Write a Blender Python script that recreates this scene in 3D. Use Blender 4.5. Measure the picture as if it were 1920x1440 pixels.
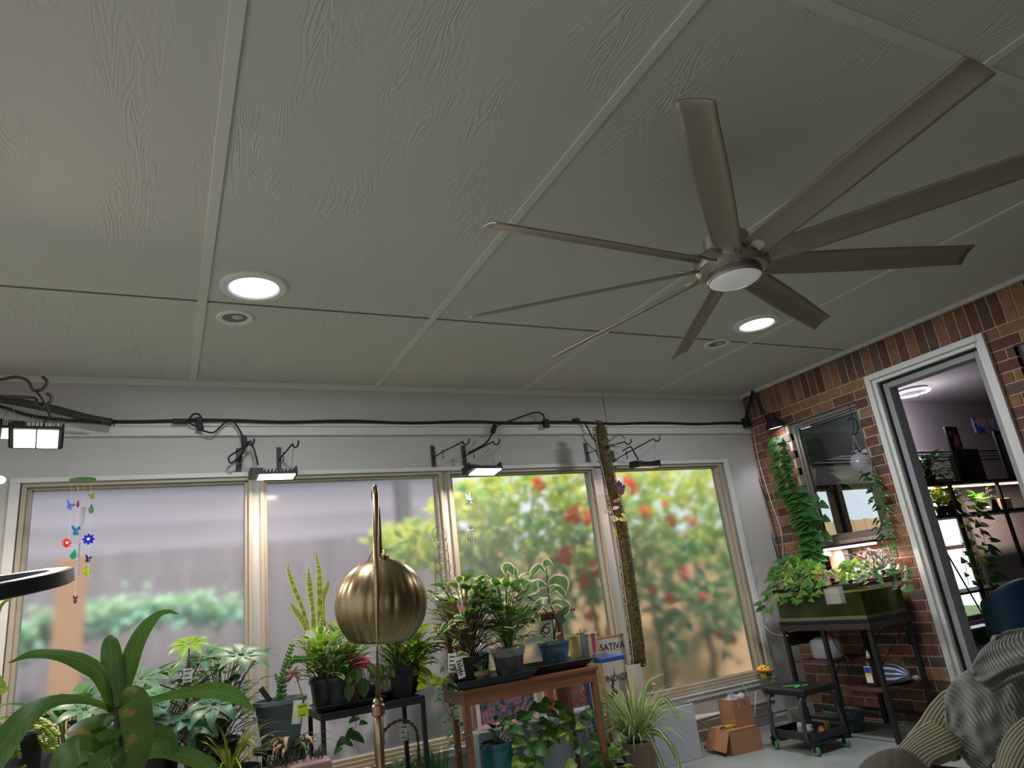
import bpy, bmesh, math, random
from mathutils import Vector, Matrix, Quaternion
random.seed(7)
S = bpy.context.scene
for o in list(bpy.data.objects): bpy.data.objects.remove(o)
# ------------------------------------------------------------------ camera, sky, sun, exposure
CAM_Z = 1.22                       # seated on the couch, floor is z = 0
def _v(x, y):
    return Vector((x-960.0, -(y-720.0), -1280.0)).normalized()
_Y = _v(303, 1207); _X = _v(3500, 806); _X = (_X-_Y*_X.dot(_Y)).normalized(); _Z = _X.cross(_Y)
RM = Matrix((_X, _Y, _Z))          # camera axes to room axes
cam = bpy.data.cameras.new('camera'); cam.lens = 24.0; cam.sensor_width = 36.0; cam.clip_start = 0.05; cam.clip_end = 200
co = bpy.data.objects.new('camera', cam); S.collection.objects.link(co)
co.matrix_world = Matrix.Translation((0, 0, CAM_Z)) @ RM.to_4x4()
S.camera = co
def at(px, py, x=None, y=None, z=None):
    """room point seen at a pixel of the photograph on the plane x=, y= or z="""
    r = RM @ Vector((px-960.0, -(py-720.0), -1280.0))
    if x is not None: t = x/r.x
    elif y is not None: t = y/r.y
    else: t = (z-CAM_Z)/r.z
    return Vector((r.x*t, r.y*t, CAM_Z+r.z*t))
W = bpy.data.worlds.new('sky'); S.world = W; W.use_nodes = True
nt = W.node_tree; nt.nodes.clear()
wo = nt.nodes.new('ShaderNodeOutputWorld'); bg = nt.nodes.new('ShaderNodeBackground')
sky = nt.nodes.new('ShaderNodeTexSky'); sky.sky_type = 'HOSEK_WILKIE'; sky.turbidity = 6.0; sky.ground_albedo = 0.4
sky.sun_direction = Vector((0.25, -0.55, 0.8)).normalized()
mx = nt.nodes.new('ShaderNodeMixRGB'); mx.inputs[0].default_value = 0.6; mx.inputs[2].default_value = (0.86, 0.93, 1.0, 1)
nt.links.new(sky.outputs[0], mx.inputs[1]); nt.links.new(mx.outputs[0], bg.inputs[0])
bg.inputs[1].default_value = 1.9
nt.links.new(bg.outputs[0], wo.inputs[0])
sun = bpy.data.lights.new('sun', 'SUN'); sun.energy = 5.5; sun.angle = 0.03; sun.color = (1.0, 0.95, 0.86)
so = bpy.data.objects.new('sun', sun); S.collection.objects.link(so)
so.rotation_euler = Vector((0.22, -0.45, 0.86)).to_track_quat('Z', 'Y').to_euler(); so.location = (0, 0, 12)
S.view_settings.view_transform = 'Standard'; S.view_settings.look = 'None'; S.view_settings.gamma = 1.0
S.view_settings.use_curve_mapping = False; S.view_settings.exposure = 0.0
S.cycles.use_denoising = True; S.cycles.max_bounces = 10; S.cycles.diffuse_bounces = 5; S.cycles.glossy_bounces = 4
S.cycles.transmission_bounces = 8; S.cycles.transparent_max_bounces = 24; S.cycles.sample_clamp_indirect = 6.0
S.cycles.caustics_reflective = False; S.cycles.caustics_refractive = True; S.cycles.blur_glossy = 0.6
D = 4.65; XR = 4.95; HC = 2.825; XL = -1.35; YB = -2.6
# ------------------------------------------------------------------ materials
MATS = {}
def lin(c):
    return tuple(((v/255.0)/12.92 if v/255.0 <= .04045 else ((v/255.0+.055)/1.055)**2.4) for v in c)
def mat(name, col=(200, 200, 200), rough=0.6, metal=0.0, var=0.0, scale=8.0, bump=0.0, bscale=60.0, spec=0.5,
        emit=0.0, ecol=None, alpha=1.0, trans=0.0, transl=0.0, ior=1.45, attr=None, coat=0.0, stretch=(1, 1, 1), col2=None):
    if name in MATS: return MATS[name]
    m = bpy.data.materials.new(name); m.use_nodes = True; N = m.node_tree.nodes; L = m.node_tree.links
    b = N['Principled BSDF']; out = N['Material Output']
    c = lin(col)+(1,)
    b.inputs['Base Color'].default_value = c
    b.inputs['Roughness'].default_value = rough; b.inputs['Metallic'].default_value = metal
    b.inputs['Specular IOR Level'].default_value = spec; b.inputs['IOR'].default_value = ior
    b.inputs['Transmission Weight'].default_value = trans; b.inputs['Alpha'].default_value = alpha
    b.inputs['Coat Weight'].default_value = coat
    tc = N.new('ShaderNodeTexCoord'); mp = N.new('ShaderNodeMapping'); mp.inputs['Scale'].default_value = stretch
    L.new(tc.outputs['Object'], mp.inputs[0])
    src = None
    if attr:
        a = N.new('ShaderNodeAttribute'); a.attribute_name = attr; src = a.outputs['Color']
    if var > 0 or col2:
        n = N.new('ShaderNodeTexNoise'); n.inputs['Scale'].default_value = scale; n.inputs['Detail'].default_value = 5
        L.new(mp.outputs[0], n.inputs[0])
        r = N.new('ShaderNodeValToRGB'); r.color_ramp.elements[0].position = .3; r.color_ramp.elements[1].position = .7
        if col2:
            r.color_ramp.elements[0].color = c; r.color_ramp.elements[1].color = lin(col2)+(1,)
        else:
            for e, k in ((0, 1-var), (1, 1+var)):
                r.color_ramp.elements[e].color = tuple(min(1, x*k) for x in ((1, 1, 1) if src else c[:3]))+(1,)
        L.new(n.outputs[0], r.inputs[0])
        if src:
            k = N.new('ShaderNodeMixRGB'); k.blend_type = 'MULTIPLY'; k.inputs[0].default_value = 1
            L.new(src, k.inputs[1]); L.new(r.outputs[0], k.inputs[2]); src = k.outputs[0]
        else: src = r.outputs[0]
    if src: L.new(src, b.inputs['Base Color'])
    if bump > 0:
        n2 = N.new('ShaderNodeTexNoise'); n2.inputs['Scale'].default_value = bscale; n2.inputs['Detail'].default_value = 6
        L.new(mp.outputs[0], n2.inputs[0])
        bp = N.new('ShaderNodeBump'); bp.inputs['Strength'].default_value = bump; bp.inputs['Distance'].default_value = .01
        L.new(n2.outputs[0], bp.inputs['Height']); L.new(bp.outputs[0], b.inputs['Normal'])
    if emit > 0:
        b.inputs['Emission Color'].default_value = (lin(ecol) if ecol else c[:3])+(1,); b.inputs['Emission Strength'].default_value = emit
    if transl > 0:
        t = N.new('ShaderNodeBsdfTranslucent'); ms = N.new('ShaderNodeMixShader'); ms.inputs[0].default_value = transl
        if src: L.new(src, t.inputs[0])
        else: t.inputs[0].default_value = tuple(min(1, x*1.3) for x in c[:3])+(1,)
        L.new(b.outputs[0], ms.inputs[1]); L.new(t.outputs[0], ms.inputs[2]); L.new(ms.outputs[0], out.inputs[0])
    MATS[name] = m
    return m
def leafmat(name, col, edge=None, mode='rib', rough=0.42, transl=0.3, sheen=.5, rib=None):
    """leaf: UV u across (0..1), v along; rib = paler midrib + side veins, edge = variegated margin, bands = cross bands"""
    if name in MATS: return MATS[name]
    m = bpy.data.materials.new(name); m.use_nodes = True; N = m.node_tree.nodes; L = m.node_tree.links
    b = N['Principled BSDF']; out = N['Material Output']; b.inputs['Roughness'].default_value = rough
    b.inputs['Specular IOR Level'].default_value = sheen
    uv = N.new('ShaderNodeUVMap'); sp = N.new('ShaderNodeSeparateXYZ'); L.new(uv.outputs[0], sp.inputs[0])
    def mth(op, a, b_=None):
        k = N.new('ShaderNodeMath'); k.operation = op
        for i, q in enumerate((a, b_)):
            if q is None: continue
            if isinstance(q, (int, float)): k.inputs[i].default_value = q
            else: L.new(q, k.inputs[i])
        return k.outputs[0]
    d = mth('ABSOLUTE', mth('SUBTRACT', sp.outputs[0], 0.5))      # 0 at midrib, .5 at margin
    nz = N.new('ShaderNodeTexNoise'); nz.inputs['Scale'].default_value = 14; nz.inputs['Detail'].default_value = 3
    tc = N.new('ShaderNodeTexCoord'); L.new(tc.outputs['Object'], nz.inputs[0])
    base = N.new('ShaderNodeMixRGB'); base.inputs[1].default_value = tuple(x*.62 for x in lin(col))+(1,)
    base.inputs[2].default_value = tuple(min(1, x*1.35) for x in lin(col))+(1,); L.new(nz.outputs[0], base.inputs[0])
    c2 = lin(edge if edge else (rib or tuple(min(255, int(x*1.25+22)) for x in col)))+(1,)
    if mode == 'rib':
        f = mth('LESS_THAN', d, 0.035)
        sv = mth('FRACT', mth('SUBTRACT', mth('MULTIPLY', sp.outputs[1], 9.0), mth('MULTIPLY', d, 5.0)))
        f = mth('MULTIPLY', mth('MAXIMUM', f, mth('LESS_THAN', sv, 0.13)), 0.55)
    elif mode == 'edge':
        f = mth('GREATER_THAN', mth('ADD', d, mth('MULTIPLY', mth('SUBTRACT', nz.outputs[0], .5), .25)), 0.33)
    elif mode == 'center':
        f = mth('LESS_THAN', mth('ADD', d, mth('MULTIPLY', mth('SUBTRACT', nz.outputs[0], .5), .5)), 0.17)
    elif mode == 'bands':
        n2 = N.new('ShaderNodeTexNoise'); n2.inputs['Scale'].default_value = 30; L.new(tc.outputs['Object'], n2.inputs[0])
        wv = mth('SINE', mth('ADD', mth('MULTIPLY', sp.outputs[1], 95.0), mth('MULTIPLY', n2.outputs[0], 9.0)))
        f = mth('MAXIMUM', mth('GREATER_THAN', d, 0.36), mth('MULTIPLY', mth('GREATER_THAN', wv, .1), .45))
    elif mode == 'scorch':
        f = mth('MULTIPLY', mth('GREATER_THAN', nz.outputs[0], .60), .8)
    elif mode == 'patch':
        f = mth('GREATER_THAN', nz.outputs[0], .54)
    mm = N.new('ShaderNodeMixRGB'); L.new(f, mm.inputs[0]); L.new(base.outputs[0], mm.inputs[1]); mm.inputs[2].default_value = c2
    L.new(mm.outputs[0], b.inputs['Base Color'])
    t = N.new('ShaderNodeBsdfTranslucent'); L.new(mm.outputs[0], t.inputs[0])
    ms = N.new('ShaderNodeMixShader'); ms.inputs[0].default_value = transl
    L.new(b.outputs[0], ms.inputs[1]); L.new(t.outputs[0], ms.inputs[2]); L.new(ms.outputs[0], out.inputs[0])
    MATS[name] = m
    return m
# ------------------------------------------------------------------ mesh helpers
def frame(d, up=Vector((0, 0, 1))):
    d = Vector(d).normalized(); up = Vector(up)
    if abs(d.dot(up.normalized())) > .98: up = Vector((1, 0, 0))
    s = d.cross(up).normalized(); u = s.cross(d).normalized()
    return d, s, u
class MB:
    def __init__(s): s.v = []; s.f = []; s.uv = []; s.fc = []; s.hasuv = False; s.hascol = False
    def add(s, vs, fs, uvs=None, col=None):
        o = len(s.v); s.v += [Vector(x) for x in vs]
        for i, f in enumerate(fs):
            s.f.append(tuple(o+k for k in f))
            s.uv.append([uvs[k] for k in f] if uvs else [(0.5, 0.5)]*len(f)); s.fc.append(col or (1, 1, 1, 1))
        if uvs: s.hasuv = True
        if col: s.hascol = True
        return s
    def box(s, a, b, col=None, M=None):
        x0, y0, z0 = a; x1, y1, z1 = b
        vs = [(x0, y0, z0), (x1, y0, z0), (x1, y1, z0), (x0, y1, z0), (x0, y0, z1), (x1, y0, z1), (x1, y1, z1), (x0, y1, z1)]
        if M: vs = [M @ Vector(p) for p in vs]
        return s.add(vs, [(0, 3, 2, 1), (4, 5, 6, 7), (0, 1, 5, 4), (1, 2, 6, 5), (2, 3, 7, 6), (3, 0, 4, 7)], None, col)
    def cbox(s, c, size, M=None, rz=0, col=None):
        R = Matrix.Translation(Vector(c)) @ (M.to_4x4() if M else Matrix.Rotation(rz, 4, 'Z'))
        h = [q/2 for q in size]
        return s.box((-h[0], -h[1], -h[2]), (h[0], h[1], h[2]), col, R)
    def bar(s, p, q, w, t, up=(0, 0, 1)):
        p = Vector(p); q = Vector(q); d, sd, u = frame(q-p, up); l = (q-p).length
        M = Matrix((sd, d, u)).transposed().to_4x4(); M.translation = p
        return s.box((-w/2, 0, -t/2), (w/2, l, t/2), None, M)
    def tube(s, pts, r, seg=8, cap=True, closed=False):
        pts = [Vector(p) for p in pts]; n = len(pts); rs = r if isinstance(r, (list, tuple)) else [r]*n
        vs = []; prev = None
        for i in range(n):
            if closed: t = (pts[(i+1) % n]-pts[i-1])
            else: t = pts[min(i+1, n-1)]-pts[max(i-1, 0)]
            if t.length < 1e-9: t = Vector((0, 0, 1))
            t.normalize()
            if prev is None: _, a, b = frame(t)
            else:
                a = prev-t*prev.dot(t)
                if a.length < 1e-6: _, a, _b = frame(t)
                a.normalize(); b = t.cross(a)
            prev = a
            for k in range(seg):
                an = 2*math.pi*k/seg; vs.append(pts[i]+(a*math.cos(an)+b*math.sin(an))*rs[i])
        fs = []
        for i in range(n if closed else n-1):
            j = (i+1) % n
            for k in range(seg):
                k2 = (k+1) % seg; fs.append((i*seg+k, i*seg+k2, j*seg+k2, j*seg+k))
        if cap and not closed: fs += [tuple(reversed(range(seg))), tuple((n-1)*seg+k for k in range(seg))]
        return s.add(vs, fs)
    def lathe(s, prof, c=(0, 0, 0), seg=24, M=None, cap0=False, cap1=False, flute=0, fl=0.0, scale=(1, 1)):
        M = M or Matrix.Translation(Vector(c)); vs = []
        for (r, z) in prof:
            for k in range(seg):
                a = 2*math.pi*k/seg; rr = r*(1+(fl*(abs(math.cos(a*flute/2))-.6) if flute else 0))
                vs.append(M @ Vector((rr*math.cos(a)*scale[0], rr*math.sin(a)*scale[1], z)))
        fs = []; n = len(prof)
        for i in range(n-1):
            for k in range(seg):
                k2 = (k+1) % seg; fs.append((i*seg+k, i*seg+k2, (i+1)*seg+k2, (i+1)*seg+k))
        if cap0: fs.append(tuple(reversed(range(seg))))
        if cap1: fs.append(tuple((n-1)*seg+k for k in range(seg)))
        return s.add(vs, fs)
    def sphere(s, c, r, seg=12, rings=8, sc=(1, 1, 1), M=None):
        prof = [(max(1e-4, math.sin(math.pi*i/rings))*r, -math.cos(math.pi*i/rings)*r*sc[2]) for i in range(rings+1)]
        MM = Matrix.Translation(Vector(c)) @ (M.to_4x4() if M else Matrix.Identity(4))
        return s.lathe(prof, seg=seg, M=MM, scale=(sc[0], sc[1]))
    def prism(s, poly, M, t):
        """2-D outline extruded by t along local z"""
        n = len(poly); vs = [M @ Vector((x, y, -t/2)) for x, y in poly]+[M @ Vector((x, y, t/2)) for x, y in poly]
        return s.add(vs, [tuple(reversed(range(n))), tuple(range(n, 2*n))]+[(i, (i+1) % n, n+(i+1) % n, n+i) for i in range(n)])
    def grid(s, fn, nu, nv, closed_u=False):
        vs = []; uvs = []
        for i in range(nu+1):
            for j in range(nv+1):
                vs.append(fn(i/nu, j/nv)); uvs.append((i/nu, j/nv))
        fs = [(i*(nv+1)+j, (i+1)*(nv+1)+j, (i+1)*(nv+1)+j+1, i*(nv+1)+j+1) for i in range(nu) for j in range(nv)]
        return s.add(vs, fs, uvs)
    def leaf(s, base, d, up, L, Wd, shape='ovate', droop=0.6, fold=0.25, n=7, wave=0.0, twist=0.0):
        """a bent leaf blade; droop in radians over its length (towards the ground)"""
        d, sd, u = frame(d, up); p = Vector(base); vs = []; uvs = []
        ph = random.random()*6
        for i in range(n+1):
            t = i/n
            if shape == 'ovate': w = math.sin(math.pi*min(1, t**0.75))**0.8 if 0 < t < 1 else 0
            elif shape == 'heart': w = (0.0 if t == 0 else (1-t)**0.65*min(1, (t*7+.75))*1.05)
            elif shape == 'lance': w = math.sin(math.pi*t**0.6)**.9 if 0 < t < 1 else 0
            elif shape == 'strap': w = min(1, t*6+.35)*(1-t**3.5)
            elif shape == 'sword': w = min(1, .45+t*1.6)*(1-max(0, (t-.55)/.45)**2)
            elif shape == 'round': w = math.sqrt(max(0, 1-(2*t-1)**2))
            else: w = 1-t
            w = max(w, 0.02)*Wd/2
            off = u*(fold*w)+u*(wave*Wd*math.sin(t*9+ph))
            back = -d*(0.18*Wd if shape == 'heart' and i == 0 else 0)
            s0 = sd*(Wd*0.30 if shape == 'heart' and i == 0 else w)
            vs += [p-s0+off+back, p, p+s0+u*(fold*w)-u*(wave*Wd*math.sin(t*9+ph+1))+back]; uvs += [(0, t), (.5, t), (1, t)]
            q = Quaternion(sd, -droop/n*(0.35+1.3*t)); d = (q @ d).normalized(); u = (q @ u).normalized()
            if twist:
                q = Quaternion(d, twist/n); sd = (q @ sd); u = (q @ u)
            p = p+d*(L/n)
        fs = []
        for i in range(n): a = i*3; fs += [(a, a+1, a+4, a+3), (a+1, a+2, a+5, a+4)]
        s.add(vs, fs, uvs)
        return p
    def build(s, name, m, parent=None, smooth=False, bevel=0.0, label=None, cat=None, group=None, kind=None, weld=False, autosmooth=None):
        me = bpy.data.meshes.new(name)
        if parent is not None: org = WORLD[parent.name]
        elif s.v:
            xs = [p.x for p in s.v]; ys = [p.y for p in s.v]; zs = [p.z for p in s.v]
            org = Vector(((min(xs)+max(xs))/2, (min(ys)+max(ys))/2, min(zs)))
        else: org = Vector()
        me.from_pydata([tuple(p-org) for p in s.v], [], s.f)
        if s.hasuv:
            ul = me.uv_layers.new(name='UVMap'); i = 0
            dat = []
            for u in s.uv:
                for q in u: dat += [q[0], q[1]]
            ul.data.foreach_set('uv', dat)
        if s.hascol:
            ca = me.color_attributes.new('Tone', 'FLOAT_COLOR', 'CORNER'); dat = []
            for f, c in zip(s.f, s.fc): dat += list(c)*len(f)
            ca.data.foreach_set('color', dat)
        me.materials.append(m)
        if smooth: me.polygons.foreach_set('use_smooth', [True]*len(me.polygons))
        me.update()
        o = bpy.data.objects.new(name, me); S.collection.objects.link(o)
        if parent is not None: o.parent = parent; WORLD[o.name] = org.copy()
        else: o.location = org; WORLD[o.name] = org.copy()
        if bevel > 0:
            bv = o.modifiers.new('bevel', 'BEVEL'); bv.width = bevel; bv.segments = 2; bv.limit_method = 'ANGLE'
        if smooth and autosmooth:
            es = o.modifiers.new('edges', 'EDGE_SPLIT'); es.split_angle = autosmooth
        tag(o, label, cat, group, kind)
        return o
WORLD = {}
def tag(o, label=None, cat=None, group=None, kind=None):
    if label: o['label'] = label
    if cat: o['category'] = cat
    if group: o['group'] = group
    if kind: o['kind'] = kind
def thing(name, loc, label=None, cat=None, group=None, kind=None):
    o = bpy.data.objects.new(name, None); S.collection.objects.link(o); o.location = loc; o.empty_display_size = .05
    WORLD[o.name] = Vector(loc); tag(o, label, cat, group, kind)
    return o
def dup(root, loc, label=None, rz=0.0):
    """copy of a thing with copies of its parts and sub-parts"""
    r = root.copy(); S.collection.objects.link(r); r.location = loc; r.rotation_euler = (0, 0, rz); WORLD[r.name] = Vector(loc)
    if label: r['label'] = label
    for ch in list(root.children):
        c = ch.copy(); S.collection.objects.link(c); c.parent = r; WORLD[c.name] = Vector(loc)
        for g in ch.children:
            k = g.copy(); S.collection.objects.link(k); k.parent = c
    return r
def lamp_in(parent, name, kind, loc, energy, color, size=.1, rot=None, spot=None, size_y=None):
    l = bpy.data.lights.new(name, kind); l.energy = energy; l.color = color
    if kind == 'AREA':
        l.size = size
        if size_y: l.shape = 'RECTANGLE'; l.size_y = size_y
    elif kind != 'SUN': l.shadow_soft_size = size
    if spot: l.spot_size = spot; l.spot_blend = .6
    o = bpy.data.objects.new(name, l); S.collection.objects.link(o); o.parent = parent
    o.location = Vector(loc)-WORLD[parent.name]
    if rot is not None: o.rotation_euler = rot
    return o
def lerp(a, b, t): return Vector(a)*(1-t)+Vector(b)*t
def bez(pts, n=12):
    """smooth curve through points (Catmull-Rom)"""
    P = [Vector(p) for p in pts]; out = []
    Q = [P[0]*2-P[1]]+P+[P[-1]*2-P[-2]]
    for i in range(1, len(Q)-2):
        for k in range(n):
            t = k/n; a, b, c, d = Q[i-1], Q[i], Q[i+1], Q[i+2]
            out.append(0.5*((2*b)+(c-a)*t+(2*a-5*b+4*c-d)*t*t+(-a+3*b-3*c+d)*t**3))
    out.append(P[-1]); return out
# ------------------------------------------------------------------ setting: room shell
def ceiling_mat():
    m = bpy.data.materials.new('embossed_ceiling_paint'); m.use_nodes = True; N = m.node_tree.nodes; L = m.node_tree.links
    b = N['Principled BSDF']; b.inputs['Base Color'].default_value = lin((204, 204, 197))+(1,); b.inputs['Roughness'].default_value = .62
    tc = N.new('ShaderNodeTexCoord'); mp = N.new('ShaderNodeMapping'); mp.inputs['Scale'].default_value = (4.2, 0.6, 1)
    L.new(tc.outputs['Object'], mp.inputs[0])
    n = N.new('ShaderNodeTexNoise'); n.inputs['Scale'].default_value = 1.0; n.inputs['Detail'].default_value = 3.5; n.inputs['Roughness'].default_value = .55
    L.new(mp.outputs[0], n.inputs[0])
    mu = N.new('ShaderNodeMath'); mu.operation = 'MULTIPLY'; mu.inputs[1].default_value = 260; L.new(n.outputs[0], mu.inputs[0])
    sn = N.new('ShaderNodeMath'); sn.operation = 'SINE'; L.new(mu.outputs[0], sn.inputs[0])
    mp2 = N.new('ShaderNodeMapping'); mp2.inputs['Scale'].default_value = (3.0, 0.9, 1); L.new(tc.outputs['Object'], mp2.inputs[0])
    k = N.new('ShaderNodeTexNoise'); k.inputs['Scale'].default_value = 1.5; k.inputs['Detail'].default_value = 2; L.new(mp2.outputs[0], k.inputs[0])
    r = N.new('ShaderNodeValToRGB'); r.color_ramp.elements[0].position = .47; r.color_ramp.elements[1].position = .66; L.new(k.outputs[0], r.inputs[0])
    mm = N.new('ShaderNodeMath'); mm.operation = 'MULTIPLY'; L.new(sn.outputs[0], mm.inputs[0]); L.new(r.outputs[0], mm.inputs[1])
    mp3 = N.new('ShaderNodeMapping'); mp3.inputs['Scale'].default_value = (60, 120, 1); L.new(tc.outputs['Object'], mp3.inputs[0])
    f = N.new('ShaderNodeTexNoise'); f.inputs['Scale'].default_value = 1.0; f.inputs['Detail'].default_value = 4; L.new(mp3.outputs[0], f.inputs[0])
    a1 = N.new('ShaderNodeMath'); a1.operation = 'MULTIPLY_ADD'; a1.inputs[1].default_value = 1.1; L.new(f.outputs[0], a1.inputs[0]); L.new(mm.outputs[0], a1.inputs[2])
    bp = N.new('ShaderNodeBump'); bp.inputs['Strength'].default_value = .34; bp.inputs['Distance'].default_value = .003
    L.new(a1.outputs[0], bp.inputs['Height']); L.new(bp.outputs[0], b.inputs['Normal'])
    return m
M_ceil = ceiling_mat()
M_wall = mat('painted_wall', (190, 188, 184), .7, var=.03, scale=2, bump=.05, bscale=120)
M_wallL = mat('painted_wall_side', (205, 200, 190), .7, bump=.1, bscale=80)
M_trim = mat('white_trim_paint', (214, 214, 208), .45, bump=.02)
M_frame = mat('taupe_window_frame', (172, 163, 146), .38, var=.04, scale=3)
M_floor = mat('grey_concrete_floor', (150, 158, 156), .5, var=.12, scale=5, bump=.06, bscale=30)
def struct(mb, name, m, **k): return mb.build(name, m, kind='structure', **k)
struct(MB().box((XL-.15, YB-.15, -.12), (12.6, D+.15, 0)), 'floor', M_floor)
struct(MB().box((XL-.3, YB-.3, HC), (XR+.17, D+.5, HC+.12)), 'ceiling', M_ceil)
# window wall: one band of four windows
WX = [(-0.69, 0.45), (0.585, 1.755), (1.885, 3.085), (3.26, 4.46)]; WZ0, WZ1 = .42, 2.14
OX0, OX1, OZ0, OZ1 = -0.74, 4.53, .36, 2.175
w = MB()
w.box((XL-.15, D, 0), (OX0, D+.14, HC)); w.box((OX1, D, 0), (XR+.17, D+.14, HC))
w.box((OX0, D, 0), (OX1, D+.14, OZ0)); w.box((OX0, D, OZ1), (OX1, D+.14, HC))
for a, b in ((0.45, 0.585), (1.755, 1.885), (3.085, 3.26)): w.box((a+.045, D+.02, OZ0), (b-.045, D+.14, OZ1))
struct(w, 'wall_front', M_wall)
def pane_mat():
    m = bpy.data.materials.new('frosted_pane'); m.use_nodes = True; N = m.node_tree.nodes; L = m.node_tree.links
    N.remove(N['Principled BSDF']); out = N['Material Output']
    r = N.new('ShaderNodeBsdfRefraction'); r.inputs['IOR'].default_value = 1.09; r.inputs['Roughness'].default_value = .38; r.inputs['Color'].default_value = (.97, .97, .97, 1)
    t = N.new('ShaderNodeBsdfTranslucent'); t.inputs[0].default_value = (.85, .83, .86, 1)
    d = N.new('ShaderNodeBsdfDiffuse'); d.inputs[0].default_value = (.8, .76, .78, 1)
    g = N.new('ShaderNodeBsdfGlossy'); g.inputs['Roughness'].default_value = .16
    a = N.new('ShaderNodeMixShader'); a.inputs[0].default_value = .5; L.new(t.outputs[0], a.inputs[1]); L.new(d.outputs[0], a.inputs[2])
    c = N.new('ShaderNodeMixShader'); c.inputs[0].default_value = .15; L.new(r.outputs[0], c.inputs[1]); L.new(a.outputs[0], c.inputs[2])
    f = N.new('ShaderNodeFresnel'); f.inputs[0].default_value = 1.45
    e = N.new('ShaderNodeMixShader'); L.new(f.outputs[0], e.inputs[0]); L.new(c.outputs[0], e.inputs[1]); L.new(g.outputs[0], e.inputs[2])
    L.new(e.outputs[0], out.inputs[0])
    return m
M_pane = pane_mat()
for i, (a, b) in enumerate(WX):
    t = thing('window_%d' % (i+1), (a, D, OZ0), kind='structure')
    f = MB()
    for (x0, x1, dy, z0, z1) in ((a-.045, b+.045, .0, OZ0, WZ0-.02), (a-.045, b+.045, .0, WZ1+.012, OZ1)):
        f.box((x0, D+.0+dy, z0), (x1, D+.11, z1))
    f.box((a-.045, D-.004, WZ0-.02), (a-.02, D+.11, WZ1+.012)); f.box((b+.02, D-.004, WZ0-.02), (b+.045, D+.11, WZ1+.012))
    # inner sash, a step further out
    f.box((a-.02, D+.02, WZ0-.02), (b+.02, D+.10, WZ0)); f.box((a-.02, D+.02, WZ1), (b+.02, D+.10, WZ1+.012))
    f.box((a-.02, D+.02, WZ0), (a, D+.10, WZ1)); f.box((b, D+.02, WZ0), (b+.02, D+.10, WZ1))
    f.box((a-.045, D-.012, OZ0-.0), (b+.045, D+.0, OZ0+.018))
    f.build('window_frame', M_frame, t, bevel=.003)
    MB().add([(a, D+.06, WZ0), (b, D+.06, WZ0), (b, D+.06, WZ1), (a, D+.06, WZ1)], [(0, 1, 2, 3)]).build('pane', M_pane, t)
c = MB()   # casing round the window band
c.box((OX0-.05, D-.018, OZ0-.05), (OX1+.055, D, OZ0)); c.box((OX0-.05, D-.018, OZ1), (OX1+.055, D, OZ1+.03))
c.box((OX0-.05, D-.018, OZ0), (OX0, D, OZ1)); c.box((OX1, D-.018, OZ0), (OX1+.055, D, OZ1))
c.box((OX0-.06, D-.03, OZ0-.012), (OX1+.06, D, OZ0+.0))
struct(c, 'trim_1', M_trim, bevel=.004)
c = MB(); c.box((XL, D-.035, 2.505), (XR, D, 2.525)); c.box((XL, D-.022, 2.455), (XR, D, 2.505)); c.box((XL, D-.03, 2.445), (XR, D, 2.456))
struct(c, 'trim_2', M_trim, bevel=.003)
c = MB(); c.box((XL, D-.012, HC-.045), (XR, D, HC)); c.box((XR-.035, YB, HC-.03), (XR, D, HC)); struct(c, 'trim_3', M_trim, bevel=.003)
c = MB(); c.box((3.325, D-.004, 2.525), (3.33, D, HC-.045)); struct(c, 'trim_4', mat('panel_seam_grey', (120, 118, 112), .8))  # thin grey strip marking a vertical panel seam
c = MB(); c.box((XL, D-.015, 0), (XR, D, .09)); struct(c, 'baseboard_front', M_trim, bevel=.004)
# ceiling battens: four-foot sheets, cross joints every eight feet
for i, x in enumerate((-1.087, .133, 1.353, 2.56, 3.85)):
    struct(MB().box((x-.022, YB, HC-.009), (x+.022, D, HC)), 'trim_%d' % (5+i), M_trim, bevel=.003)
n = 10
for y in (3.425, .975, -1.46):
    xs = [XL, -1.087, .133, 1.353, 2.56, 3.85, XR]
    for a, b in zip(xs, xs[1:]):
        a2 = a+(.022 if a > XL else 0); b2 = b-(.022 if b < XR else .06)
        wd = .004 if y > 3 else .022
        struct(MB().box((a2, y-wd, HC-.005), (b2, y+wd, HC)), 'trim_%d' % n, mat('joint_strip', (118, 116, 108), .7) if y > 3 else M_trim); n += 1
# side and rear walls of the sunroom (out of frame) with unseen open bays added and sized for daylight fill
w = MB(); w.box((XL-.14, YB, 0), (XL, D, .5)); w.box((XL-.14, YB, 2.45), (XL, D, HC))
for y0, y1 in ((YB, -.55), (.9, 1.1), (2.55, 2.75), (4.25, D)): w.box((XL-.14, y0, .5), (XL, y1, 2.45))
struct(w, 'wall_left', M_wallL)
w = MB(); w.box((XL, YB-.14, 0), (XR, YB, .5)); w.box((XL, YB-.14, 2.45), (XR, YB, HC))
for x0, x1 in ((XL, -1.0), (.6, XR)): w.box((x0, YB-.14, .5), (x1, YB, 2.45))
struct(w, 'wall_back', M_wallL)
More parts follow.
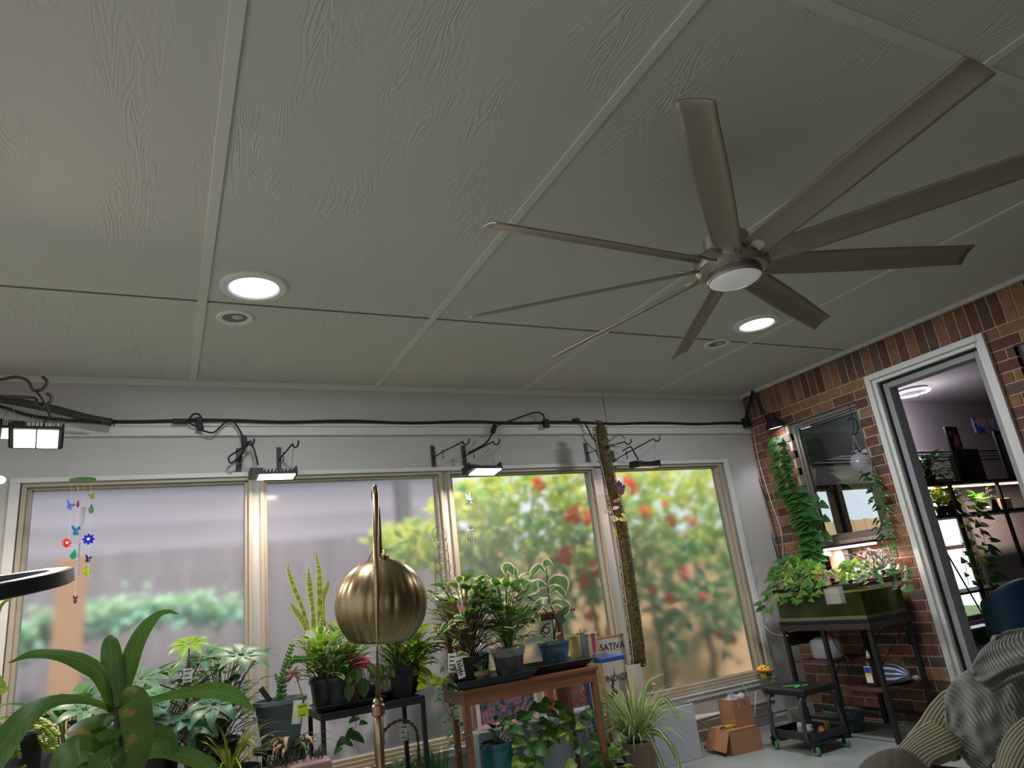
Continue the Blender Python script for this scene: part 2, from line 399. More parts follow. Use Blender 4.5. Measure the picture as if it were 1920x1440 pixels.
# brick wall on the right, every brick laid in relief
def brick_mats():
    m = mat('brick', (150, 110, 90), .85, attr='Tone', var=.3, scale=22, bump=.5, bscale=70, spec=.2); return m
M_brick = brick_mats(); M_mortar = mat('mortar', (182, 162, 142), .95, var=.15, scale=30, bump=.5, bscale=120)
TONES = [(132, 96, 76), (148, 112, 88), (118, 82, 66), (158, 122, 94), (112, 78, 66), (112, 92, 78), (146, 96, 74), (104, 90, 80), (150, 116, 84), (124, 92, 74)]
DO = (2.42, 3.35, 0.0, 2.565); WO = (3.50, 4.21, 1.36, 2.415); WO2 = (1.0, 2.28, 0.9, 2.415)
OPEN = [DO, WO, WO2]
b = MB(); mo = MB()
def lay(y0, y1, z0, z1):
    """one brick face cut round the openings"""
    for (a0, a1, c0, c1) in OPEN:
        if y1 > a0 and y0 < a1 and z1 > c0 and z0 < c1:
            if z1-z0 > .1 or (y0 >= a0 and y1 <= a1): 
                if (z0+z1)/2 > c0 and (z0+z1)/2 < c1 or (y0 >= a0 and y1 <= a1): return
            if y0 < a0 and y1 > a0: y1 = a0
            elif y1 > a1 and y0 < a1: y0 = a1
            else: return
    y1 = min(y1, D); y0 = max(y0, YB)
    if y1-y0 < .02: return
    t = lin(random.choice(TONES)); k = random.uniform(.8, 1.15)
    j = random.uniform(-.0015, .0015)
    b.box((XR+j, y0, z0), (XR+.06, y1, z1), tuple(min(1, q*k) for q in t)+(1,))
G = .011; BH = .0665
zt = HC-.03; SB = 2.575
y = D-.004
while y > YB:                      # soldier course along the ceiling
    lay(y-.066, y, SB, zt); y -= .066+G
z = SB-G; row = 0
while z > 0:
    z0 = z-BH; off = (.1 if row % 2 else 0)
    y = D+off
    while y > YB:
        y0 = y-.2
        if y > D: lay(y0, D, max(z0, 0), z)
        else: lay(y0, y, max(z0, 0), z)
        y = y0-G
    z = z0-G; row += 1
b.build('wall_right', M_brick, kind='structure', bevel=.0022)
def wall_holes(mb, x0, x1, y0, y1, z0, z1, opens):
    ys = sorted({y0, y1, *[q for o in opens for q in o[:2]]}); zs = sorted({z0, z1, *[q for o in opens for q in o[2:]]})
    for i in range(len(ys)-1):
        for j in range(len(zs)-1):
            cy = (ys[i]+ys[i+1])/2; cz = (zs[j]+zs[j+1])/2
            if any(o[0] < cy < o[1] and o[2] < cz < o[3] for o in opens): continue
            mb.box((x0, ys[i], zs[j]), (x1, ys[i+1], zs[j+1]))
wall_holes(mo, XR+.006, XR+.16, YB, D, 0, HC, OPEN)
struct(mo, 'wall_right_mortar', M_mortar)
# door casing (a wide painted frame with two steps, dark weather strip) and the window in the brick wall
def ring_frame(mb, o, w, x0, x1, bottom=True):
    a0, a1, c0, c1 = o
    mb.box((x0, a0, c0), (x1, a0+w, c1)); mb.box((x0, a1-w, c0), (x1, a1, c1)); mb.box((x0, a0+w, c1-w), (x1, a1-w, c1))
    if bottom: mb.box((x0, a0+w, c0), (x1, a1-w, c0+w))
def inset(o, w, bottom=True): return (o[0]+w, o[1]-w, o[2]+(w if bottom else 0), o[3]-w)
t = thing('door_1', (XR, 2.9, 0), kind='structure')
f = MB(); ring_frame(f, DO, .045, XR-.03, XR+.16, False); ring_frame(f, inset(DO, .045, False), .03, XR-.005, XR+.16, False)
f.build('door_frame', M_trim, t, bevel=.004)
f = MB(); ring_frame(f, inset(DO, .075, False), .012, XR+.03, XR+.16, False); f.build('weather_strip', mat('black_rubber', (22, 22, 24), .7), t)
f = MB(); ring_frame(f, inset(DO, .087, False), .045, XR+.05, XR+.16, False); f.build('door_jamb', mat('grey_jamb_paint', (150, 150, 152), .5), t, bevel=.003)
def glass_mat():
    m = bpy.data.materials.new('house_window_glass'); m.use_nodes = True; N = m.node_tree.nodes; L = m.node_tree.links
    N.remove(N['Principled BSDF']); out = N['Material Output']
    t = N.new('ShaderNodeBsdfTransparent'); t.inputs[0].default_value = (.62, .66, .66, 1)
    g = N.new('ShaderNodeBsdfGlossy'); g.inputs['Roughness'].default_value = .02
    f = N.new('ShaderNodeFresnel'); f.inputs[0].default_value = 1.9
    mx = N.new('ShaderNodeMixShader'); L.new(f.outputs[0], mx.inputs[0]); L.new(t.outputs[0], mx.inputs[1]); L.new(g.outputs[0], mx.inputs[2])
    L.new(mx.outputs[0], out.inputs[0]); return m
M_glass = glass_mat()
for k, (o, nm) in enumerate(((WO, 'window_5'), (WO2, 'window_6'))):
    t = thing(nm, (XR, (o[0]+o[1])/2, o[2]), kind='structure')
    f = MB(); ring_frame(f, o, .035, XR+.045, XR+.12); ring_frame(f, inset(o, .035), .02, XR+.06, XR+.1); f.build('window_frame', mat('tan_sash', (128, 124, 114), .5), t, bevel=.003)
    q = inset(o, .055); X = XR+.08
    MB().add([(X, q[0], q[2]), (X, q[1], q[2]), (X, q[1], q[3]), (X, q[0], q[3])], [(0, 3, 2, 1)]).build('pane', M_glass, t)
    bl = MB()
    for j in range(18 if k == 0 else 10): bl.cbox((XR+.125, (q[0]+q[1])/2, q[3]-.012-j*.0175), (.004, q[1]-q[0]+.02, .0172), M=Matrix.Rotation(.2, 4, 'Y'))
    bl.build('cellular_blind', mat('grey_blind_fabric', (170, 170, 172), .8), t)
# ------------------------------------------------------------------ the room behind the door
RX = 12.5
M_oth = mat('lilac_grey_wall', (168, 160, 168), .75); M_oth2 = mat('dim_ceiling_paint', (150, 145, 150), .8)
struct(MB().box((XR+.17, YB, 2.80), (RX, D+.1, 2.92)), 'ceiling_house', M_oth2)
w = MB(); OW = [(5.3, 7.9, .35, 1.86)]
for x0, x1, z0, z1 in ((XR+.16, 5.3, 0, 2.8), (7.9, RX, 0, 2.8), (5.3, 7.9, 0, .45), (5.3, 7.9, 1.92, 2.8)): w.box((x0, D-.02, z0), (x1, D+.12, z1))
struct(w, 'wall_house_front', M_oth)
struct(MB().box((RX, YB, 0), (RX+.1, D+.1, 2.9)), 'wall_house_right', M_oth)
struct(MB().box((XR+.16, 0.4, 0), (RX, .5, 2.9)), 'wall_house_back', M_oth)
c = MB()
for i, (dz, dy) in enumerate(((0, .03), (.03, .045), (.06, .03), (.09, .055))): c.box((XR+.17, D-.02-dy, 2.13+dz), (RX, D-.02, 2.145+dz))
struct(c, 'trim_60', mat('lilac_trim', (190, 182, 188), .5))
M_htrim = mat('brown_grey_sash', (120, 104, 96), .6)
for i, (x0, x1) in enumerate(((5.32, 5.93), (5.99, 6.6), (6.7, 7.3), (7.34, 7.88))):
    t = thing('window_%d' % (7+i), (x0, D, .5), kind='structure'); f = MB()
    for a, b_, c0, c1 in ((x0, x1, .45, .5), (x0, x1, 1.87, 1.92), (x0, x0+.04, .5, 1.87), (x1-.04, x1, .5, 1.87), (x0+.04, x1-.04, 1.17, 1.21)): f.box((a, D+.01, c0), (b_, D+.07, c1))
    f.build('window_frame', M_htrim, t)
w = MB()
for x in (5.96, 6.65, 7.32): w.box((x-.03, D-.02, .45), (x+.03, D+.12, 1.92))
struct(w, 'trim_61', M_htrim)
t = thing('ring_light', at(1708, 731, z=2.80), 'white glowing ring light on the ceiling beyond the doorway', 'ceiling light')
p = WORLD[t.name]
rg = MB(); rg.tube([p+Vector((.165*math.cos(a), .165*math.sin(a), -.035)) for a in [k*math.pi/12 for k in range(24)]], .011, 8, closed=True)
rg.build('glowing_ring', mat('ring_glow', (255, 245, 250), .5, emit=5, ecol=(255, 240, 250)), t, smooth=True)
MB().lathe([(.0, 0), (.16, 0), (.16, -.012), (.0, -.012)], p, 24).build('base', mat('dark_fixture', (60, 56, 60), .5), t)
lamp_in(t, 'ring_bulb', 'POINT', p+Vector((0, 0, -.35)), 15, (1, .92, .98), .12)
# ------------------------------------------------------------------ outdoors
M_grass = mat('lawn', (74, 96, 50), .9, var=.4, scale=6, bump=.6, bscale=40)
struct(MB().box((-14, D+.15, -.3), (16, 24, -.1)), 'ground', M_grass)
struct(MB().box((-14, -14, -.3), (XL-.15, D+.14, -.1)), 'ground_side', mat('pale_bounce_ground', (150, 146, 140), .9, var=.1, scale=1))  # unseen side ground, made pale so its bounce light adds no green
# outdoors: fences, neighbour's wall, hedge, posts, flowering trumpet vine
M_fence = mat('grey_fence_board', (138, 130, 140), .9, var=.18, scale=2, stretch=(4, 1, .3)); M_fenceb = mat('brown_fence_board', (214, 176, 140), .9, var=.15, scale=2, stretch=(4, 1, .3))
def brickwork(name, c1, c2, mo, sc, bw, rh):
    m = bpy.data.materials.new(name); m.use_nodes = True; N = m.node_tree.nodes; L = m.node_tree.links; b = N['Principled BSDF']; b.inputs['Roughness'].default_value = .9
    tc = N.new('ShaderNodeTexCoord'); sp = N.new('ShaderNodeSeparateXYZ'); cb = N.new('ShaderNodeCombineXYZ'); L.new(tc.outputs['Object'], sp.inputs[0])
    L.new(sp.outputs[0], cb.inputs[0]); L.new(sp.outputs[2], cb.inputs[1])
    t = N.new('ShaderNodeTexBrick'); t.inputs['Scale'].default_value = sc; t.inputs['Brick Width'].default_value = bw; t.inputs['Row Height'].default_value = rh
    t.inputs['Mortar Size'].default_value = .045
    for k, c in (('Color1', c1), ('Color2', c2), ('Mortar', mo)): t.inputs[k].default_value = lin(c)+(1,)
    L.new(cb.outputs[0], t.inputs[0]); L.new(t.outputs[0], b.inputs['Base Color']); return m
YF = 7.6
ft = at(300, 1035, y=YF).z
m_ = MB(); x = -6.0
while x < 3.0: m_.box((x, YF, -.1), (x+.135, YF+.03, ft+random.uniform(-.01, .01))); x += .142
t = thing('board_fence', (-1.5, YF, -.1), 'grey weathered board fence seen blurred through the left panes', 'fence')
m_.build('boards', M_fence, t)
m_ = MB(); m_.box((-6, YF+.03, .3), (3.1, YF+.07, .4)); m_.box((-6, YF+.03, ft-.35), (3.1, YF+.07, ft-.25)); m_.build('rail', M_fence, t)
fb = at(1200, 1010, y=YF).z
m_ = MB(); x = 3.22
while x < 12: m_.box((x, YF, -.1), (x+.135, YF+.03, fb+random.uniform(-.01, .01))); x += .142
t = thing('board_fence', (6, YF, -.1), 'brown board fence behind the flowering vine, outside the right panes', 'fence')
m_.build('boards', M_fenceb, t)
m_ = MB(); m_.box((3.22, YF+.03, .3), (12, YF+.07, .4)); m_.build('rail', M_fenceb, t)
t = thing('neighbour_house', (1, 12, -.1), 'neighbouring house wall with pale lilac cladding above the grey fence', 'house')
MB().box((-14, 12.0, -.1), (4.5, 12.4, 4.6)).build('brick_wall', brickwork('neighbour_brick', (168, 140, 140), (146, 126, 130), (160, 154, 164), 1.0, .9, .42), t)
m_ = MB()
for i in range(9): m_.box((-14, 11.9, 1.15+i*.36), (4.5, 11.97, 1.15+i*.36+.30))
m_.build('cladding', mat('lilac_cladding', (152, 144, 156), .8), t)
m_ = MB()
for i in range(10): m_.box((-14, 11.88, 1.09+i*.36), (4.5, 11.99, 1.15+i*.36))
m_.build('batten', mat('pale_cladding_edge', (182, 178, 194), .7), t)
MB().box((-14, 11.2, 4.6), (4.7, 12.6, 4.75)).build('eave', mat('eave_paint', (200, 196, 204), .8), t)
p0 = at(740, 900, y=7.3); t = thing('fence_post', (p0.x, 7.3, -.1), 'dark grey post by the fence seen through the second pane', 'post')
MB().box((p0.x-.07, 7.23, -.1), (p0.x+.07, 7.37, 3.1)).build('shaft', mat('dark_post', (104, 102, 110), .8), t); MB().box((p0.x-.09, 7.21, 3.1), (p0.x+.09, 7.39, 3.15)).build('cap', mat('dark_post', (104, 102, 110), .8), t)
p0 = at(128, 1250, y=6.75); t = thing('fence_post', (p0.x, 6.75, -.1), 'tan wooden post outside the leftmost pane', 'post')
MB().box((p0.x-.1, 6.7, -.1), (p0.x+.1, 6.84, at(128, 1050, y=6.75).z)).build('shaft', mat('tan_post_wood', (176, 134, 98), .8, var=.1, scale=3), t)
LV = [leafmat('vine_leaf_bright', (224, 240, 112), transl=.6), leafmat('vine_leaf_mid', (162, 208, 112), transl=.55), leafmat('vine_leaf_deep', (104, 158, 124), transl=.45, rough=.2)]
def rnd(a=1.0): return Vector((random.uniform(-a, a), random.uniform(-a, a), random.uniform(-a, a)))
def outleaf(mb, p, s):
    mb.leaf(p, rnd()+Vector((0, -.4, -.2)), rnd()+Vector((0, -.5, 1)), s, s*.6, 'ovate', .5, .2, n=3)
# hedge along the fence outside the left pane
t = thing('hedge_branch', at(240, 1170, y=7.2), 'long leafy green branch sagging along the fence outside the left pane', 'shrub')
A = [MB(), MB()]
pts = bez([at(20, 1200, y=7.1), at(110, 1165, y=7.1), at(200, 1150, y=7.1), at(320, 1135, y=7.1), at(440, 1140, y=7.1)], 30)
for p in pts:
    for k in range(11):
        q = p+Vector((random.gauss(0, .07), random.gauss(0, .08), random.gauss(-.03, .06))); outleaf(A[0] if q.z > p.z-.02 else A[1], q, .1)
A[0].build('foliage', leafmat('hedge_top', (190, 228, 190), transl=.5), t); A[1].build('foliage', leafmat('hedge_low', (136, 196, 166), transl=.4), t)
MB().tube([p+Vector((0, .05, -.04)) for p in pts], .02).build('stem', mat('bark', (110, 92, 74), .9), t)
# the flowering vine
t = thing('trumpet_vine', (4.6, 6.3, -.1), 'tall trumpet vine with orange-red flowers outside the two right panes', 'vine')
A = [MB(), MB(), MB()]
N_ = 0
while N_ < 5200:
    px = random.uniform(690, 1420); py = random.uniform(850, 1290)
    lowlim = 1165+45*math.sin(px*.021)+25*math.sin(px*.057); left = 850+max(0, (py-880))*.0
    if px < 850:
        if not (1000-(px-690)*.25 < py < 1060-(px-690)*.02 or (px > 800 and 930 < py < 1080)): continue
    if px < 960 and py < 905-(px-860)*.2: continue
    if py > lowlim and random.random() > .05: continue
    if py > 1060 and random.random() > .62: continue
    # holes where the light comes through
    if math.sin(px*.045+1)+math.sin(py*.06+px*.02) > 1.25 and random.random() < .8: continue
    N_ += 1
    p = at(px, py, y=6.3+random.gauss(0, .28))
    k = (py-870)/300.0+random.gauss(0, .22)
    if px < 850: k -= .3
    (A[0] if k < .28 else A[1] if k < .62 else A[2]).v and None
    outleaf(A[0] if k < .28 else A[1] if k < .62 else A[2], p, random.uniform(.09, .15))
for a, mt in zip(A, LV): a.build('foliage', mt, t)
st = MB()
for px, top in ((880, 960), (990, 900), (1090, 890), (1200, 890), (1290, 900), (1390, 900)):
    b0 = at(px+20, 1250, y=6.5); b0.z = -.1
    st.tube(bez([b0, at(px+15, 1200, y=6.45), at(px-10, 1050, y=6.4), at(px, top, y=6.3)], 6), [.035-.001*k for k in range(19)], 6)
st.build('stem', mat('bark', (110, 92, 74), .9), t)
FL = [(998, 915, 12), (1060, 968, 17), (1085, 974, 13), (1040, 1046, 17), (1100, 1070, 13), (1078, 1092, 12), (1128, 1098, 9), (1190, 966, 12), (1238, 984, 12), (1277, 981, 13), (1332, 930, 15), (1166, 918, 14), (1160, 905, 9),
      (1262, 1077, 13), (1208, 1112, 9), (1236, 1124, 11), (1297, 1119, 9), (1328, 1194, 10), (1352, 1197, 9), (1090, 1154, 9), (1155, 1036, 10), (1125, 1190, 10), (1005, 1100, 10), (905, 1172, 10), (935, 1152, 9), (848, 1128, 10), (1395, 1180, 10), (1230, 950, 7)]
for (px, py, s) in FL:
    c_ = at(px, py, y=5.85); f = MB(); r = s*.0047
    for k in range(14):
        dv = Vector((random.gauss(0, 1), -abs(random.gauss(.6, .5)), random.gauss(0, 1))).normalized()
        f.leaf(c_+dv*r*.15, dv, rnd(), r*1.5, r*.85, 'round', .8, .3, n=4)
    for k in range(3):
        dv = Vector((random.gauss(0, 1), -.4, random.gauss(0, 1))).normalized(); f.tube([c_+dv*r*.2, c_+dv*r*1.1], [r*.08, r*.3], 6)
    f.build('flower', mat('trumpet_flower', (255, 122, 78), .5, transl=.5) if px not in (1040, 1277, 1297, 905) else mat('trumpet_flower_pink', (250, 120, 118), .5, transl=.5), t)
# ------------------------------------------------------------------ ceiling fan
M_nickel = mat('brushed_nickel', (176, 168, 158), .32, metal=1.0, stretch=(1, 1, 30), var=.06, scale=20)
M_blade = mat('taupe_fan_blade', (150, 142, 130), .42, metal=.6)
FC = Vector((1.915, 1.70, HC)); FZ = 2.335
fan = thing('ceiling_fan', FC, 'large nine-blade brushed nickel ceiling fan with white light disc', 'ceiling fan')
MB().lathe([(.0, 0), (.042, 0), (.045, -.01), (.045, -.075), (.038, -.09), (.012, -.1)], FC, 28).build('canopy', M_nickel, fan, smooth=True, autosmooth=.7)
MB().lathe([(.0125, -.05), (.0125, FZ+.15-HC)], FC, 14).build('downrod', M_nickel, fan, smooth=True)
c0 = Vector((FC.x, FC.y, FZ))
MB().lathe([(.013, .17), (.03, .165), (.032, .13), (.075, .125), (.088, .115), (.088, .05), (.10, .045), (.135, .04), (.14, .03), (.14, -.012), (.125, -.03), (.10, -.035)], c0, 40).build('motor_housing', M_nickel, fan, smooth=True, autosmooth=.6)
MB().lathe([(.10, -.03), (.104, -.035), (.106, -.055), (.102, -.062), (.099, -.062)], c0, 40).build('light_rim', M_nickel, fan, smooth=True, autosmooth=.6)
MB().lathe([(.0001, -.074), (.05, -.073), (.085, -.068), (.098, -.060), (.10, -.055)], c0, 40).build('light_diffuser', mat('opal_glass', (226, 228, 224), .35, emit=.12, ecol=(240, 245, 240)), fan, smooth=True)
for k in range(9):
    a = math.radians(22+40*k); dr = Vector((math.cos(a), math.sin(a), 0)); tg = Vector((-math.sin(a), math.cos(a), 0))
    pit = math.radians(-23); up = Vector((0, 0, 1))
    w_ = tg*math.cos(pit)+up*math.sin(pit); nrm = dr.cross(w_)
    R0, R1 = .12, 1.04; Hh = .06
    def fn(u, v, dr=dr, w_=w_, nrm=nrm):
        r_ = R0+(R1-R0)*u; hw = .049+.006*math.sin(math.pi*min(1, u*1.1))
        s_ = (v-.5)*2
        tip = max(0, u-.94)/.06
        r_ -= 0
        camber = .007*(1-s_*s_)
        return c0+dr*r_+w_*(s_*hw)+nrm*camber
    b_ = MB(); b_.grid(fn, 24, 8)
    o = b_.build('blade', M_blade, fan, smooth=True); sm = o.modifiers.new('solid', 'SOLIDIFY'); sm.thickness = .006; sm.offset = 0
    MB().bar(c0+dr*.09-up*.002, c0+dr*.2-up*.0+nrm*.012, .05, .012, nrm).build('blade_arm', M_nickel, fan, bevel=.003)
# ------------------------------------------------------------------ recessed ceiling lights
M_ring = mat('white_light_ring', (232, 232, 228), .4)
for i, (x, y, lab) in enumerate(((.353, 3.21, 'round lit recessed light on the left, above the first window joint'), (3.597, 3.10, 'round lit recessed light on the right, beside the fan blades'))):
    p = Vector((x, y, HC)); t = thing('recessed_light', p, lab, 'ceiling light', 'lit recessed ceiling lights')
    MB().lathe([(.158, 0), (.158, -.008), (.150, -.015), (.12, -.017), (.112, -.010), (.112, 0)], p, 44).build('trim_ring', M_ring, t, smooth=True, autosmooth=.6)
    MB().lathe([(.0001, -.004), (.06, -.0045), (.112, -.005)], p, 40).build('lens', mat('lit_lens', (235, 242, 255), .5, emit=5.0, ecol=(222, 234, 255), var=.06, scale=12), t, smooth=True)
    lamp_in(t, 'downlight', 'AREA', p+Vector((0, 0, -.03)), 26, (.90, .92, 1), .22)
for i, (x, y, lab) in enumerate(((.30, 3.60, 'small unlit recessed fitting just behind the left round light'), (3.583, 3.48, 'small unlit recessed fitting just behind the right round light'))):
    p = Vector((x, y, HC)); t = thing('recessed_speaker', p, lab, 'ceiling fitting', 'small unlit ceiling fittings')
    MB().lathe([(.094, 0), (.094, -.006), (.088, -.010), (.066, -.008), (.062, -.002)], p, 36).build('trim_ring', M_ring, t, smooth=True, autosmooth=.6)
    MB().lathe([(.0001, -.001), (.04, -.0012), (.063, -.0015)], p, 30).build('baffle', mat('grey_baffle', (120, 120, 118), .6), t, smooth=True)
    MB().sphere(p+Vector((.012, -.012, -.004)), .03, sc=(1, 1, .25)).build('bulb_face', mat('dull_white_bulb', (190, 190, 186), .3), t, smooth=True)
# ------------------------------------------------------------------ cables, hooks and grow lights on the window wall
M_blk = mat('black_metal', (30, 32, 32), .5, spec=.4); M_cab = mat('black_cable_rubber', (24, 25, 25), .6)
M_dkp = mat('dark_grey_plastic', (52, 54, 54), .5); M_wire = mat('thin_steel_wire', (120, 120, 118), .35, metal=.8)
YW = D-.045
def cable(name, pts, r, lab, y=None, m=None, cat='cable', group=None, n=8):
    P = [at(*p, y=y) if y is not None and len(p) == 2 else Vector(p) for p in pts]
    mb = MB(); mb.tube(bez(P, n), r, 6); return mb.build(name, m or M_cab, smooth=True, label=lab, cat=cat, group=group)
zc = 2.535
cb = MB(); cb.tube([Vector((x, D-.045-.006*math.sin(x*3), zc+.006*math.sin(x*7)+(.0 if x > -.3 else 0))) for x in [-.45+.1*i for i in range(54)]], .011, 6)
cb.build('extension_cable', M_cab, smooth=True, label='long black cable lying along the ledge above the windows', cat='cable')
cable('cable_bundle', [(215, 793), (165, 784), (95, 766), (0, 748), (-60, 742)], .024, 'thick dark hose rising to the left end of the ledge', y=D-.1, m=mat('dark_hose', (62, 58, 58), .6))
cable('cable_bundle', [(190, 792), (130, 788), (60, 780), (0, 762), (-50, 750)], .010, 'thinner dark cord sagging below the thick hose at far left', y=D-.16)
cable('cable', [(150, 786), (120, 768), (104, 770), (128, 780), (170, 790)], .006, 'small black cord loop over the hose near the ledge start', y=D-.07)
def plug(name, px, py, wd, ht, lab, y=YW-.02, rot=0.0):
    p = at(px, py, y=y); mb = MB(); M = Matrix.Rotation(rot, 4, 'Y'); mb.cbox(p, (wd, .03, ht), M=M)
    o = mb.build(name, M_cab, bevel=.006, label=lab, cat='plug', group='black plugs and couplings on the ledge cable'); return o
plug('cable_connector', 338, 790, .085, .03, 'flat black coupling on the ledge cable, leftmost of all')
plug('power_plug', 374, 795, .04, .085, 'upright black plug hanging from the ledge above the first window', rot=-.15)
plug('power_plug', 1024, 794, .05, .07, 'squarish black plug on the ledge above the third pane')
plug('cable_connector', 1080, 788, .06, .03, 'lumpy black coupling where the cord drops towards the moss pole')
plug('cable_connector', 926, 804, .035, .075, 'tilted oblong switch on the cord above the third grow light', rot=.45)
plug('cable_connector', 458, 828, .035, .075, 'oblong switch hanging above the looped cord beside the second light', rot=-.1, y=D-.08)
cable('light_cord', [(372, 800), (354, 792), (362, 777), (374, 778), (380, 790)], .006, 'black cord looping up over the ledge plug', y=D-.07)
cable('light_cord', [(376, 806), (400, 811), (420, 794), (436, 790), (450, 808), (458, 826)], .006, 'cord running from the ledge plug down to the second light switch', y=D-.08)
cable('light_cord', [(458, 836), (452, 852), (434, 868), (429, 858), (440, 849), (464, 834), (470, 828), (478, 848), (484, 872)], .006, 'cord looped beside the left hook plate above the second light', y=D-.12)
cable('light_cord', [(1020, 790), (1018, 777), (1000, 774), (960, 788), (934, 796)], .006, 'arched cord over the ledge above the third pane', y=D-.07)
cable('light_cord', [(923, 812), (912, 830), (896, 840), (878, 850)], .007, 'cord reaching from its switch down to the third grow light arm', y=D-.1)
cable('light_cord', [(1084, 790), (1098, 796), (1112, 822), (1135, 842)], .006, 'cord dropping from the ledge into the moss pole top', y=D-.07)
cable('light_cord', [(1168, 845), (1182, 838), (1190, 850), (1197, 862)], .006, 'short curved cord above the rightmost grow light', y=D-.35)
# wall hooks: a plate and a rod that ends in a curl; (plate px, py), (rod tip px, py), plane of the tip
HK = [((447, 862), (466, 828), .30, 'wall hook hidden in the cord loop, leftmost on the wall'),
      ((523, 860), (549, 832), .32, 'short-looking wall hook above the second pane corner'),
      ((812, 855), (868, 828), .33, 'wall hook left of the third grow light'),
      ((870, 854), (925, 828), .33, 'wall hook holding the cord of the third grow light'),
      ((1100, 848), (1172, 828), .33, 'wall hook crossing behind the moss pole'),
      ((1150, 862), (1226, 822), .36, 'wall hook right of the moss pole above the last pane')]
for i, ((px, py), (tx, ty), dd, lab) in enumerate(HK):
    p = at(px, py, y=D-.006); t = thing('wall_hook', p, lab, 'hook', 'dark hooks screwed to the window wall')
    MB().cbox(p, (.030, .010, .155)).build('wall_plate', M_dkp, t, bevel=.002)
    q = at(tx, ty, y=D-dd)
    e = MB(); e.tube([p+Vector((0, -.005, -.01)), lerp(p, q, .35)+Vector((0, 0, -.004)), q], .0052, 6)
    r = .026; side = Vector((.5, -.8, 0)).normalized(); pts = []
    for k in range(11):
        a = math.pi*(1.05+k*.105); pts.append(q+side*(r*(1+math.cos(a)))+Vector((0, 0, r*math.sin(a)*1.1-.0)))
    e.tube([q]+pts, .0055, 6); e.build('rod', M_blk, t, smooth=True)
    MB().tube([lerp(p, q, .33)+Vector((0, 0, -.05)), lerp(p, q, .33)+Vector((0, 0, .012))], .006, 6).build('brace', M_blk, t)
def grow_light(px, py, y, wd, dp, lab, power, rz=0.0, tilt=0.0, hang=None, hang2=None, glow=9.0, panels=1, hh=.035, col=(255, 226, 214)):
    p = at(px, py, y=y); t = thing('grow_light', p, lab, 'grow light', 'black LED grow lights hung over the plants')
    R = Matrix.Rotation(rz, 4, 'Z') @ Matrix.Rotation(tilt, 4, 'X')
    def T(q): return p+(R @ Vector(q))
    M3 = R.to_3x3()
    b_ = MB(); b_.cbox(T((0, 0, .006)), (wd, dp, .014), M=M3); b_.cbox(T((-wd*.36, 0, hh*.7)), (wd*.24, dp*.8, hh), M=M3); b_.cbox(T((wd*.5, 0, .02)), (.012, dp*.85, .055), M=M3); b_.cbox(T((-wd*.5, 0, .02)), (.010, dp*.85, .05), M=M3)
    b_.build('housing', M_blk, t, bevel=.002)
    f_ = MB()
    for k in range(9): f_.cbox(T((-wd*.2+k*wd*.08, 0, hh*.6)), (.004, dp*.9, hh*.8), M=M3)
    f_.build('cooling_fins', M_dkp, t)
    for k in range(panels):
        w2 = wd*.8/panels; xo = (k-(panels-1)/2)*(w2+.008)+(.02 if panels == 1 else 0)
        MB().cbox(T((xo, 0, -.0045)), (w2, dp*.82, .005), M=M3).build('led_panel', mat('led_glow_%d' % int(glow*10), col, .4, emit=glow, ecol=col), t)
    if hang:
        w_ = MB()
        for sx, hh_ in ((-.42, hang), (.42, hang2 or hang)): w_.tube([T((wd*sx, 0, .03)), at(*hh_[0], y=hh_[1])], .0016, 4)
        w_.build('hanging_wire', M_wire, t)
    if power: 
        lamp_in(t, 'led_light', 'AREA', T((0, 0, -.012)), power, (1, .80, .68), wd*.8, rot=(tilt, 0, rz), size_y=dp*.8)
    return t
grow_light(68, 822, 3.95, .215, .15, 'bright double-panel grow light hanging at the upper left', 22, rz=.12, tilt=-.5, hang=((88, 758), 3.9), glow=10, panels=2, hh=.05)
grow_light(16, 812, 4.1, .12, .1, 'small grow light half cut off at the left picture edge', 4, rz=.2, tilt=-.35, hang=((22, 760), 4.1), glow=8, hh=.05)
grow_light(512, 893, 4.38, .265, .12, 'finned grow light above the joint of the first two panes', 9, rz=.03, tilt=-.10, hang=((470, 836), D-.30), hang2=((550, 838), D-.32), glow=8)
grow_light(905, 884, 4.35, .255, .14, 'thin bright grow light over the wooden plant stand', 16, rz=.1, tilt=-.16, hang=((918, 842), 4.35), glow=9, hh=.025)
grow_light(1210, 875, 4.3, .225, .12, 'dim grow light at the top of the rightmost pane', 4, rz=.05, tilt=.10, hang=((1228, 832), 4.29), glow=.25)
# large curled hooks over the left light
for (pts, lab) in (([(0, 712), (30, 707), (52, 714), (62, 731), (78, 730), (88, 716), (80, 706)], 'upper curled metal hook above the left grow light'),
                   ([(0, 743), (62, 746), (68, 756), (82, 761), (95, 752), (95, 742), (87, 738)], 'lower curled metal hook holding the left grow light')):
    mb = MB(); mb.tube(bez([at(px, py, y=3.95) for px, py in pts], 6), .008, 7); mb.build('ceiling_hook', mat('bronze_hook', (74, 66, 60), .45, metal=.5), smooth=True, label=lab, cat='hook', group='curled hooks at the left')
cable('light_cord', [(68, 733), (80, 750), (86, 764), (93, 780), (84, 790), (82, 800)], .006, 'dark cord hanging from the upper curled hook to the left grow light', y=3.93)
p = at(0, 900, y=4.2); MB().sphere(p, .025, sc=(1, 1, .8)).build('round_bulb', mat('warm_bulb_glow', (255, 240, 214), .5, emit=3, ecol=(255, 236, 205)), smooth=True, label='small glowing bulb at the left picture edge', cat='bulb')
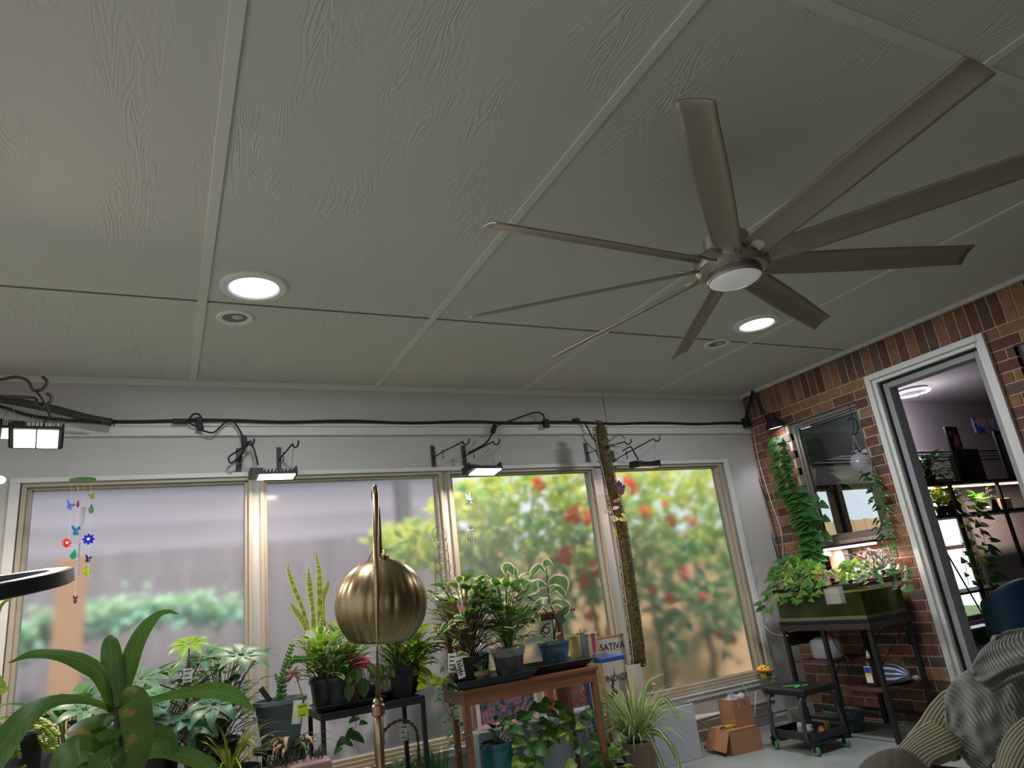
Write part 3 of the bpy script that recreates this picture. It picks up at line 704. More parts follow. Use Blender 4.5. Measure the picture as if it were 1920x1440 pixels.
# ------------------------------------------------------------------ chimes and suncatchers
def plate(mb, p, s, poly, t=.004, rot=0.0, yaw=0.0):
    M = Matrix.Translation(p) @ Matrix.Rotation(yaw, 4, 'Z') @ Matrix.Rotation(rot, 4, 'Y') @ Matrix(((1, 0, 0, 0), (0, 0, -1, 0), (0, 1, 0, 0), (0, 0, 0, 1)))
    mb.prism([(x*s, y*s) for x, y in poly], M, t)
BUT = [(0, -.5), (.25, -.75), (.6, -.6), (.55, -.15), (.3, .0), (.75, .2), (.95, .75), (.55, .7), (.12, .2), (.06, .5), (-.06, .5), (-.12, .2), (-.55, .7), (-.95, .75), (-.75, .2), (-.3, .0), (-.55, -.15), (-.6, -.6), (-.25, -.75)]
def flowerpoly(n): return [((.62+.38*abs(math.cos(a*n/2)))*math.cos(a), (.62+.38*abs(math.cos(a*n/2)))*math.sin(a)) for a in [2*math.pi*k/48 for k in range(48)]]
DROP = [(0, 1.0), (.25, .55), (.5, .1), (.55, -.3), (.35, -.65), (0, -.8), (-.35, -.65), (-.55, -.3), (-.5, .1), (-.25, .55)]
YC = 4.35
top = at(155, 901, y=YC)
ch = thing('wind_chime', top, 'colourful glass wind chime with butterflies and flowers at the first window', 'wind chime')
def acr(n, c): return mat('acrylic_'+n, c, .15, transl=.55, spec=.7)
m_ = MB(); m_.lathe([(.0001, .0), (.062, .0), (.064, .004), (.062, .008), (.0001, .008)], top, 30); m_.build('top_disc', acr('green', (90, 160, 110)), ch, smooth=True, autosmooth=.6)
strs = MB(); strs.tube([top, at(160, 799, y=D-.05)], .0012, 4)
for a, b in (((135, 905), (128, 1030)), ((147, 905), (140, 1140)), ((171, 905), (165, 1085)), ((158, 905), (160, 950))): strs.tube([at(*a, y=YC), at(*b, y=YC)], .001, 4)
strs.build('string', mat('clear_thread', (200, 200, 200), .4), ch)
for (px, py, poly, s, nm, c, yaw, rot, part) in ((131, 948, BUT, .030, 'sky', (108, 158, 226), .9, .35, 'butterfly'), (172, 930, BUT, .022, 'olive', (176, 188, 70), .8, -.3, 'butterfly'), (171, 955, DROP, .030, 'leafgreen', (44, 140, 90), .9, 0, 'leaf'),
      (142, 995, BUT, .034, 'teal', (40, 150, 190), 1.0, 0, 'butterfly'), (125, 1018, flowerpoly(9), .027, 'red', (226, 66, 50), .8, 0, 'flower'), (166, 1011, flowerpoly(8), .030, 'blue', (40, 60, 200), .25, 0, 'flower'),
      (138, 1040, DROP, .030, 'green2', (40, 168, 128), .5, .2, 'leaf'), (165, 1048, BUT, .024, 'navy', (52, 56, 130), 1.0, .2, 'butterfly'), (163, 1071, BUT, .033, 'lime', (178, 200, 60), .5, .5, 'butterfly'),
      (146, 945, DROP, .022, 'rust', (170, 70, 50), 1.2, 0, 'leaf'), (141, 1124, BUT, .026, 'plum', (140, 90, 110), 1.25, 0, 'butterfly')):
    m_ = MB(); p = at(px, py, y=YC); plate(m_, p, s, poly, .004, rot, yaw); o = m_.build(part, acr(nm, c), ch)
    if part == 'flower':
        m_ = MB(); m_.sphere(p+Vector((0, -.004, 0)), s*.25, sc=(1, .4, 1)); m_.build('flower_centre', mat('white_acrylic', (235, 235, 235), .3), o)
m_ = MB(); m_.tube([at(157, 951, y=YC), at(143, 1078, y=YC)], .012, 12); o = m_.build('glass_tube', mat('clear_tube', (240, 244, 250), .05, trans=.9, ior=1.2, alpha=.45), ch, smooth=True)
# hummingbird chime
top = at(873, 893, y=4.4); hb = thing('hummingbird_chime', top, 'small hummingbird wind chime hanging below the third grow light', 'wind chime')
m_ = MB(); m_.tube([top, at(876, 918, y=4.4)], .0012, 4); m_.tube([at(879, 950, y=4.4), at(881, 985, y=4.4)], .0012, 4); m_.build('string', M_wire, hb)
m_ = MB(); p = at(879, 938, y=4.4)
m_.sphere(p, .014, sc=(.8, .7, 1.5), M=Matrix.Rotation(.5, 3, 'Y')); m_.sphere(p+Vector((-.012, 0, -.02)), .008); m_.tube([p+Vector((-.014, 0, -.022)), p+Vector((-.03, 0, -.034))], [.002, .0008], 5)
m_.leaf(p, (.2, 0, 1), (0, -1, 0), .06, .02, 'lance', -.2, .1); m_.leaf(p, (-.35, 0, 1), (0, -1, 0), .055, .02, 'lance', .2, .1); m_.leaf(p, (.6, 0, -.5), (0, -1, 0), .04, .014, 'lance', 0, .1); m_.leaf(p, (.7, 0, .3), (0, -1, 0), .03, .02, 'lance', 0, .1)
m_.build('bird', mat('blue_grey_bird', (92, 118, 128), .4), hb, smooth=True)
m_ = MB(); c_ = at(882, 990, y=4.4)
for r, dz in ((.014, .006), (.010, .0), (.006, .004)): m_.tube([c_+Vector((r*math.cos(a), 0, dz+r*math.sin(a))) for a in [k*math.pi/8 for k in range(16)]], .0016, 5, closed=True)
m_.tube([c_+Vector((-.016, 0, -.012)), c_+Vector((.022, 0, -.012))], .0016, 5); m_.build('scroll', M_wire, hb)
for k, (px, l) in enumerate(((877, .058), (881, .07), (885, .066), (889, .06))):
    q = at(px, 998, y=4.4); m_ = MB(); m_.tube([q, q-Vector((0, 0, l))], .0028, 7); m_.build('chime_tube', mat('silver_tube', (190, 196, 190), .25, metal=.9), hb, smooth=True)
# hand-shaped suncatcher
c_ = at(1163, 916, y=4.22); hs = thing('hand_suncatcher', c_, 'mosaic suncatcher shaped like a hand hanging beside the moss pole', 'suncatcher')
HAND = [(-.9, .35), (-.62, -.5), (0, -1.0), (.62, -.6), (1.0, .55), (.72, .62), (.55, .15), (.42, .1), (.40, .85), (.22, .95), (.14, .2), (.05, .15), (.0, 1.15), (-.2, 1.2), (-.22, .2), (-.3, .15), (-.38, .95), (-.58, .9), (-.58, .05), (-.7, .4)]
m_ = MB(); plate(m_, c_, .052, HAND, .006, .1, .2); m_.build('mosaic_hand', mat('mosaic_glass', (196, 108, 62), .2, col2=(58, 96, 138), scale=45, transl=.4), hs)
m_ = MB(); pts = []
M = Matrix.Translation(c_) @ Matrix.Rotation(.2, 4, 'Z') @ Matrix.Rotation(.1, 4, 'Y'); m_.tube([M @ Vector((x*.052, 0, y*.052)) for x, y in HAND], .0035, 5, closed=True); m_.build('lead_rim', M_blk, hs)
m_ = MB(); m_.tube([c_+Vector((.045, 0, .02)), at(1150, 880, y=4.22)], .001, 4); m_.tube([c_+Vector((-.035, 0, .02)), at(1150, 880, y=4.22)], .001, 4); m_.tube([at(1150, 880, y=4.22), at(1152, 850, y=4.3)], .001, 4); m_.build('string', M_wire, hs)
# ------------------------------------------------------------------ black clamp lamp in the brick corner
YL = 4.3
base = at(1387, 797, x=XR-.08); base.y = min(base.y, D-.06)
el = at(1411, 736, y=4.42); jt = at(1441, 787, y=4.28); t = thing('clamp_lamp', base, 'black swing-arm lamp clamped in the brick corner, lit', 'lamp')
m_ = MB(); m_.cbox(base, (.05, .06, .09)); m_.tube([base+Vector((0, -.02, -.05)), base+Vector((0, -.02, .05))], .014, 8); m_.build('clamp', M_blk, t, bevel=.004)
m_ = MB()
for o_ in (-.012, .012):
    m_.tube([base+Vector((0, o_, .03)), el+Vector((0, o_, 0))], .006, 6); m_.tube([el+Vector((0, o_, 0)), jt+Vector((0, o_, .0))], .006, 6)
m_.sphere(el, .02); m_.build('arm', M_blk, t, smooth=True)
sp = [jt+Vector((0, .0, -.0)), jt+Vector((.0, 0, -.03))]
ax = (at(1458, 818, y=4.26)-at(1445, 778, y=4.26)).normalized(); sh = at(1446, 776, y=4.26)
f_, s1, s2 = frame(ax); M = Matrix((s1, s2, f_)).transposed().to_4x4(); M.translation = sh
m_ = MB(); m_.lathe([(.0001, -.012), (.02, -.012), (.028, .0), (.030, .03), (.034, .045), (.055, .062), (.074, .09), (.083, .125), (.086, .135), (.083, .135), (.07, .09), (.05, .065), (.03, .05)], M=M, seg=28); m_.build('lamp_shade', M_blk, t, smooth=True, autosmooth=.8)
m_ = MB(); m_.lathe([(.0001, .118), (.04, .12), (.079, .124)], M=M, seg=28); m_.build('bulb', mat('lamp_glow', (240, 246, 255), .5, emit=6, ecol=(235, 242, 255)), t, smooth=True)
l_ = lamp_in(t, 'bulb_light', 'SPOT', M @ Vector((0, 0, .14)), 8, (.95, .96, 1), .04, spot=2.2); l_.rotation_euler = (-f_).to_track_quat('Z', 'Y').to_euler()

def wallcord(pts, r, lab, m=None, x=XR-.02):
    mb = MB(); mb.tube(bez([at(px, py, x=x) for px, py in pts], 8), r, 6); return mb.build('power_lead', m or M_cab, smooth=True, label=lab, cat='cord', group='cords down the brick corner')
wallcord([(1402, 800), (1405, 850), (1418, 900), (1440, 980), (1462, 1060), (1478, 1140)], .005, 'dark cord furthest left down the brick corner')
wallcord([(1398, 780), (1408, 850), (1425, 905), (1448, 975), (1468, 1060)], .004, 'second dark cord down the brick corner')
wallcord([(1412, 805), (1424, 870), (1447, 945), (1463, 990), (1468, 1030), (1466, 1065)], .004, 'white cord curving down the brick beside the ivy', mat('white_cord', (200, 200, 200), .5))
# ------------------------------------------------------------------ plant builders
M_stem = mat('green_stem', (96, 112, 60), .6); M_stemb = mat('brown_stem', (104, 80, 58), .7); M_soil = mat('potting_soil', (52, 42, 34), .95, var=.4, scale=60, bump=.8, bscale=90)
M_bpot = mat('black_nursery_pot', (34, 34, 36), .45, var=.1); M_gpot = mat('grey_plastic_pot', (98, 110, 112), .5); M_tray = mat('black_plastic_tray', (26, 27, 28), .4)
M_tag = mat('white_plastic_tag', (226, 224, 214), .5); M_print = mat('tag_print', (70, 78, 66), .6)
L_dr = leafmat('dracaena_leaf', (66, 104, 40), mode='rib', rib=(96, 128, 56), rough=.35, transl=.3); L_drb = leafmat('scorched_leaf', (78, 106, 42), mode='scorch', edge=(138, 118, 60), rough=.35, transl=.3)
L_li = leafmat('lime_leaf', (128, 168, 44), transl=.4); L_md = leafmat('mid_green_leaf', (66, 112, 46), transl=.3); L_dk = leafmat('dark_green_leaf', (36, 72, 38), rough=.28, transl=.15)
L_sch = leafmat('umbrella_leaf', (74, 118, 80), rough=.42, transl=.2, sheen=.5, rib=(120, 160, 140)); L_va = leafmat('cream_edged_leaf', (84, 128, 60), edge=(226, 226, 160), mode='edge', transl=.35)
L_sn = leafmat('snake_plant_leaf', (112, 132, 70), edge=(206, 200, 96), mode='bands', rough=.4, transl=.2); L_sp = leafmat('striped_spider_leaf', (136, 168, 96), edge=(226, 228, 170), mode='center', transl=.35)
L_spg = leafmat('yellow_green_blade', (136, 156, 50), transl=.35); L_po = leafmat('pothos_leaf', (84, 134, 44), mode='patch', edge=(146, 172, 60), transl=.35); L_pr = leafmat('prayer_leaf', (64, 92, 42), rib=(160, 180, 80), transl=.2)
L_gr = leafmat('grass_blade', (70, 128, 64), transl=.35); L_rub = leafmat('variegated_rubber_leaf', (110, 150, 96), edge=(232, 232, 196), mode='edge', rough=.3, transl=.3)
L_red = leafmat('copper_leaf', (150, 104, 84), transl=.3); L_dry = leafmat('dried_leaf', (176, 142, 104), transl=.3)
def depth(p): return -(RM.transposed() @ (Vector(p)-Vector((0, 0, CAM_Z)))).z
def mpx(p): return depth(p)/1280.0
def ribbon(mb, pts, y, y2=None, n=5, fold=.2, roll=0.0):
    """leaf blade through photo points (px, py, width px), y = depth (or from y to y2)"""
    Q = bez([Vector(q) for q in pts], n); N_ = len(Q); P = []; wv = []
    for i, q in enumerate(Q):
        yy = y if y2 is None else y+(y2-y)*i/(N_-1)
        p = at(q.x, q.y, y=yy); P.append(p); wv.append(max(.4, q.z)*mpx(p)/2)
    vs = []; uvs = []
    for i in range(N_):
        t = (P[min(i+1, N_-1)]-P[max(i-1, 0)]).normalized(); v = (P[i]-Vector((0, 0, CAM_Z))).normalized()
        sd = t.cross(v)
        if sd.length < .05: sd = Vector((1, 0, 0))
        sd.normalize(); sd = Quaternion(t, roll) @ sd; nn = sd.cross(t)
        w = wv[i]/max(.35, math.cos(roll))
        vs += [P[i]-sd*w+nn*fold*w, P[i], P[i]+sd*w+nn*fold*w]; uvs += [(0, i/(N_-1)), (.5, i/(N_-1)), (1, i/(N_-1))]
    fs = []
    for i in range(N_-1): a = i*3; fs += [(a, a+1, a+4, a+3), (a+1, a+2, a+5, a+4)]
    mb.add(vs, fs, uvs)
def pot(t, c, r, h, m, r0=None, name='pot', rim=.006, soil=True, sq=False, seg=28):
    """c = centre of the pot's foot"""
    r0 = r0 or r*.76; c = Vector(c)
    if sq:
        R = Matrix.Rotation(math.pi/4, 4, 'Z'); k = 1.41; seg = 4
    else: R = Matrix.Identity(4); k = 1
    M = Matrix.Translation(c) @ R
    mb = MB(); mb.lathe([(.0001, 0), (r0*k, 0), (r*k*.97, h-.022), ((r+rim)*k, h-.020), ((r+rim)*k, h), ((r-.004)*k, h), ((r-.008)*k, h-.03)], M=M, seg=seg)
    o = mb.build(name, m, t, smooth=not sq, autosmooth=.6)
    if soil: mb = MB(); mb.lathe([(.0001, h-.018), ((r-.006)*k, h-.022)], M=M, seg=seg); mb.build('soil', M_soil, t)
    return c+Vector((0, 0, h-.02))
def sprig(st, lf, base, tip, L, Wd, shape, droop, r=.0025, aim=None, fold=.25):
    """petiole from base to tip, blade beyond it"""
    base = Vector(base); tip = Vector(tip); mid = lerp(base, tip, .5)+Vector((0, 0, (tip-base).length*.12))
    st.tube(bez([base, mid, tip], 3), [r]*6+[r*.6], 5)
    d = (tip-mid).normalized()
    if aim is not None: d = (d+Vector(aim)).normalized()
    lf.leaf(tip, d, (0, 0, 1), L, Wd, shape, droop, fold)
def bush(t, base, n, R, H0, H1, L, Wd, shape, mats, droop=.9, sm=None, lean=(0, 0), seed=1, r=.0025, fold=.2, up=.2, levels=None):
    """n leaves on petioles inside a dome of radius R between heights H0 and H1 above the base"""
    rs = random.Random(seed); st = MB(); lfs = [MB() for _ in mats]; base = Vector(base)
    for i in range(n):
        a = rs.uniform(0, 6.283); q = math.sqrt(rs.random()); h = rs.uniform(H0, H1)
        tip = base+Vector((math.cos(a)*R*q+lean[0]*h, math.sin(a)*R*q+lean[1]*h, h))
        b0 = base+Vector((math.cos(a)*R*q*.2+lean[0]*h*.3, math.sin(a)*R*q*.2, h*.35 if h > .12 else 0))
        k = rs.uniform(.7, 1.15)
        sprig(st, lfs[i % len(mats)], b0, tip, L*k, Wd*k, shape, droop*rs.uniform(.5, 1.3), r, (math.cos(a)*.9, math.sin(a)*.9, up), fold)
        st.tube([base+Vector((rs.uniform(-.01, .01), rs.uniform(-.01, .01), 0)), b0], r*1.2, 5)
    st.build('stems', sm or M_stem, t, smooth=True)
    for m_, l_ in zip(mats, lfs):
        if l_.v: l_.build('foliage', m_, t, smooth=True)
def rosette(t, base, n, L, Wd, m, seed=1, droop=2.0, spread=.9, name='foliage', rise=1.0):
    rs = random.Random(seed); mb = MB()
    for i in range(n):
        a = 6.283*i/n*2.4+rs.uniform(-.3, .3); e = rs.uniform(.15, spread)
        d = Vector((math.cos(a)*e, math.sin(a)*e, rise))
        mb.leaf(Vector(base)+Vector((math.cos(a), math.sin(a), 0))*.01, d, Vector((-math.cos(a), -math.sin(a), .3)), L*rs.uniform(.6, 1.1), Wd, 'strap', droop*rs.uniform(.45, 1.15), .3, n=9)
    return mb.build(name, m, t, smooth=True)
def whorl(lf, c, n, L, Wd, droop=.8, ax=(0, 0, 1), ph=0.0, flat=.15):
    _, s1, s2 = frame(ax)
    for k in range(n):
        a = ph+6.283*k/n; d = s1*math.cos(a)+s2*math.sin(a)+Vector(ax)*flat
        b = Vector(c)+(s1*math.cos(a)+s2*math.sin(a))*.012
        lf.leaf(b, d, ax, L*random.uniform(.85, 1.1), Wd, 'lance', droop, .22, n=6)
def vine(t, pts, n, L, mats, seed=1, name='vine', r=.002, sm=None, spread=.03, wd=.8, wall=False):
    rs = random.Random(seed); P = bez(pts, 10); st = MB(); st.tube(P, r, 5); st.build('vine_stem', sm or M_stem, t, smooth=True)
    lfs = [MB() for _ in mats]
    for i in range(n):
        p = P[min(len(P)-1, int((i+.5)/n*len(P)))]; a = rs.uniform(-.6, .6)+(0 if i % 2 else math.pi)
        d = Vector((math.cos(a), -.35-rs.random()*.5, rs.uniform(-.7, .1)))
        if wall: d = Vector((-.30-rs.random()*.35, math.cos(a), d.z))
        k = rs.uniform(.65, 1.15)
        lfs[i % len(mats)].leaf(p+d.normalized()*spread*rs.random(), d, Vector((-.8, 0, .6)) if wall else Vector((0, -.8, .6)), L*k, L*k*wd, 'heart', rs.uniform(.4, 1.1), .22, n=6)
    for m_, l_ in zip(mats, lfs):
        if l_.v: l_.build('foliage', m_, t, smooth=True)
def ptag(t, p, w, h, rz=0.0, tilt=0.0, m=None, pr=None, lines=4, name='plant_tag'):
    R = Matrix.Rotation(rz, 4, 'Z') @ Matrix.Rotation(tilt, 4, 'Y'); M = Matrix.Translation(Vector(p)) @ R
    mb = MB(); mb.box((-w/2, -.0008, -h/2), (w/2, .0008, h/2), None, M); o = mb.build(name, m or M_tag, t)
    if lines:
        mb = MB()
        for k in range(lines):
            z = h*(.32-.64*k/max(1, lines-1)); mb.box((-w*.36, -.0016, z-h*.035), (w*(.36 if k % 2 == 0 else .15), -.0006, z+h*.035), None, M)
        mb.build('printed_lines', pr or M_print, o)
    return o
def potted(name, c, lab, cat='potted plant', group=None): return thing(name, c, lab, cat, group)
# ------------------------------------------------------------------ low bench and the left-hand crowd of plants
M_woodlow = mat('pine_bench_wood', (150, 112, 78), .6, var=.15, scale=5, stretch=(.4, 6, 6), bump=.1)
bz = .60
t = thing('plant_bench', (-.1, 3.95, 0), 'low wooden bench under the plants at the left windows', 'bench')
MB().box((-.75, 3.72, bz-.03), (.39, 4.32, bz)).build('bench_top', M_woodlow, t, bevel=.004)
for x, y in ((-.7, 3.77), (.34, 3.77), (-.7, 4.27), (.34, 4.27)): MB().box((x-.025, y-.025, 0), (x+.025, y+.025, bz-.03)).build('leg', M_woodlow, t)
# 1 dracaena in front
yD = 2.9
b0 = at(225, 1430, y=yD); t = potted('dracaena', (b0.x, yD, 0), 'broad-leaved green dracaena with long arching leaves, nearest plant at the left')
s0 = pot(t, (b0.x, yD, 0), .15, .28, mat('terracotta_brown_pot', (120, 78, 58), .7))
m_ = MB(); m_.tube([s0-Vector((0, 0, .01)), at(226, 1400, y=yD), at(222, 1330, y=yD), at(221, 1300, y=yD)], [.022, .019, .016, .01], 10); m_.build('stem', mat('cane_stem', (64, 56, 44), .8), t, smooth=True)
A, B = MB(), MB()
ribbon(A, [(216, 1335, 16), (190, 1268, 26), (158, 1242, 30), (110, 1227, 20), (60, 1226, 14), (16, 1243, 2)], yD, yD-.1, roll=.5)
ribbon(A, [(222, 1325, 20), (238, 1262, 32), (254, 1212, 30), (274, 1176, 24), (298, 1152, 12), (318, 1147, 7), (336, 1152, 1)], yD, yD-.05, roll=.2)
ribbon(A, [(224, 1322, 24), (214, 1272, 38), (207, 1222, 34), (206, 1200, 24), (208, 1190, 8)], yD-.01, yD+.05, roll=-.2)
ribbon(A, [(222, 1325, 12), (224, 1280, 26), (220, 1240, 20), (217, 1216, 2)], yD-.05, yD-.04)
ribbon(B, [(232, 1318, 22), (245, 1308, 44), (252, 1322, 54), (258, 1360, 54), (262, 1400, 42), (246, 1460, 30)], yD-.05, yD-.2, fold=.1)
ribbon(A, [(232, 1330, 10), (270, 1318, 12), (330, 1303, 16), (395, 1296, 28), (440, 1308, 26), (478, 1334, 2)], yD, yD+.15, roll=.6)
ribbon(A, [(212, 1330, 10), (160, 1312, 14), (100, 1314, 22), (48, 1342, 40), (8, 1392, 46), (-20, 1440, 40)], yD, yD-.3, roll=.3)
ribbon(B, [(214, 1345, 12), (190, 1350, 26), (158, 1368, 40), (135, 1382, 30), (124, 1388, 3)], yD-.02, yD-.15, roll=.3)
ribbon(A, [(228, 1370, 10), (205, 1384, 24), (182, 1370, 20), (168, 1358, 3)], yD-.03, yD-.1)
ribbon(A, [(222, 1400, 14), (200, 1402, 36), (170, 1412, 44), (150, 1440, 40), (140, 1480, 20)], yD-.03, yD-.2)
ribbon(A, [(232, 1395, 14), (262, 1392, 34), (300, 1386, 42), (318, 1400, 30), (322, 1420, 6)], yD-.03, yD-.1, roll=.4)
ribbon(A, [(215, 1420, 16), (160, 1392, 26), (130, 1410, 44), (112, 1450, 40), (100, 1490, 20)], yD-.1, yD-.3)
ribbon(A, [(236, 1425, 12), (300, 1412, 18), (350, 1418, 30), (390, 1436, 22), (420, 1460, 3)], yD-.02, yD-.1, roll=.3)
ribbon(A, [(225, 1440, 20), (210, 1420, 42), (190, 1440, 50), (175, 1500, 40)], yD-.15, yD-.25)
A.build('foliage', L_dr, t, smooth=True); B.build('foliage', L_drb, t, smooth=True)
# 2 umbrella tree
yS = 3.55
b0 = at(352, 1440, y=yS); t = potted('umbrella_tree', (b0.x, yS, 0), 'umbrella tree with glossy blue-green leaf whorls before the first pane')
s0 = pot(t, (b0.x, yS, 0), .14, .26, M_bpot)
m_ = MB(); A, B = MB(), MB()
tr = [s0-Vector((0, 0, .01)), at(350, 1440, y=yS), at(346, 1360, y=yS), at(352, 1290, y=yS), at(354, 1235, y=yS)]
m_.tube(bez(tr, 5), .008, 7)
for (px, py, fx, fy, n, L, dr, lim) in ((355, 1207, 353, 1250, 8, .105, .9, 1), (381, 1230, 352, 1285, 8, .135, .7, 0), (452, 1228, 356, 1292, 8, .14, .6, 0), (262, 1272, 350, 1300, 8, .12, .7, 0), (191, 1246, 215, 1290, 7, .10, .7, 0),
        (300, 1305, 346, 1330, 8, .13, .9, 0), (402, 1320, 348, 1345, 8, .15, 1.4, 0), (160, 1330, 230, 1370, 7, .13, .9, 0), (370, 1345, 348, 1380, 8, .13, 1.1, 0), (255, 1335, 300, 1390, 8, .12, .9, 0), (345, 1372, 347, 1400, 7, .12, 1.2, 0), (195, 1365, 300, 1420, 7, .12, 1.2, 0), (290, 1348, 340, 1400, 7, .13, 1.0, 0)):
    yy = yS+random.uniform(-.1, .12); c_ = at(px, py, y=yy); whorl(B if lim else A, c_, n, L, L*.40, dr, ax=(random.uniform(-.25, .25), -.45, 1), ph=random.random()*6)
    m_.tube(bez([at(fx, fy, y=yS), lerp(at(fx, fy, y=yS), c_, .6)+Vector((0, 0, .0)), c_], 4), .003, 5)
m_.build('stem', mat('dark_petiole', (70, 52, 46), .6), t, smooth=True); A.build('foliage', L_sch, t, smooth=True); B.build('foliage', L_li, t, smooth=True)
ptag(t, at(352, 1266, y=yS-.03), .036, .055, .2, lines=3)
# 3 backing foliage plants on the bench
def benchplant(px, y, pr_, h, lab, n, R, H0, H1, L, Wd, shape, mats, name='potted_plant', m=None, z=None, **k):
    b = at(px, 1440, y=y); c = Vector((b.x, y, bz if z is None else z)); t = potted(name, c, lab, group=None); s = pot(t, c, pr_, h, m or M_bpot); bush(t, s, n, R, H0, H1, L, Wd, shape, mats, **k); return t
benchplant(300, 3.95, .085, .15, 'bushy dark green plant behind the umbrella tree whorls', 90, .22, .04, .34, .13, .055, 'ovate', [L_dk, L_md], seed=4)
benchplant(120, 4.0, .085, .15, 'leafy dark plant low behind the arching dracaena leaf', 80, .22, .05, .30, .14, .065, 'ovate', [L_md, L_dk], seed=5)
benchplant(415, 4.05, .08, .14, 'dense small-leaved green plant left of the grey pot', 130, .19, .05, .40, .075, .042, 'ovate', [L_dk, L_md], seed=6, r=.002)
benchplant(215, 4.12, .08, .14, 'broad bright-leaved plant behind the dracaena stem', 26, .17, .10, .36, .15, .085, 'heart', [L_md, L_li], seed=8)
benchplant(375, 3.82, .07, .12, 'purple-black leaved plant below the umbrella tree', 50, .16, .02, .22, .14, .055, 'lance', [L_dk, leafmat('purple_leaf', (70, 56, 62), transl=.2)], seed=9, up=.6)
# low yellow-green tufts and spider plant
b = at(432, 1432, y=3.55); z0 = b.z-.02; t = potted('spider_plant', (b.x, 3.55, 0), 'yellow-green spider plant in the left foreground, at the bottom edge')
s = pot(t, (b.x, 3.55, 0), .12, z0, M_bpot, r0=.09); rosette(t, s, 46, .30, .010, L_spg, seed=3, droop=2.1, spread=1.2)
# 4 trailing button-leaf plant in black pot, with a small grey pot beside it
b = at(35, 1425, y=3.5); t = potted('trailing_plant', (b.x, 3.5, 0), 'trailing plant with tiny yellow-green leaves spilling from a black pot at far left')
s = pot(t, (b.x, 3.5, 0), .075, at(35, 1378, y=3.5).z, M_bpot, r0=.06)
m_ = MB(); st = MB()
for (pp) in ([(35, 1375), (60, 1362), (92, 1368), (100, 1400)], [(38, 1374), (35, 1358), (58, 1352), (80, 1356), (104, 1378)], [(30, 1375), (22, 1385), (28, 1405), (34, 1430), (40, 1440)], [(32, 1376), (24, 1372), (26, 1395), (31, 1420)], [(25, 1376), (8, 1372), (2, 1400), (6, 1430)], [(40, 1375), (62, 1355), (74, 1365), (85, 1395), (96, 1410)], [(36, 1372), (50, 1350), (70, 1348), (96, 1362)], [(20, 1372), (5, 1385), (-6, 1410)]):
    P = bez([at(a_, b_, y=3.42+random.uniform(-.03, .05)) for a_, b_ in pp], 10); st.tube(P, .0012, 4)
    for i, p in enumerate(P):
        for sgn in (-1, 1):
            m_.leaf(p, Vector((sgn, -.4, random.uniform(-.2, .4))), (0, -.5, 1), .020, .015, 'round', .5, .2, n=3)
m_.build('foliage', leafmat('button_leaf', (150, 172, 56), transl=.4), t, smooth=True); st.build('stems', M_stem, t)
b = at(62, 1430, y=3.55); t = thing('plastic_pot', (b.x, 3.56, 0), 'small grey plastic pot beside the black pot at far left', 'pot'); pot(t, (b.x+.02, 3.56, 0), .045, at(62, 1385, y=3.56).z, mat('lilac_grey_pot', (120, 112, 124), .4), r0=.036)
t = potted('palm_seedling', at(-12, 1440, y=3.2)*1.0-Vector((0, 0, at(-12, 1440, y=3.2).z)), 'thin green blades of a plant cut off by the left picture edge')
c_ = WORLD[t.name]; s = pot(t, c_, .09, .5, M_bpot); A = MB()
for pp in ([(-20, 1300, 4), (-5, 1160, 6), (10, 1127, 5), (30, 1117, 1)], [(-25, 1300, 4), (-10, 1170, 6), (5, 1132, 5), (26, 1124, 1)], [(-30, 1300, 5), (-20, 1260, 14), (0, 1290, 22), (16, 1292, 3)]): ribbon(A, [tuple(pp[0])]+pp[1:], 3.15, 3.1)
for dx in (-22, -27): A.tube([s, at(dx, 1300, y=3.15)], .003, 5)
A.build('foliage', L_spg, t, smooth=True)
# arc of the dark round reading lamp at the left edge
c_ = at(-62, 1112, y=1.5); t = thing('ring_lamp', (c_.x, 1.5, 0), 'dark flat round lamp head cut off by the left picture edge', 'lamp')
R = Matrix.Rotation(math.radians(-6), 4, 'Y') @ Matrix.Rotation(math.radians(9), 4, 'X')
m_ = MB(); m_.lathe([(.155, -.010), (.155, .012), (.148, .014), (.120, .014), (.118, .006), (.118, -.008), (.124, -.012), (.148, -.013), (.155, -.010)], M=Matrix.Translation(c_) @ R, seg=56); m_.build('lamp_head', mat('gunmetal_shade', (58, 56, 56), .35, metal=.4), t, smooth=True, autosmooth=.6)
m_ = MB(); m_.lathe([(.119, -.004), (.0001, .0)], M=Matrix.Translation(c_) @ R, seg=40); m_.build('diffuser', mat('grey_diffuser', (84, 80, 78), .5), t, smooth=True)
m_ = MB(); m_.tube([c_-Vector((.15, 0, 0)), Vector((c_.x-.25, 1.5, 1.2)), Vector((c_.x-.25, 1.5, .02))], .012, 8); m_.build('stand', M_blk, t, smooth=True); m_ = MB(); m_.lathe([(.0001, 0), (.14, 0), (.14, .015), (.0001, .02)], (c_.x-.25, 1.5, 0)); m_.build('base', M_blk, t)
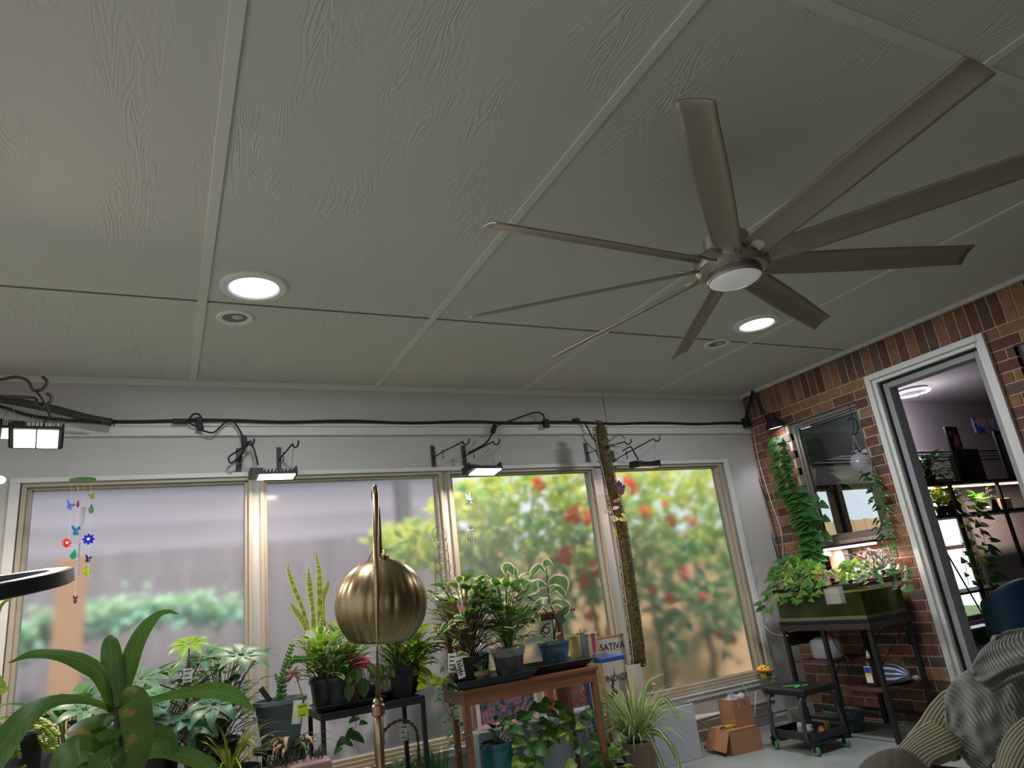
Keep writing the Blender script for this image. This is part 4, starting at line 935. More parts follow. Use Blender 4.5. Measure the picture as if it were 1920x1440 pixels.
# 5 grey pot with fern-like plants
yg = 3.9; top = at(525, 1310, y=yg); hh = .21
t = potted('zigzag_cactus', (top.x, yg, top.z-hh), 'round grey pot of toothed green stems with a yellow tag, left of black table')
pot(t, (top.x, yg, top.z-hh), .122, hh, M_gpot, r0=.088, rim=.008)
A, B, C_ = MB(), MB(), MB()
def toothed(mb, pts, y, w, n=5):
    P = bez([Vector((a_, b_, 0)) for a_, b_ in pts], n)
    for i, q in enumerate(P[:-1]):
        p = at(q.x, q.y, y=y); nx = at(P[i+1].x, P[i+1].y, y=y); d = (nx-p).normalized(); v = Vector((0, 1, 0)); sd = d.cross(v).normalized()
        s_ = w*mpx(p)*(1-.5*i/len(P))
        for sg in (-1, 1): mb.leaf(p, sd*sg+d*.7, (0, -1, 0), s_, s_*.6, 'lance', .15, .2, n=3)
    mb.tube([at(q.x, q.y, y=y) for q in P], .004, 5)
toothed(A, [(528, 1318), (530, 1275), (538, 1240), (549, 1206)], yg, 13); toothed(A, [(530, 1280), (545, 1240), (570, 1236), (598, 1232)], yg-.02, 12); toothed(A, [(520, 1318), (525, 1290), (515, 1262)], yg, 9)
A.build('foliage', L_md, t, smooth=True)
for pp in ([(568, 1330), (566, 1300), (555, 1268), (546, 1262)],): B.tube([at(a_, b_, y=yg-.05) for a_, b_ in pp], .0025, 5)
B.build('stem', M_stemb, t)
c_ = at(549, 1264, y=yg-.05)
for k, d in enumerate(((-1, 0, -.6), (-.8, -.3, -.1), (-.5, 0, .5), (.3, -.2, .5), (.8, 0, .1), (.8, -.3, -.6), (-.9, 0, -1.2))): C_.leaf(c_, d, (0, -1, .4), .05, .016, 'lance', .9, .2)
C_.build('foliage', L_red, t, smooth=True)
ptag(t, at(557, 1335, y=yg-.13), .044, .105, .2, .12, m=M_tag, lines=0, name='pot_tag'); ptag(t, at(568, 1332, y=yg-.145), .052, .062, .15, -.08, m=mat('yellow_green_tag', (186, 206, 48), .5), lines=2, name='yellow_tag')
ptag(t, at(498, 1303, y=yg-.06), .026, .085, .2, -.6, m=mat('dark_printed_tag', (48, 58, 46), .5), lines=0)
z1 = top.z-hh; t2 = thing('plant_stool', (top.x, yg, 0), 'dark stool carrying the grey pot, mostly hidden by plants', 'stool')
m_ = MB(); m_.lathe([(.0001, z1-.02), (.13, z1-.02), (.13, z1), (.0001, z1)], (top.x, yg, 0)); m_.build('seat', M_blk, t2)
for a in (.6, 2.2, 3.7, 5.3): m_ = MB(); m_.tube([Vector((top.x+.1*math.cos(a), yg+.1*math.sin(a), z1-.02)), Vector((top.x+.14*math.cos(a), yg+.14*math.sin(a), 0))], .009, 6); m_.build('leg', M_blk, t2)
# 6 small succulent trough at the bottom
a0 = at(575, 1436, y=3.62); t = potted('succulent_trough', (a0.x, 3.62, 0), 'long brown trough with spiky dark little plants at the bottom edge under the grey pot')
zt_ = at(590, 1424, y=3.62).z
m_ = MB(); m_.box((a0.x-.19, 3.54, zt_-.12), (a0.x+.10, 3.70, zt_)); m_.build('trough', mat('mauve_brown_trough', (150, 122, 112), .6), t, bevel=.008)
m_ = MB()
for sx in (-.17, .08):
    for sy in (3.56, 3.68): m_.box((a0.x+sx-.01, sy-.01, 0), (a0.x+sx+.01, sy+.01, zt_-.12))
m_.build('trough_stand', M_blk, t)
m_ = MB(); rs = random.Random(4)
for k in range(70): m_.leaf((a0.x-.17+rs.random()*.24, 3.57+rs.random()*.09, zt_), (rs.uniform(-.6, .6), rs.uniform(-.6, .3), 1), (0, -1, 0), rs.uniform(.04, .08), .008, 'lance', .4, .2, n=3)
m_.build('foliage', leafmat('dusky_spikes', (72, 70, 56), transl=.2), t, smooth=True)
b = at(545, 1398, y=3.75); t = potted('dried_orchid', (b.x, 3.75, 0), 'straggly brown-leaved plant in a black pot below the grey pot')
s = pot(t, (b.x, 3.75, 0), .07, b.z-.01, M_bpot); bush(t, s, 26, .13, .02, .10, .11, .02, 'strap', [L_md, L_dry], droop=1.8, seed=12, up=.3)
# ------------------------------------------------------------------ black metal table with trays
TZ = .775; y0 = 3.95; y1 = 4.33
xl = at(602, 1343, y=y0).x; xr = at(797, 1312, y=y0).x
t = thing('black_table', ((xl+xr)/2, (y0+y1)/2, 0), 'black metal-framed plant table under the second pane', 'table')
MB().box((xl, y0, TZ-.012), (xr, y1, TZ)).build('table_top', M_blk, t, bevel=.002)
m_ = MB()
for a, b in (((xl, y0), (xr, y0+.018)), ((xl, y1-.018), (xr, y1)), ((xl, y0+.018), (xl+.018, y1-.018)), ((xr-.018, y0+.018), (xr, y1-.018))): m_.box((a[0], a[1], TZ-.035), (b[0], b[1], TZ-.012))
m_.build('apron', M_blk, t)
for x in (xl, xr-.022):
    for y in (y0, y1-.022): MB().box((x, y, 0), (x+.022, y+.022, TZ-.035)).build('leg', M_blk, t)
def tray(x0, x1, ya, yb, z, lab, h=.035, fl=.03):
    mb = MB(); o_ = [(x0, ya), (x1, ya), (x1, yb), (x0, yb)]; i_ = [(x0+fl, ya+fl*.6), (x1-fl, ya+fl*.6), (x1-fl, yb-fl*.6), (x0+fl, yb-fl*.6)]
    vs = [(x, y, z+h) for x, y in o_]+[(x, y, z+.003) for x, y in i_]+[(x, y, z+.0) for x, y in i_]+[(x-(.008 if x == x0 else -.008), y-(.006 if y == ya else -.006), z+h-.004) for x, y in o_]
    mb.add(vs, [(4, 5, 6, 7)]+[(k, 4+k, 4+(k+1) % 4, (k+1) % 4) for k in range(4)]+[(11, 10, 9, 8)]+[(12+k, 12+(k+1) % 4, 8+(k+1) % 4, 8+k) for k in range(4)]+[(k, (k+1) % 4, 12+(k+1) % 4, 12+k) for k in range(4)])
    return mb.build('plant_tray', M_tray, label=lab, cat='tray', group='black plant trays')
tray(xl-.015, xr-.22, y0+.01, y0+.22, TZ, 'black plant tray on the left front of the black table'); tray(xr-.215, xr+.005, y0+.10, y0+.34, TZ, 'black plant tray at the right end of the black table', h=.045)
zt2 = TZ+.004
def tpot(px, y, r, h, lab, m, z=zt2, r0=None, sq=False, **k):
    c = Vector((at(px, 1290, y=y).x, y, z)); t = potted(k.get('name', 'potted_plant'), c, lab); s = pot(t, c, r, h, m, r0=r0, sq=sq); return t, s
# snake plant (tall pot at the back left)
t, s = tpot(601, 4.2, .05, .16, 'tall yellow-edged snake plant standing behind the pots on the black table', mat('sage_plastic_pot', (112, 122, 104), .5), name='snake_plant', r0=.045)
A = MB(); yk = 4.2
ribbon(A, [(597, 1262, 12), (600, 1180, 12), (599, 1110, 13), (598, 1072, 10), (594, 1048, 4), (593, 1034, 1)], yk, fold=.35)
ribbon(A, [(590, 1262, 11), (588, 1180, 11), (586, 1140, 8), (583, 1120, 11), (580, 1095, 12), (579, 1080, 8), (578, 1064, 1)], yk-.02, fold=.35)
ribbon(A, [(583, 1262, 6), (580, 1200, 7), (570, 1150, 8), (555, 1112, 10), (545, 1085, 9), (540, 1068, 6), (540, 1055, 1)], yk-.04, fold=.35)
ribbon(A, [(578, 1262, 6), (575, 1190, 9), (566, 1163, 11), (553, 1144, 10), (546, 1132, 2)], yk-.05, fold=.35)
ribbon(A, [(604, 1262, 9), (607, 1190, 8), (606, 1130, 6), (609, 1112, 10), (614, 1098, 9), (616, 1088, 1)], yk+.01, fold=.35)
ribbon(A, [(594, 1262, 9), (597, 1215, 10), (603, 1170, 9), (607, 1140, 2)], yk-.03, fold=.3)
A.build('foliage', L_sn, t, smooth=True)
tg_ = ptag(t, at(583, 1199, y=yk-.07), .058, .097, .05, lines=0, name='hang_tag'); m_ = MB(); p = at(583, 1206, y=yk-.075); m_.cbox(p, (.044, .002, .042)); m_.build('tag_photo', mat('tag_photo_brown', (150, 128, 112), .5), tg_)
# clear grey pots in front
for (px, y, r, h, lab, mats, n, R, H1, L, sd) in ((606, 4.06, .070, .16, 'green-and-cream leaved plant in the left black pot on the black table', [L_li, L_va], 90, .13, .26, .095, 3),
        (630, 4.03, .070, .16, 'leafy plant in the smoky pot between the snake plant and the brass lamp', [L_md, L_va], 60, .12, .16, .085, 5),
        (652, 4.22, .06, .14, 'lime tufted plant behind the smoky pots on the black table', [L_li, L_spg], 90, .12, .30, .10, 7)):
    t, s = tpot(px, y, r, h, lab, mat('smoky_pot', (54, 56, 58), .3), r0=r*.72); bush(t, s, n, R, .03, H1, L, L*.5, 'ovate', mats, droop=.8, seed=sd, r=.0018)
t, s = tpot(668, 4.1, .045, .075, 'small pinkish spiky succulent beside the brass lamp pole', mat('clay_dish_pot', (150, 110, 90), .6)); A = MB()
for k in range(40):
    a = k*2.4; A.leaf(s+Vector((0, 0, .0)), (math.cos(a)*(.3+k*.02), math.sin(a)*(.3+k*.02), 1), (0, 0, 1), .085, .011, 'lance', .5, .2, n=4)
A.build('foliage', leafmat('pink_succulent', (198, 128, 100), rib=(220, 180, 130), transl=.3), t, smooth=True)
p = at(672, 1235, y=4.02); M = Matrix.Translation(p) @ Matrix.Rotation(-.25, 4, 'Z'); m_ = MB(); m_.grid(lambda u, v: M @ Vector(((u-.5)*.12+v*.012, .006*math.sin(u*9), -(v-.5)*.062-u*.035)), 8, 2)
o = m_.build('pink_tag', mat('neon_pink_tag', (250, 84, 130), .5, transl=.3), label='bright pink flag tag beside the brass lamp shade', cat='tag', smooth=True); sm = o.modifiers.new('s', 'SOLIDIFY'); sm.thickness = .001
m_ = MB(); m_.tube([p+Vector((-.05, .003, .01)), Vector((p.x-.035, p.y+.02, TZ+.02))], .0015, 5); m_.build('tag_stick', M_wire, label='thin stick holding the pink tag', cat='stick')
# prayer plant hanging over the tray edge
t, s = tpot(690, 4.06, .055, .085, 'prayer plant with ribbed leaves hanging over the black table edge', M_bpot, name='prayer_plant'); A = MB(); st = MB()
for (px, py, L, a, r_) in ((646, 1288, .085, -2.0, 0), (655, 1300, .09, -1.75, 0), (678, 1288, .11, -1.5, 0), (660, 1275, .08, -2.3, 0), (672, 1268, .085, -1.9, 0), (700, 1275, .09, -1.3, 0), (716, 1282, .085, -1.2, 0), (690, 1262, .08, -.8, 0), (640, 1298, .06, -2.4, 0), (726, 1270, .07, -.7, 0), (708, 1262, .08, -1.0, 0)):
    q = at(px, py-18, y=3.96+.04*random.random()); A.leaf(q, (math.cos(a)*.6, -.25, math.sin(a)), (0, -1, .4), L, L*.62, 'ovate', .3, .12, n=8); st.tube(bez([s, lerp(s, q, .5)+Vector((0, 0, .05)), q], 4), .002, 5)
A.build('foliage', L_pr, t, smooth=True); st.build('stems', M_stem, t)
# square black pot, dark tuft and the yellow plant at the right end
c = Vector((at(751, 1290, y=4.08).x, 4.08, TZ+.004)); t = potted('potted_plant', c, 'dark tufted plant in a square black pot right of the lamp pole'); s = pot(t, c, .064, .155, M_bpot, sq=True)
bush(t, s, 70, .09, .02, .18, .13, .016, 'strap', [L_dk, L_md], droop=.8, seed=22, r=.0015, up=1.0)
c = Vector((at(772, 1290, y=4.2).x, 4.2, TZ+.004)); t = potted('golden_pothos', c, 'golden-leaved trailing plant at the right end of the black table'); s = pot(t, c, .06, .13, M_bpot)
bush(t, s, 110, .13, .02, .24, .10, .072, 'heart', [leafmat('golden_leaf', (176, 190, 50), transl=.45), L_li], droop=1.1, seed=31, r=.0016)
vine(t, [s, at(790, 1255, y=4.1), at(800, 1270, y=4.05), at(806, 1285, y=4.05)], 8, .08, [leafmat('golden_leaf', (176, 190, 50))], seed=2)
vine(t, [Vector((at(690, 1330, y=4.34).x, 4.34, TZ+.03)), at(672, 1340, y=4.36), at(664, 1368, y=4.36), at(652, 1385, y=4.36), at(640, 1398, y=4.36)], 9, .07, [L_md], seed=5)
c = at(733, 1250, y=4.05); c.z = TZ+.004
m_ = MB(); m_.lathe([(.0001, 0), (.04, 0), (.048, .10), (.045, .10), (.038, .01)], c+Vector((-.02, .06, 0)), 20); m_.build('clay_pot', mat('clay_pot_tan', (128, 106, 86), .7), label='tan clay pot partly behind the brass pole on the black table', cat='pot', smooth=True)
# basket-handled plant and grass under and beside the black table
b = at(748, 1440, y=4.3); t = potted('basket_plant', (b.x, 4.3, 0), 'rounded bushy plant with a twisted rope hoop under the black table')
s = pot(t, (b.x, 4.3, 0), .12, .16, mat('wicker_basket', (112, 84, 58), .8, bump=.5, bscale=90)); bush(t, s, 150, .16, .03, .27, .06, .04, 'ovate', [L_md, leafmat('olive_leaf', (100, 110, 50), transl=.3)], droop=.7, seed=40, r=.0016)
P = bez([s+Vector((-.10, 0, 0)), at(718, 1395, y=4.3), at(722, 1368, y=4.3), at(750, 1350, y=4.3), at(775, 1360, y=4.3), at(784, 1390, y=4.3), s+Vector((.11, 0, 0))], 10)
m_ = MB()
for ph in (0, math.pi): m_.tube([p+Vector((.006*math.cos(i*.9+ph), 0, .006*math.sin(i*.9+ph))) for i, p in enumerate(P)], .005, 6)
m_.build('rope_hoop', mat('rope_brown', (112, 88, 62), .8), t, smooth=True)
ptag(t, at(757, 1373, y=4.2), .045, .085, 0, .1, lines=3)
b = at(812, 1440, y=4.33); t = potted('grass_plant', (b.x, 4.33, 0), 'tuft of thin green grass between the black table and wooden stand'); s = pot(t, (b.x, 4.33, 0), .075, .14, M_bpot); A = MB(); rs = random.Random(3)
for k in range(150):
    a = rs.random()*6.28; e = rs.uniform(.05, .45); A.leaf(s+Vector((rs.uniform(-.05, .05), rs.uniform(-.05, .05), 0)), (math.cos(a)*e, math.sin(a)*e, 1), (0, -1, 0), rs.uniform(.18, .38), .007, 'strap', rs.uniform(.1, .9), .2, n=5)
A.build('foliage', L_gr, t, smooth=True)
# ------------------------------------------------------------------ brass dome floor lamp
M_brass = mat('antique_brass', (146, 130, 96), .36, metal=1.0, stretch=(1, 1, 20), var=.08, scale=10); M_brassd = mat('aged_brass_tube', (150, 128, 98), .33, metal=1.0)
yl = 2.5; pb = at(712, 1440, y=yl); pj = at(709, 1322, y=yl); pt = at(703, 916, y=yl)
t = thing('brass_lamp', (pb.x, yl, 0), 'brass floor lamp with ribbed dome shade in front of the black table', 'floor lamp')
m_ = MB(); m_.lathe([(.0001, 0), (.14, 0), (.145, .01), (.13, .022), (.02, .03), (.0001, .03)], (pb.x, yl, 0), 40); m_.build('base', M_brassd, t, smooth=True, autosmooth=.6)
m_ = MB(); m_.tube([Vector((pb.x, yl, .02)), at(711, 1400, y=yl), pj], .0165, 16); m_.build('lower_pole', M_brassd, t, smooth=True)
m_ = MB(); M = Matrix.Translation(pj-Vector((0, 0, .03))); m_.lathe([(.017, -.002), (.0225, .0), (.0225, .028), (.018, .034), (.018, .044), (.0115, .052)], M=M, seg=20); m_.build('collar', M_brassd, t, smooth=True, autosmooth=.5)
sc_ = at(715, 1133, y=2.72); 
m_ = MB(); m_.tube([pj, lerp(pj, pt, .5), pt-Vector((0, 0, .02))], .0112, 14); m_.build('pole', M_brassd, t, smooth=True)
m_ = MB(); topn = at(712, 1038, y=2.62)
m_.tube(bez([pt-Vector((0, 0, .03)), pt+Vector((0, .0, .0)), pt+Vector((.004, .02, .006)), pt+Vector((.008, .05, -.02)), at(708, 960, y=2.66), at(712, 1036, y=2.72)], 6), .0105, 10); m_.build('hook_arm', M_brassd, t, smooth=True)
RS = 85*mpx(sc_)
ax = Vector((.05, -.10, 1)).normalized(); f_, s1, s2 = frame(ax); M = Matrix((s1, s2, f_)).transposed().to_4x4(); M.translation = sc_
prof = [(.028, RS*1.03), (.030, RS*.98)]
for k in range(1, 19):
    a = math.radians(96-k*8.6); prof.append((max(.03, RS*math.cos(a)), RS*math.sin(a)*.98))
prof = [p for p in prof if p[1] > -RS*.80]
mb = MB(); seg = 144; vs = []
inner = [(r-.002, z+.0) for r, z in reversed(prof)]
pr_ = prof+inner
for (r, z) in pr_:
    for k in range(seg):
        a = 2*math.pi*k/seg; wv = abs(math.sin(a*11)) ; kk = 1-.035*(1-wv)**2*min(1, max(0, (RS-z)/RS*1.2))
        vs.append(M @ Vector((r*kk*math.cos(a), r*kk*math.sin(a), z)))
mb.add(vs, [(i*seg+k, i*seg+(k+1) % seg, (i+1)*seg+(k+1) % seg, (i+1)*seg+k) for i in range(len(pr_)-1) for k in range(seg)])
sh = mb.build('lamp_shade', M_brass, t, smooth=True)
mb = MB()
mb.tube([M @ Vector((-.034, .0, RS*.95)), M @ Vector((-.034, 0, RS*1.17))], .010, 12); mb.tube([M @ Vector((.036, .0, RS*.95)), M @ Vector((.036, 0, RS*1.20))], .016, 12)
mb.build('socket_post', M_brass, t, smooth=True)
mb = MB(); mb.tube(bez([M @ Vector((.03, -.02, RS*1.2)), M @ Vector((.045, -.03, RS*1.1)), M @ Vector((.058, -.04, RS*.95)), M @ Vector((.066, -.045, RS*.92))], 4), .002, 5); mb.tube(bez([M @ Vector((.02, -.03, RS*1.2)), M @ Vector((.03, -.04, RS*1.0)), M @ Vector((.048, -.05, RS*.88))], 4), .002, 5); mb.build('spring_clip', M_wire, t)
# ------------------------------------------------------------------ wooden plant stand
M_wood = mat('red_brown_wood', (138, 92, 60), .5, var=.18, scale=4, stretch=(.5, 8, 8), bump=.1); M_woodv = mat('red_brown_wood_post', (130, 86, 56), .5, var=.18, scale=4, stretch=(8, 8, .5), bump=.1)
SZ = .78; sy0, sy1 = 3.86, 4.2; SX0 = at(868, 1292, y=sy0).x; SX1 = at(1118, 1255, y=sy0).x
SZ = at(990, 1272, y=sy0).z
t = thing('wooden_stand', ((SX0+SX1)/2, 4.1, 0), 'red-brown wooden tiered plant stand before the third pane', 'plant stand')
MB().box((SX0-.01, sy0-.01, SZ-.02), (SX1+.01, sy1, SZ)).build('shelf_board', M_wood, t, bevel=.003)
for x0, x1, ya, yb in ((SX0+.03, SX1-.03, sy0, sy0+.022), (SX0+.03, SX1-.03, sy1-.022, sy1), (SX0+.004, SX0+.026, sy0+.035, sy1), (SX1-.026, SX1-.004, sy0+.035, sy1)): MB().box((x0, ya, SZ-.085), (x1, yb, SZ-.02)).build('rail', M_wood, t, bevel=.002)
for x in (SX0, SX1-.035): MB().box((x, sy0, 0), (x+.035, sy0+.035, SZ-.02)).build('leg', M_woodv, t, bevel=.002)
UZ = at(835, 1172, y=4.4).z; ux0 = at(820, 1172, y=4.36).x; ux1 = at(1062, 1160, y=4.4).x
for x in (at(845, 1300, y=4.4).x, at(1055, 1200, y=4.4).x-.03): MB().box((x, 4.385, 0), (x+.035, 4.42, UZ-.018)).build('back_post', M_woodv, t, bevel=.002)
MB().box((ux0, 4.26, UZ-.018), (ux1, 4.44, UZ)).build('upper_shelf', M_wood, t, bevel=.003)
MB().box((ux0+.03, 4.4, UZ-.06), (ux1-.03, 4.42, UZ-.018)).build('rail', M_wood, t)
xm = at(1048, 1300, y=4.2).x; MB().box((xm-.02, sy1-.03, .05), (xm+.03, sy1, SZ-.085)).build('middle_post', M_woodv, t)
tray(SX0-.05, (SX0+SX1)/2+.02, sy0-.03, sy1-.03, SZ, 'black plant tray on the left half of the wooden stand', h=.045, fl=.045)
tray((SX0+SX1)/2+.035, SX1+.005, sy0+.03, sy1-.02, SZ, 'black plant tray on the right half of the wooden stand', h=.05, fl=.045)
zs = SZ+.004
def spot_(px, y, z=zs): return Vector((at(px, 1250, y=y).x, y, z))
# ribbed black planter with the big mixed bush
c = spot_(882, 4.03); t = potted('leafy_plant', c, 'big bushy green plant in a ribbed black planter, left on the wooden stand')
m_ = MB(); pf = [(.0001, 0), (.090, 0)]
for k in range(9): pf += [(.092+.0025*k, .006+k*.0155), (.097+.0025*k, .010+k*.0155), (.093+.0025*k, .018+k*.0155)]
pf += [(.119, .150), (.119, .160), (.109, .160), (.106, .13)]
m_.lathe(pf, c, 32); m_.build('pot', M_bpot, t, smooth=True); MB().lathe([(.0001, .145), (.107, .142)], c, 24).build('soil', M_soil, t); s = c+Vector((0, 0, .143))
bush(t, s, 130, .20, .04, .44, .10, .068, 'ovate', [L_md, L_va, L_po], droop=.9, seed=50, r=.0035, sm=M_stemb, lean=(-.0, .1))
m_ = MB(); 
for k in range(9): a = k*.7; m_.tube(bez([s+Vector((.03*math.cos(a), .03*math.sin(a), -.004)), s+Vector((.04*math.cos(a+1), .04*math.sin(a), .12)), s+Vector((.1*math.cos(a+.5), .06*math.sin(a), .27))], 5), .004, 6)
m_.build('branches', M_stemb, t, smooth=True)
ptag(t, at(867, 1142, y=3.9), .04, .032, .1, .5, m=mat('peach_tag', (226, 180, 150), .5), lines=0)
# little brown pot
c = spot_(903, 3.885); t = potted('small_cutting', c, 'tiny cutting in a little brown pot at the front left of the wooden stand'); s = pot(t, c, .040, .075, mat('fibre_pot', (112, 94, 70), .9, bump=.4), r0=.024); ptag(t, at(905, 1231, y=3.93), .05, .06, .2, .2, m=mat('clear_tag', (150, 156, 140), .2), lines=2)
bush(t, s, 14, .03, .01, .07, .03, .02, 'ovate', [L_va, L_md], seed=4, r=.0012)
# translucent tumbler pot
c = spot_(955, 3.98); t = potted('leafy_plant', c, 'slender plant in a clear-rimmed grey pot at the middle of the wooden stand')
s = pot(t, c, .100, .17, mat('smoky_tumbler', (74, 76, 74), .25), r0=.072); m_ = MB(); m_.lathe([(.101, .125), (.112, .178), (.109, .178), (.0985, .127)], c, 28); m_.build('clear_rim', mat('clear_rim_plastic', (170, 172, 168), .15, alpha=.3), t, smooth=True)
bush(t, s, 105, .17, .06, .42, .10, .07, 'ovate', [L_va, L_md, L_po], droop=.9, seed=61, r=.0025, sm=M_stem, lean=(.10, .05))
ptag(t, at(965, 1185, y=3.95), .022, .13, .2, .0, lines=9)
# blue glazed pot with the tall variegated rubber plant
c = spot_(1043, 4.08); t = potted('rubber_plant', c, 'tall cream-variegated plant in a glazed blue pot on the wooden stand')
m_ = MB(); pf = [(.0001, 0), (.066, 0), (.078, .04), (.096, .115), (.101, .142), (.106, .146), (.106, .160), (.094, .160), (.090, .135)]
m_.lathe(pf, c, 36); m_.build('pot', mat('blue_glaze', (58, 88, 108), .18, col2=(96, 124, 136), scale=9, stretch=(1, 1, 4), coat=.6), t, smooth=True, autosmooth=.8)
MB().lathe([(.0001, .138), (.091, .138)], c, 24).build('soil', M_soil, t); s = c+Vector((0, 0, .136))
st = MB(); yr = 4.08; st.tube(bez([s, at(1042, 1160, y=yr), at(1030, 1130, y=yr), at(1027, 1100, y=yr), at(1024, 1065, y=yr)], 5), .005, 7); st.tube(bez([s, at(1036, 1165, y=yr), at(1012, 1135, y=yr), at(985, 1115, y=yr), at(960, 1090, y=yr), at(948, 1072, y=yr)], 5), .0045, 7)
st.build('stem', mat('greenish_cane', (70, 84, 52), .6), t, smooth=True); A, B = MB(), MB()
for (pts, w) in (([(1027, 1100), (1010, 1094), (995, 1104), (985, 1118)], 26), ([(1026, 1098), (1040, 1088), (1056, 1092), (1063, 1110)], 24), ([(1028, 1115), (1044, 1104), (1056, 1114), (1060, 1120)], 13), ([(1025, 1078), (1012, 1062), (1000, 1072), (993, 1088)], 14),
                 ([(1030, 1135), (1045, 1128), (1062, 1136), (1066, 1145)], 16), ([(1024, 1066), (1022, 1058), (1027, 1055), (1038, 1062)], 16), ([(985, 1115), (970, 1098), (962, 1096), (975, 1112)], 20), ([(985, 1112), (978, 1096), (990, 1098), (1000, 1110)], 22), ([(950, 1080), (946, 1064), (956, 1066), (962, 1078)], 20),
                 ([(948, 1074), (955, 1062), (966, 1072), (970, 1090)], 12), ([(1012, 1135), (1000, 1140), (990, 1155), (984, 1172)], 22), ([(1010, 1134), (1004, 1148), (1008, 1160), (1012, 1170)], 12), ([(1040, 1150), (1054, 1150), (1062, 1142), (1066, 1136)], 16), ([(1028, 1120), (1014, 1128), (1006, 1140), (1002, 1146)], 20)):
    n_ = len(pts); ribbon(A, [(px, py, w*(.15, .8, 1.0, .08)[i]) for i, (px, py) in enumerate(pts)], yr-.02, yr-.02+random.uniform(-.06, .06), n=4, roll=random.uniform(-.4, .4))
A.build('foliage', L_rub, t, smooth=True)
bush(t, s, 9, .08, .01, .08, .06, .045, 'ovate', [L_va, L_dry], seed=9, r=.002); ptag(t, at(1051, 1158, y=yr-.05), .062, .085, .3, -.45, m=mat('dark_care_tag', (86, 92, 80), .5), lines=4)
# iridescent tin with dried twigs
c = spot_(1099, 4.10); t = potted('tin_planter', c, 'shiny pastel-striped tin planter at the right end of the wooden stand')
def tinmat():
    m = bpy.data.materials.new('pastel_stripes'); m.use_nodes = True; N = m.node_tree.nodes; L = m.node_tree.links; b = N['Principled BSDF']; b.inputs['Roughness'].default_value = .25; b.inputs['Metallic'].default_value = .35
    uv = N.new('ShaderNodeTexCoord'); sp = N.new('ShaderNodeSeparateXYZ'); L.new(uv.outputs['Object'], sp.inputs[0]); mu = N.new('ShaderNodeMath'); mu.operation = 'MULTIPLY_ADD'; mu.inputs[1].default_value = 5.3; mu.inputs[2].default_value = .5; L.new(sp.outputs[0], mu.inputs[0])
    r = N.new('ShaderNodeValToRGB'); r.color_ramp.interpolation = 'CONSTANT'; e = r.color_ramp.elements; e[0].position = 0; e[0].color = lin((216, 200, 130))+(1,); e[1].position = .18; e[1].color = lin((110, 160, 140))+(1,)
    for p_, c_ in ((.3, (150, 120, 150)), (.42, (228, 220, 170)), (.56, (214, 70, 120)), (.66, (190, 130, 160)), (.78, (226, 214, 160)), (.9, (226, 226, 226))): q_ = e.new(p_); q_.color = lin(c_)+(1,)
    L.new(mu.outputs[0], r.inputs[0]); L.new(r.outputs[0], b.inputs['Base Color']); return m
m_ = MB(); m_.lathe([(.0001, 0), (.088, 0), (.096, .165), (.100, .168), (.100, .175), (.091, .175), (.088, .14)], c, 36); m_.build('tin', tinmat(), t, smooth=True, autosmooth=.5)
MB().lathe([(.0001, .15), (.089, .15)], c, 24).build('soil', M_soil, t); s = c+Vector((0, 0, .15)); m_ = MB(); rs = random.Random(8)
for k in range(16): m_.tube([s, s+Vector((rs.uniform(-.03, .03), rs.uniform(-.03, .03), rs.uniform(.03, .06)))], .0016, 5)
m_.build('twigs', M_stemb, t)
m_ = MB(); b0 = at(1140, 1238, y=4.02); m_.box((b0.x-.115, 3.93, SZ), (b0.x+.075, 4.12, SZ+.028)); m_.build('blue_tray', mat('cobalt_plastic', (52, 92, 164), .4), label='blue plastic box lid at the right end of the wooden stand', cat='tray', bevel=.006)
m_ = MB(); b1 = b0+Vector((-.03, 0, 0)); b1.z = SZ+.0285
m_.cbox((b1.x-.04, 4.0, b1.z+.015), (.09, .05, .03), rz=.1); m_.build('label_block', mat('grey_card_box', (150, 150, 150), .6), label='small grey card box lying on the blue lid', cat='box')
# upper shelf: grey tub with white rim and a spiral wire
c = Vector((at(842, 1170, y=4.34).x, 4.34, UZ)); t = potted('spiral_wire_planter', c, 'grey tub with a tall spiral wire support on the upper shelf of the stand'); s = pot(t, c, .070, .185, mat('grey_tub', (134, 128, 120), .5), r0=.046)
m_ = MB(); m_.lathe([(.074, .155), (.079, .155), (.080, .192), (.073, .192)], c, 28); m_.build('white_rim', mat('white_rim_plastic', (224, 224, 220), .4), t, smooth=True, autosmooth=.5)
m_ = MB(); ptsR = []
for (px, py, r_) in ((824, 1003, 14), (826, 1020, 14), (828, 1041, 14), (830, 1062, 15), (832, 1085, 15), (832, 1105, 14)):
    cc = at(px, py, y=4.34); rr = r_*mpx(cc); m_.tube([cc+Vector((rr*math.cos(a), .02*math.sin(a*1.0), rr*1.15*math.sin(a))) for a in [k*math.pi/12 for k in range(24)]], .0022, 5, closed=True)
for dx in (-13, 13): m_.tube([s+Vector((dx*.0025, 0, -.01)), at(830+dx, 1130, y=4.34), at(829+dx, 1060, y=4.34), at(824+dx, 1010, y=4.34)], .002, 5)
m_.build('spiral_wire', M_wire, t, smooth=True); bush(t, s, 12, .07, .0, .08, .07, .05, 'ovate', [L_va, L_po], seed=77, droop=1.1)
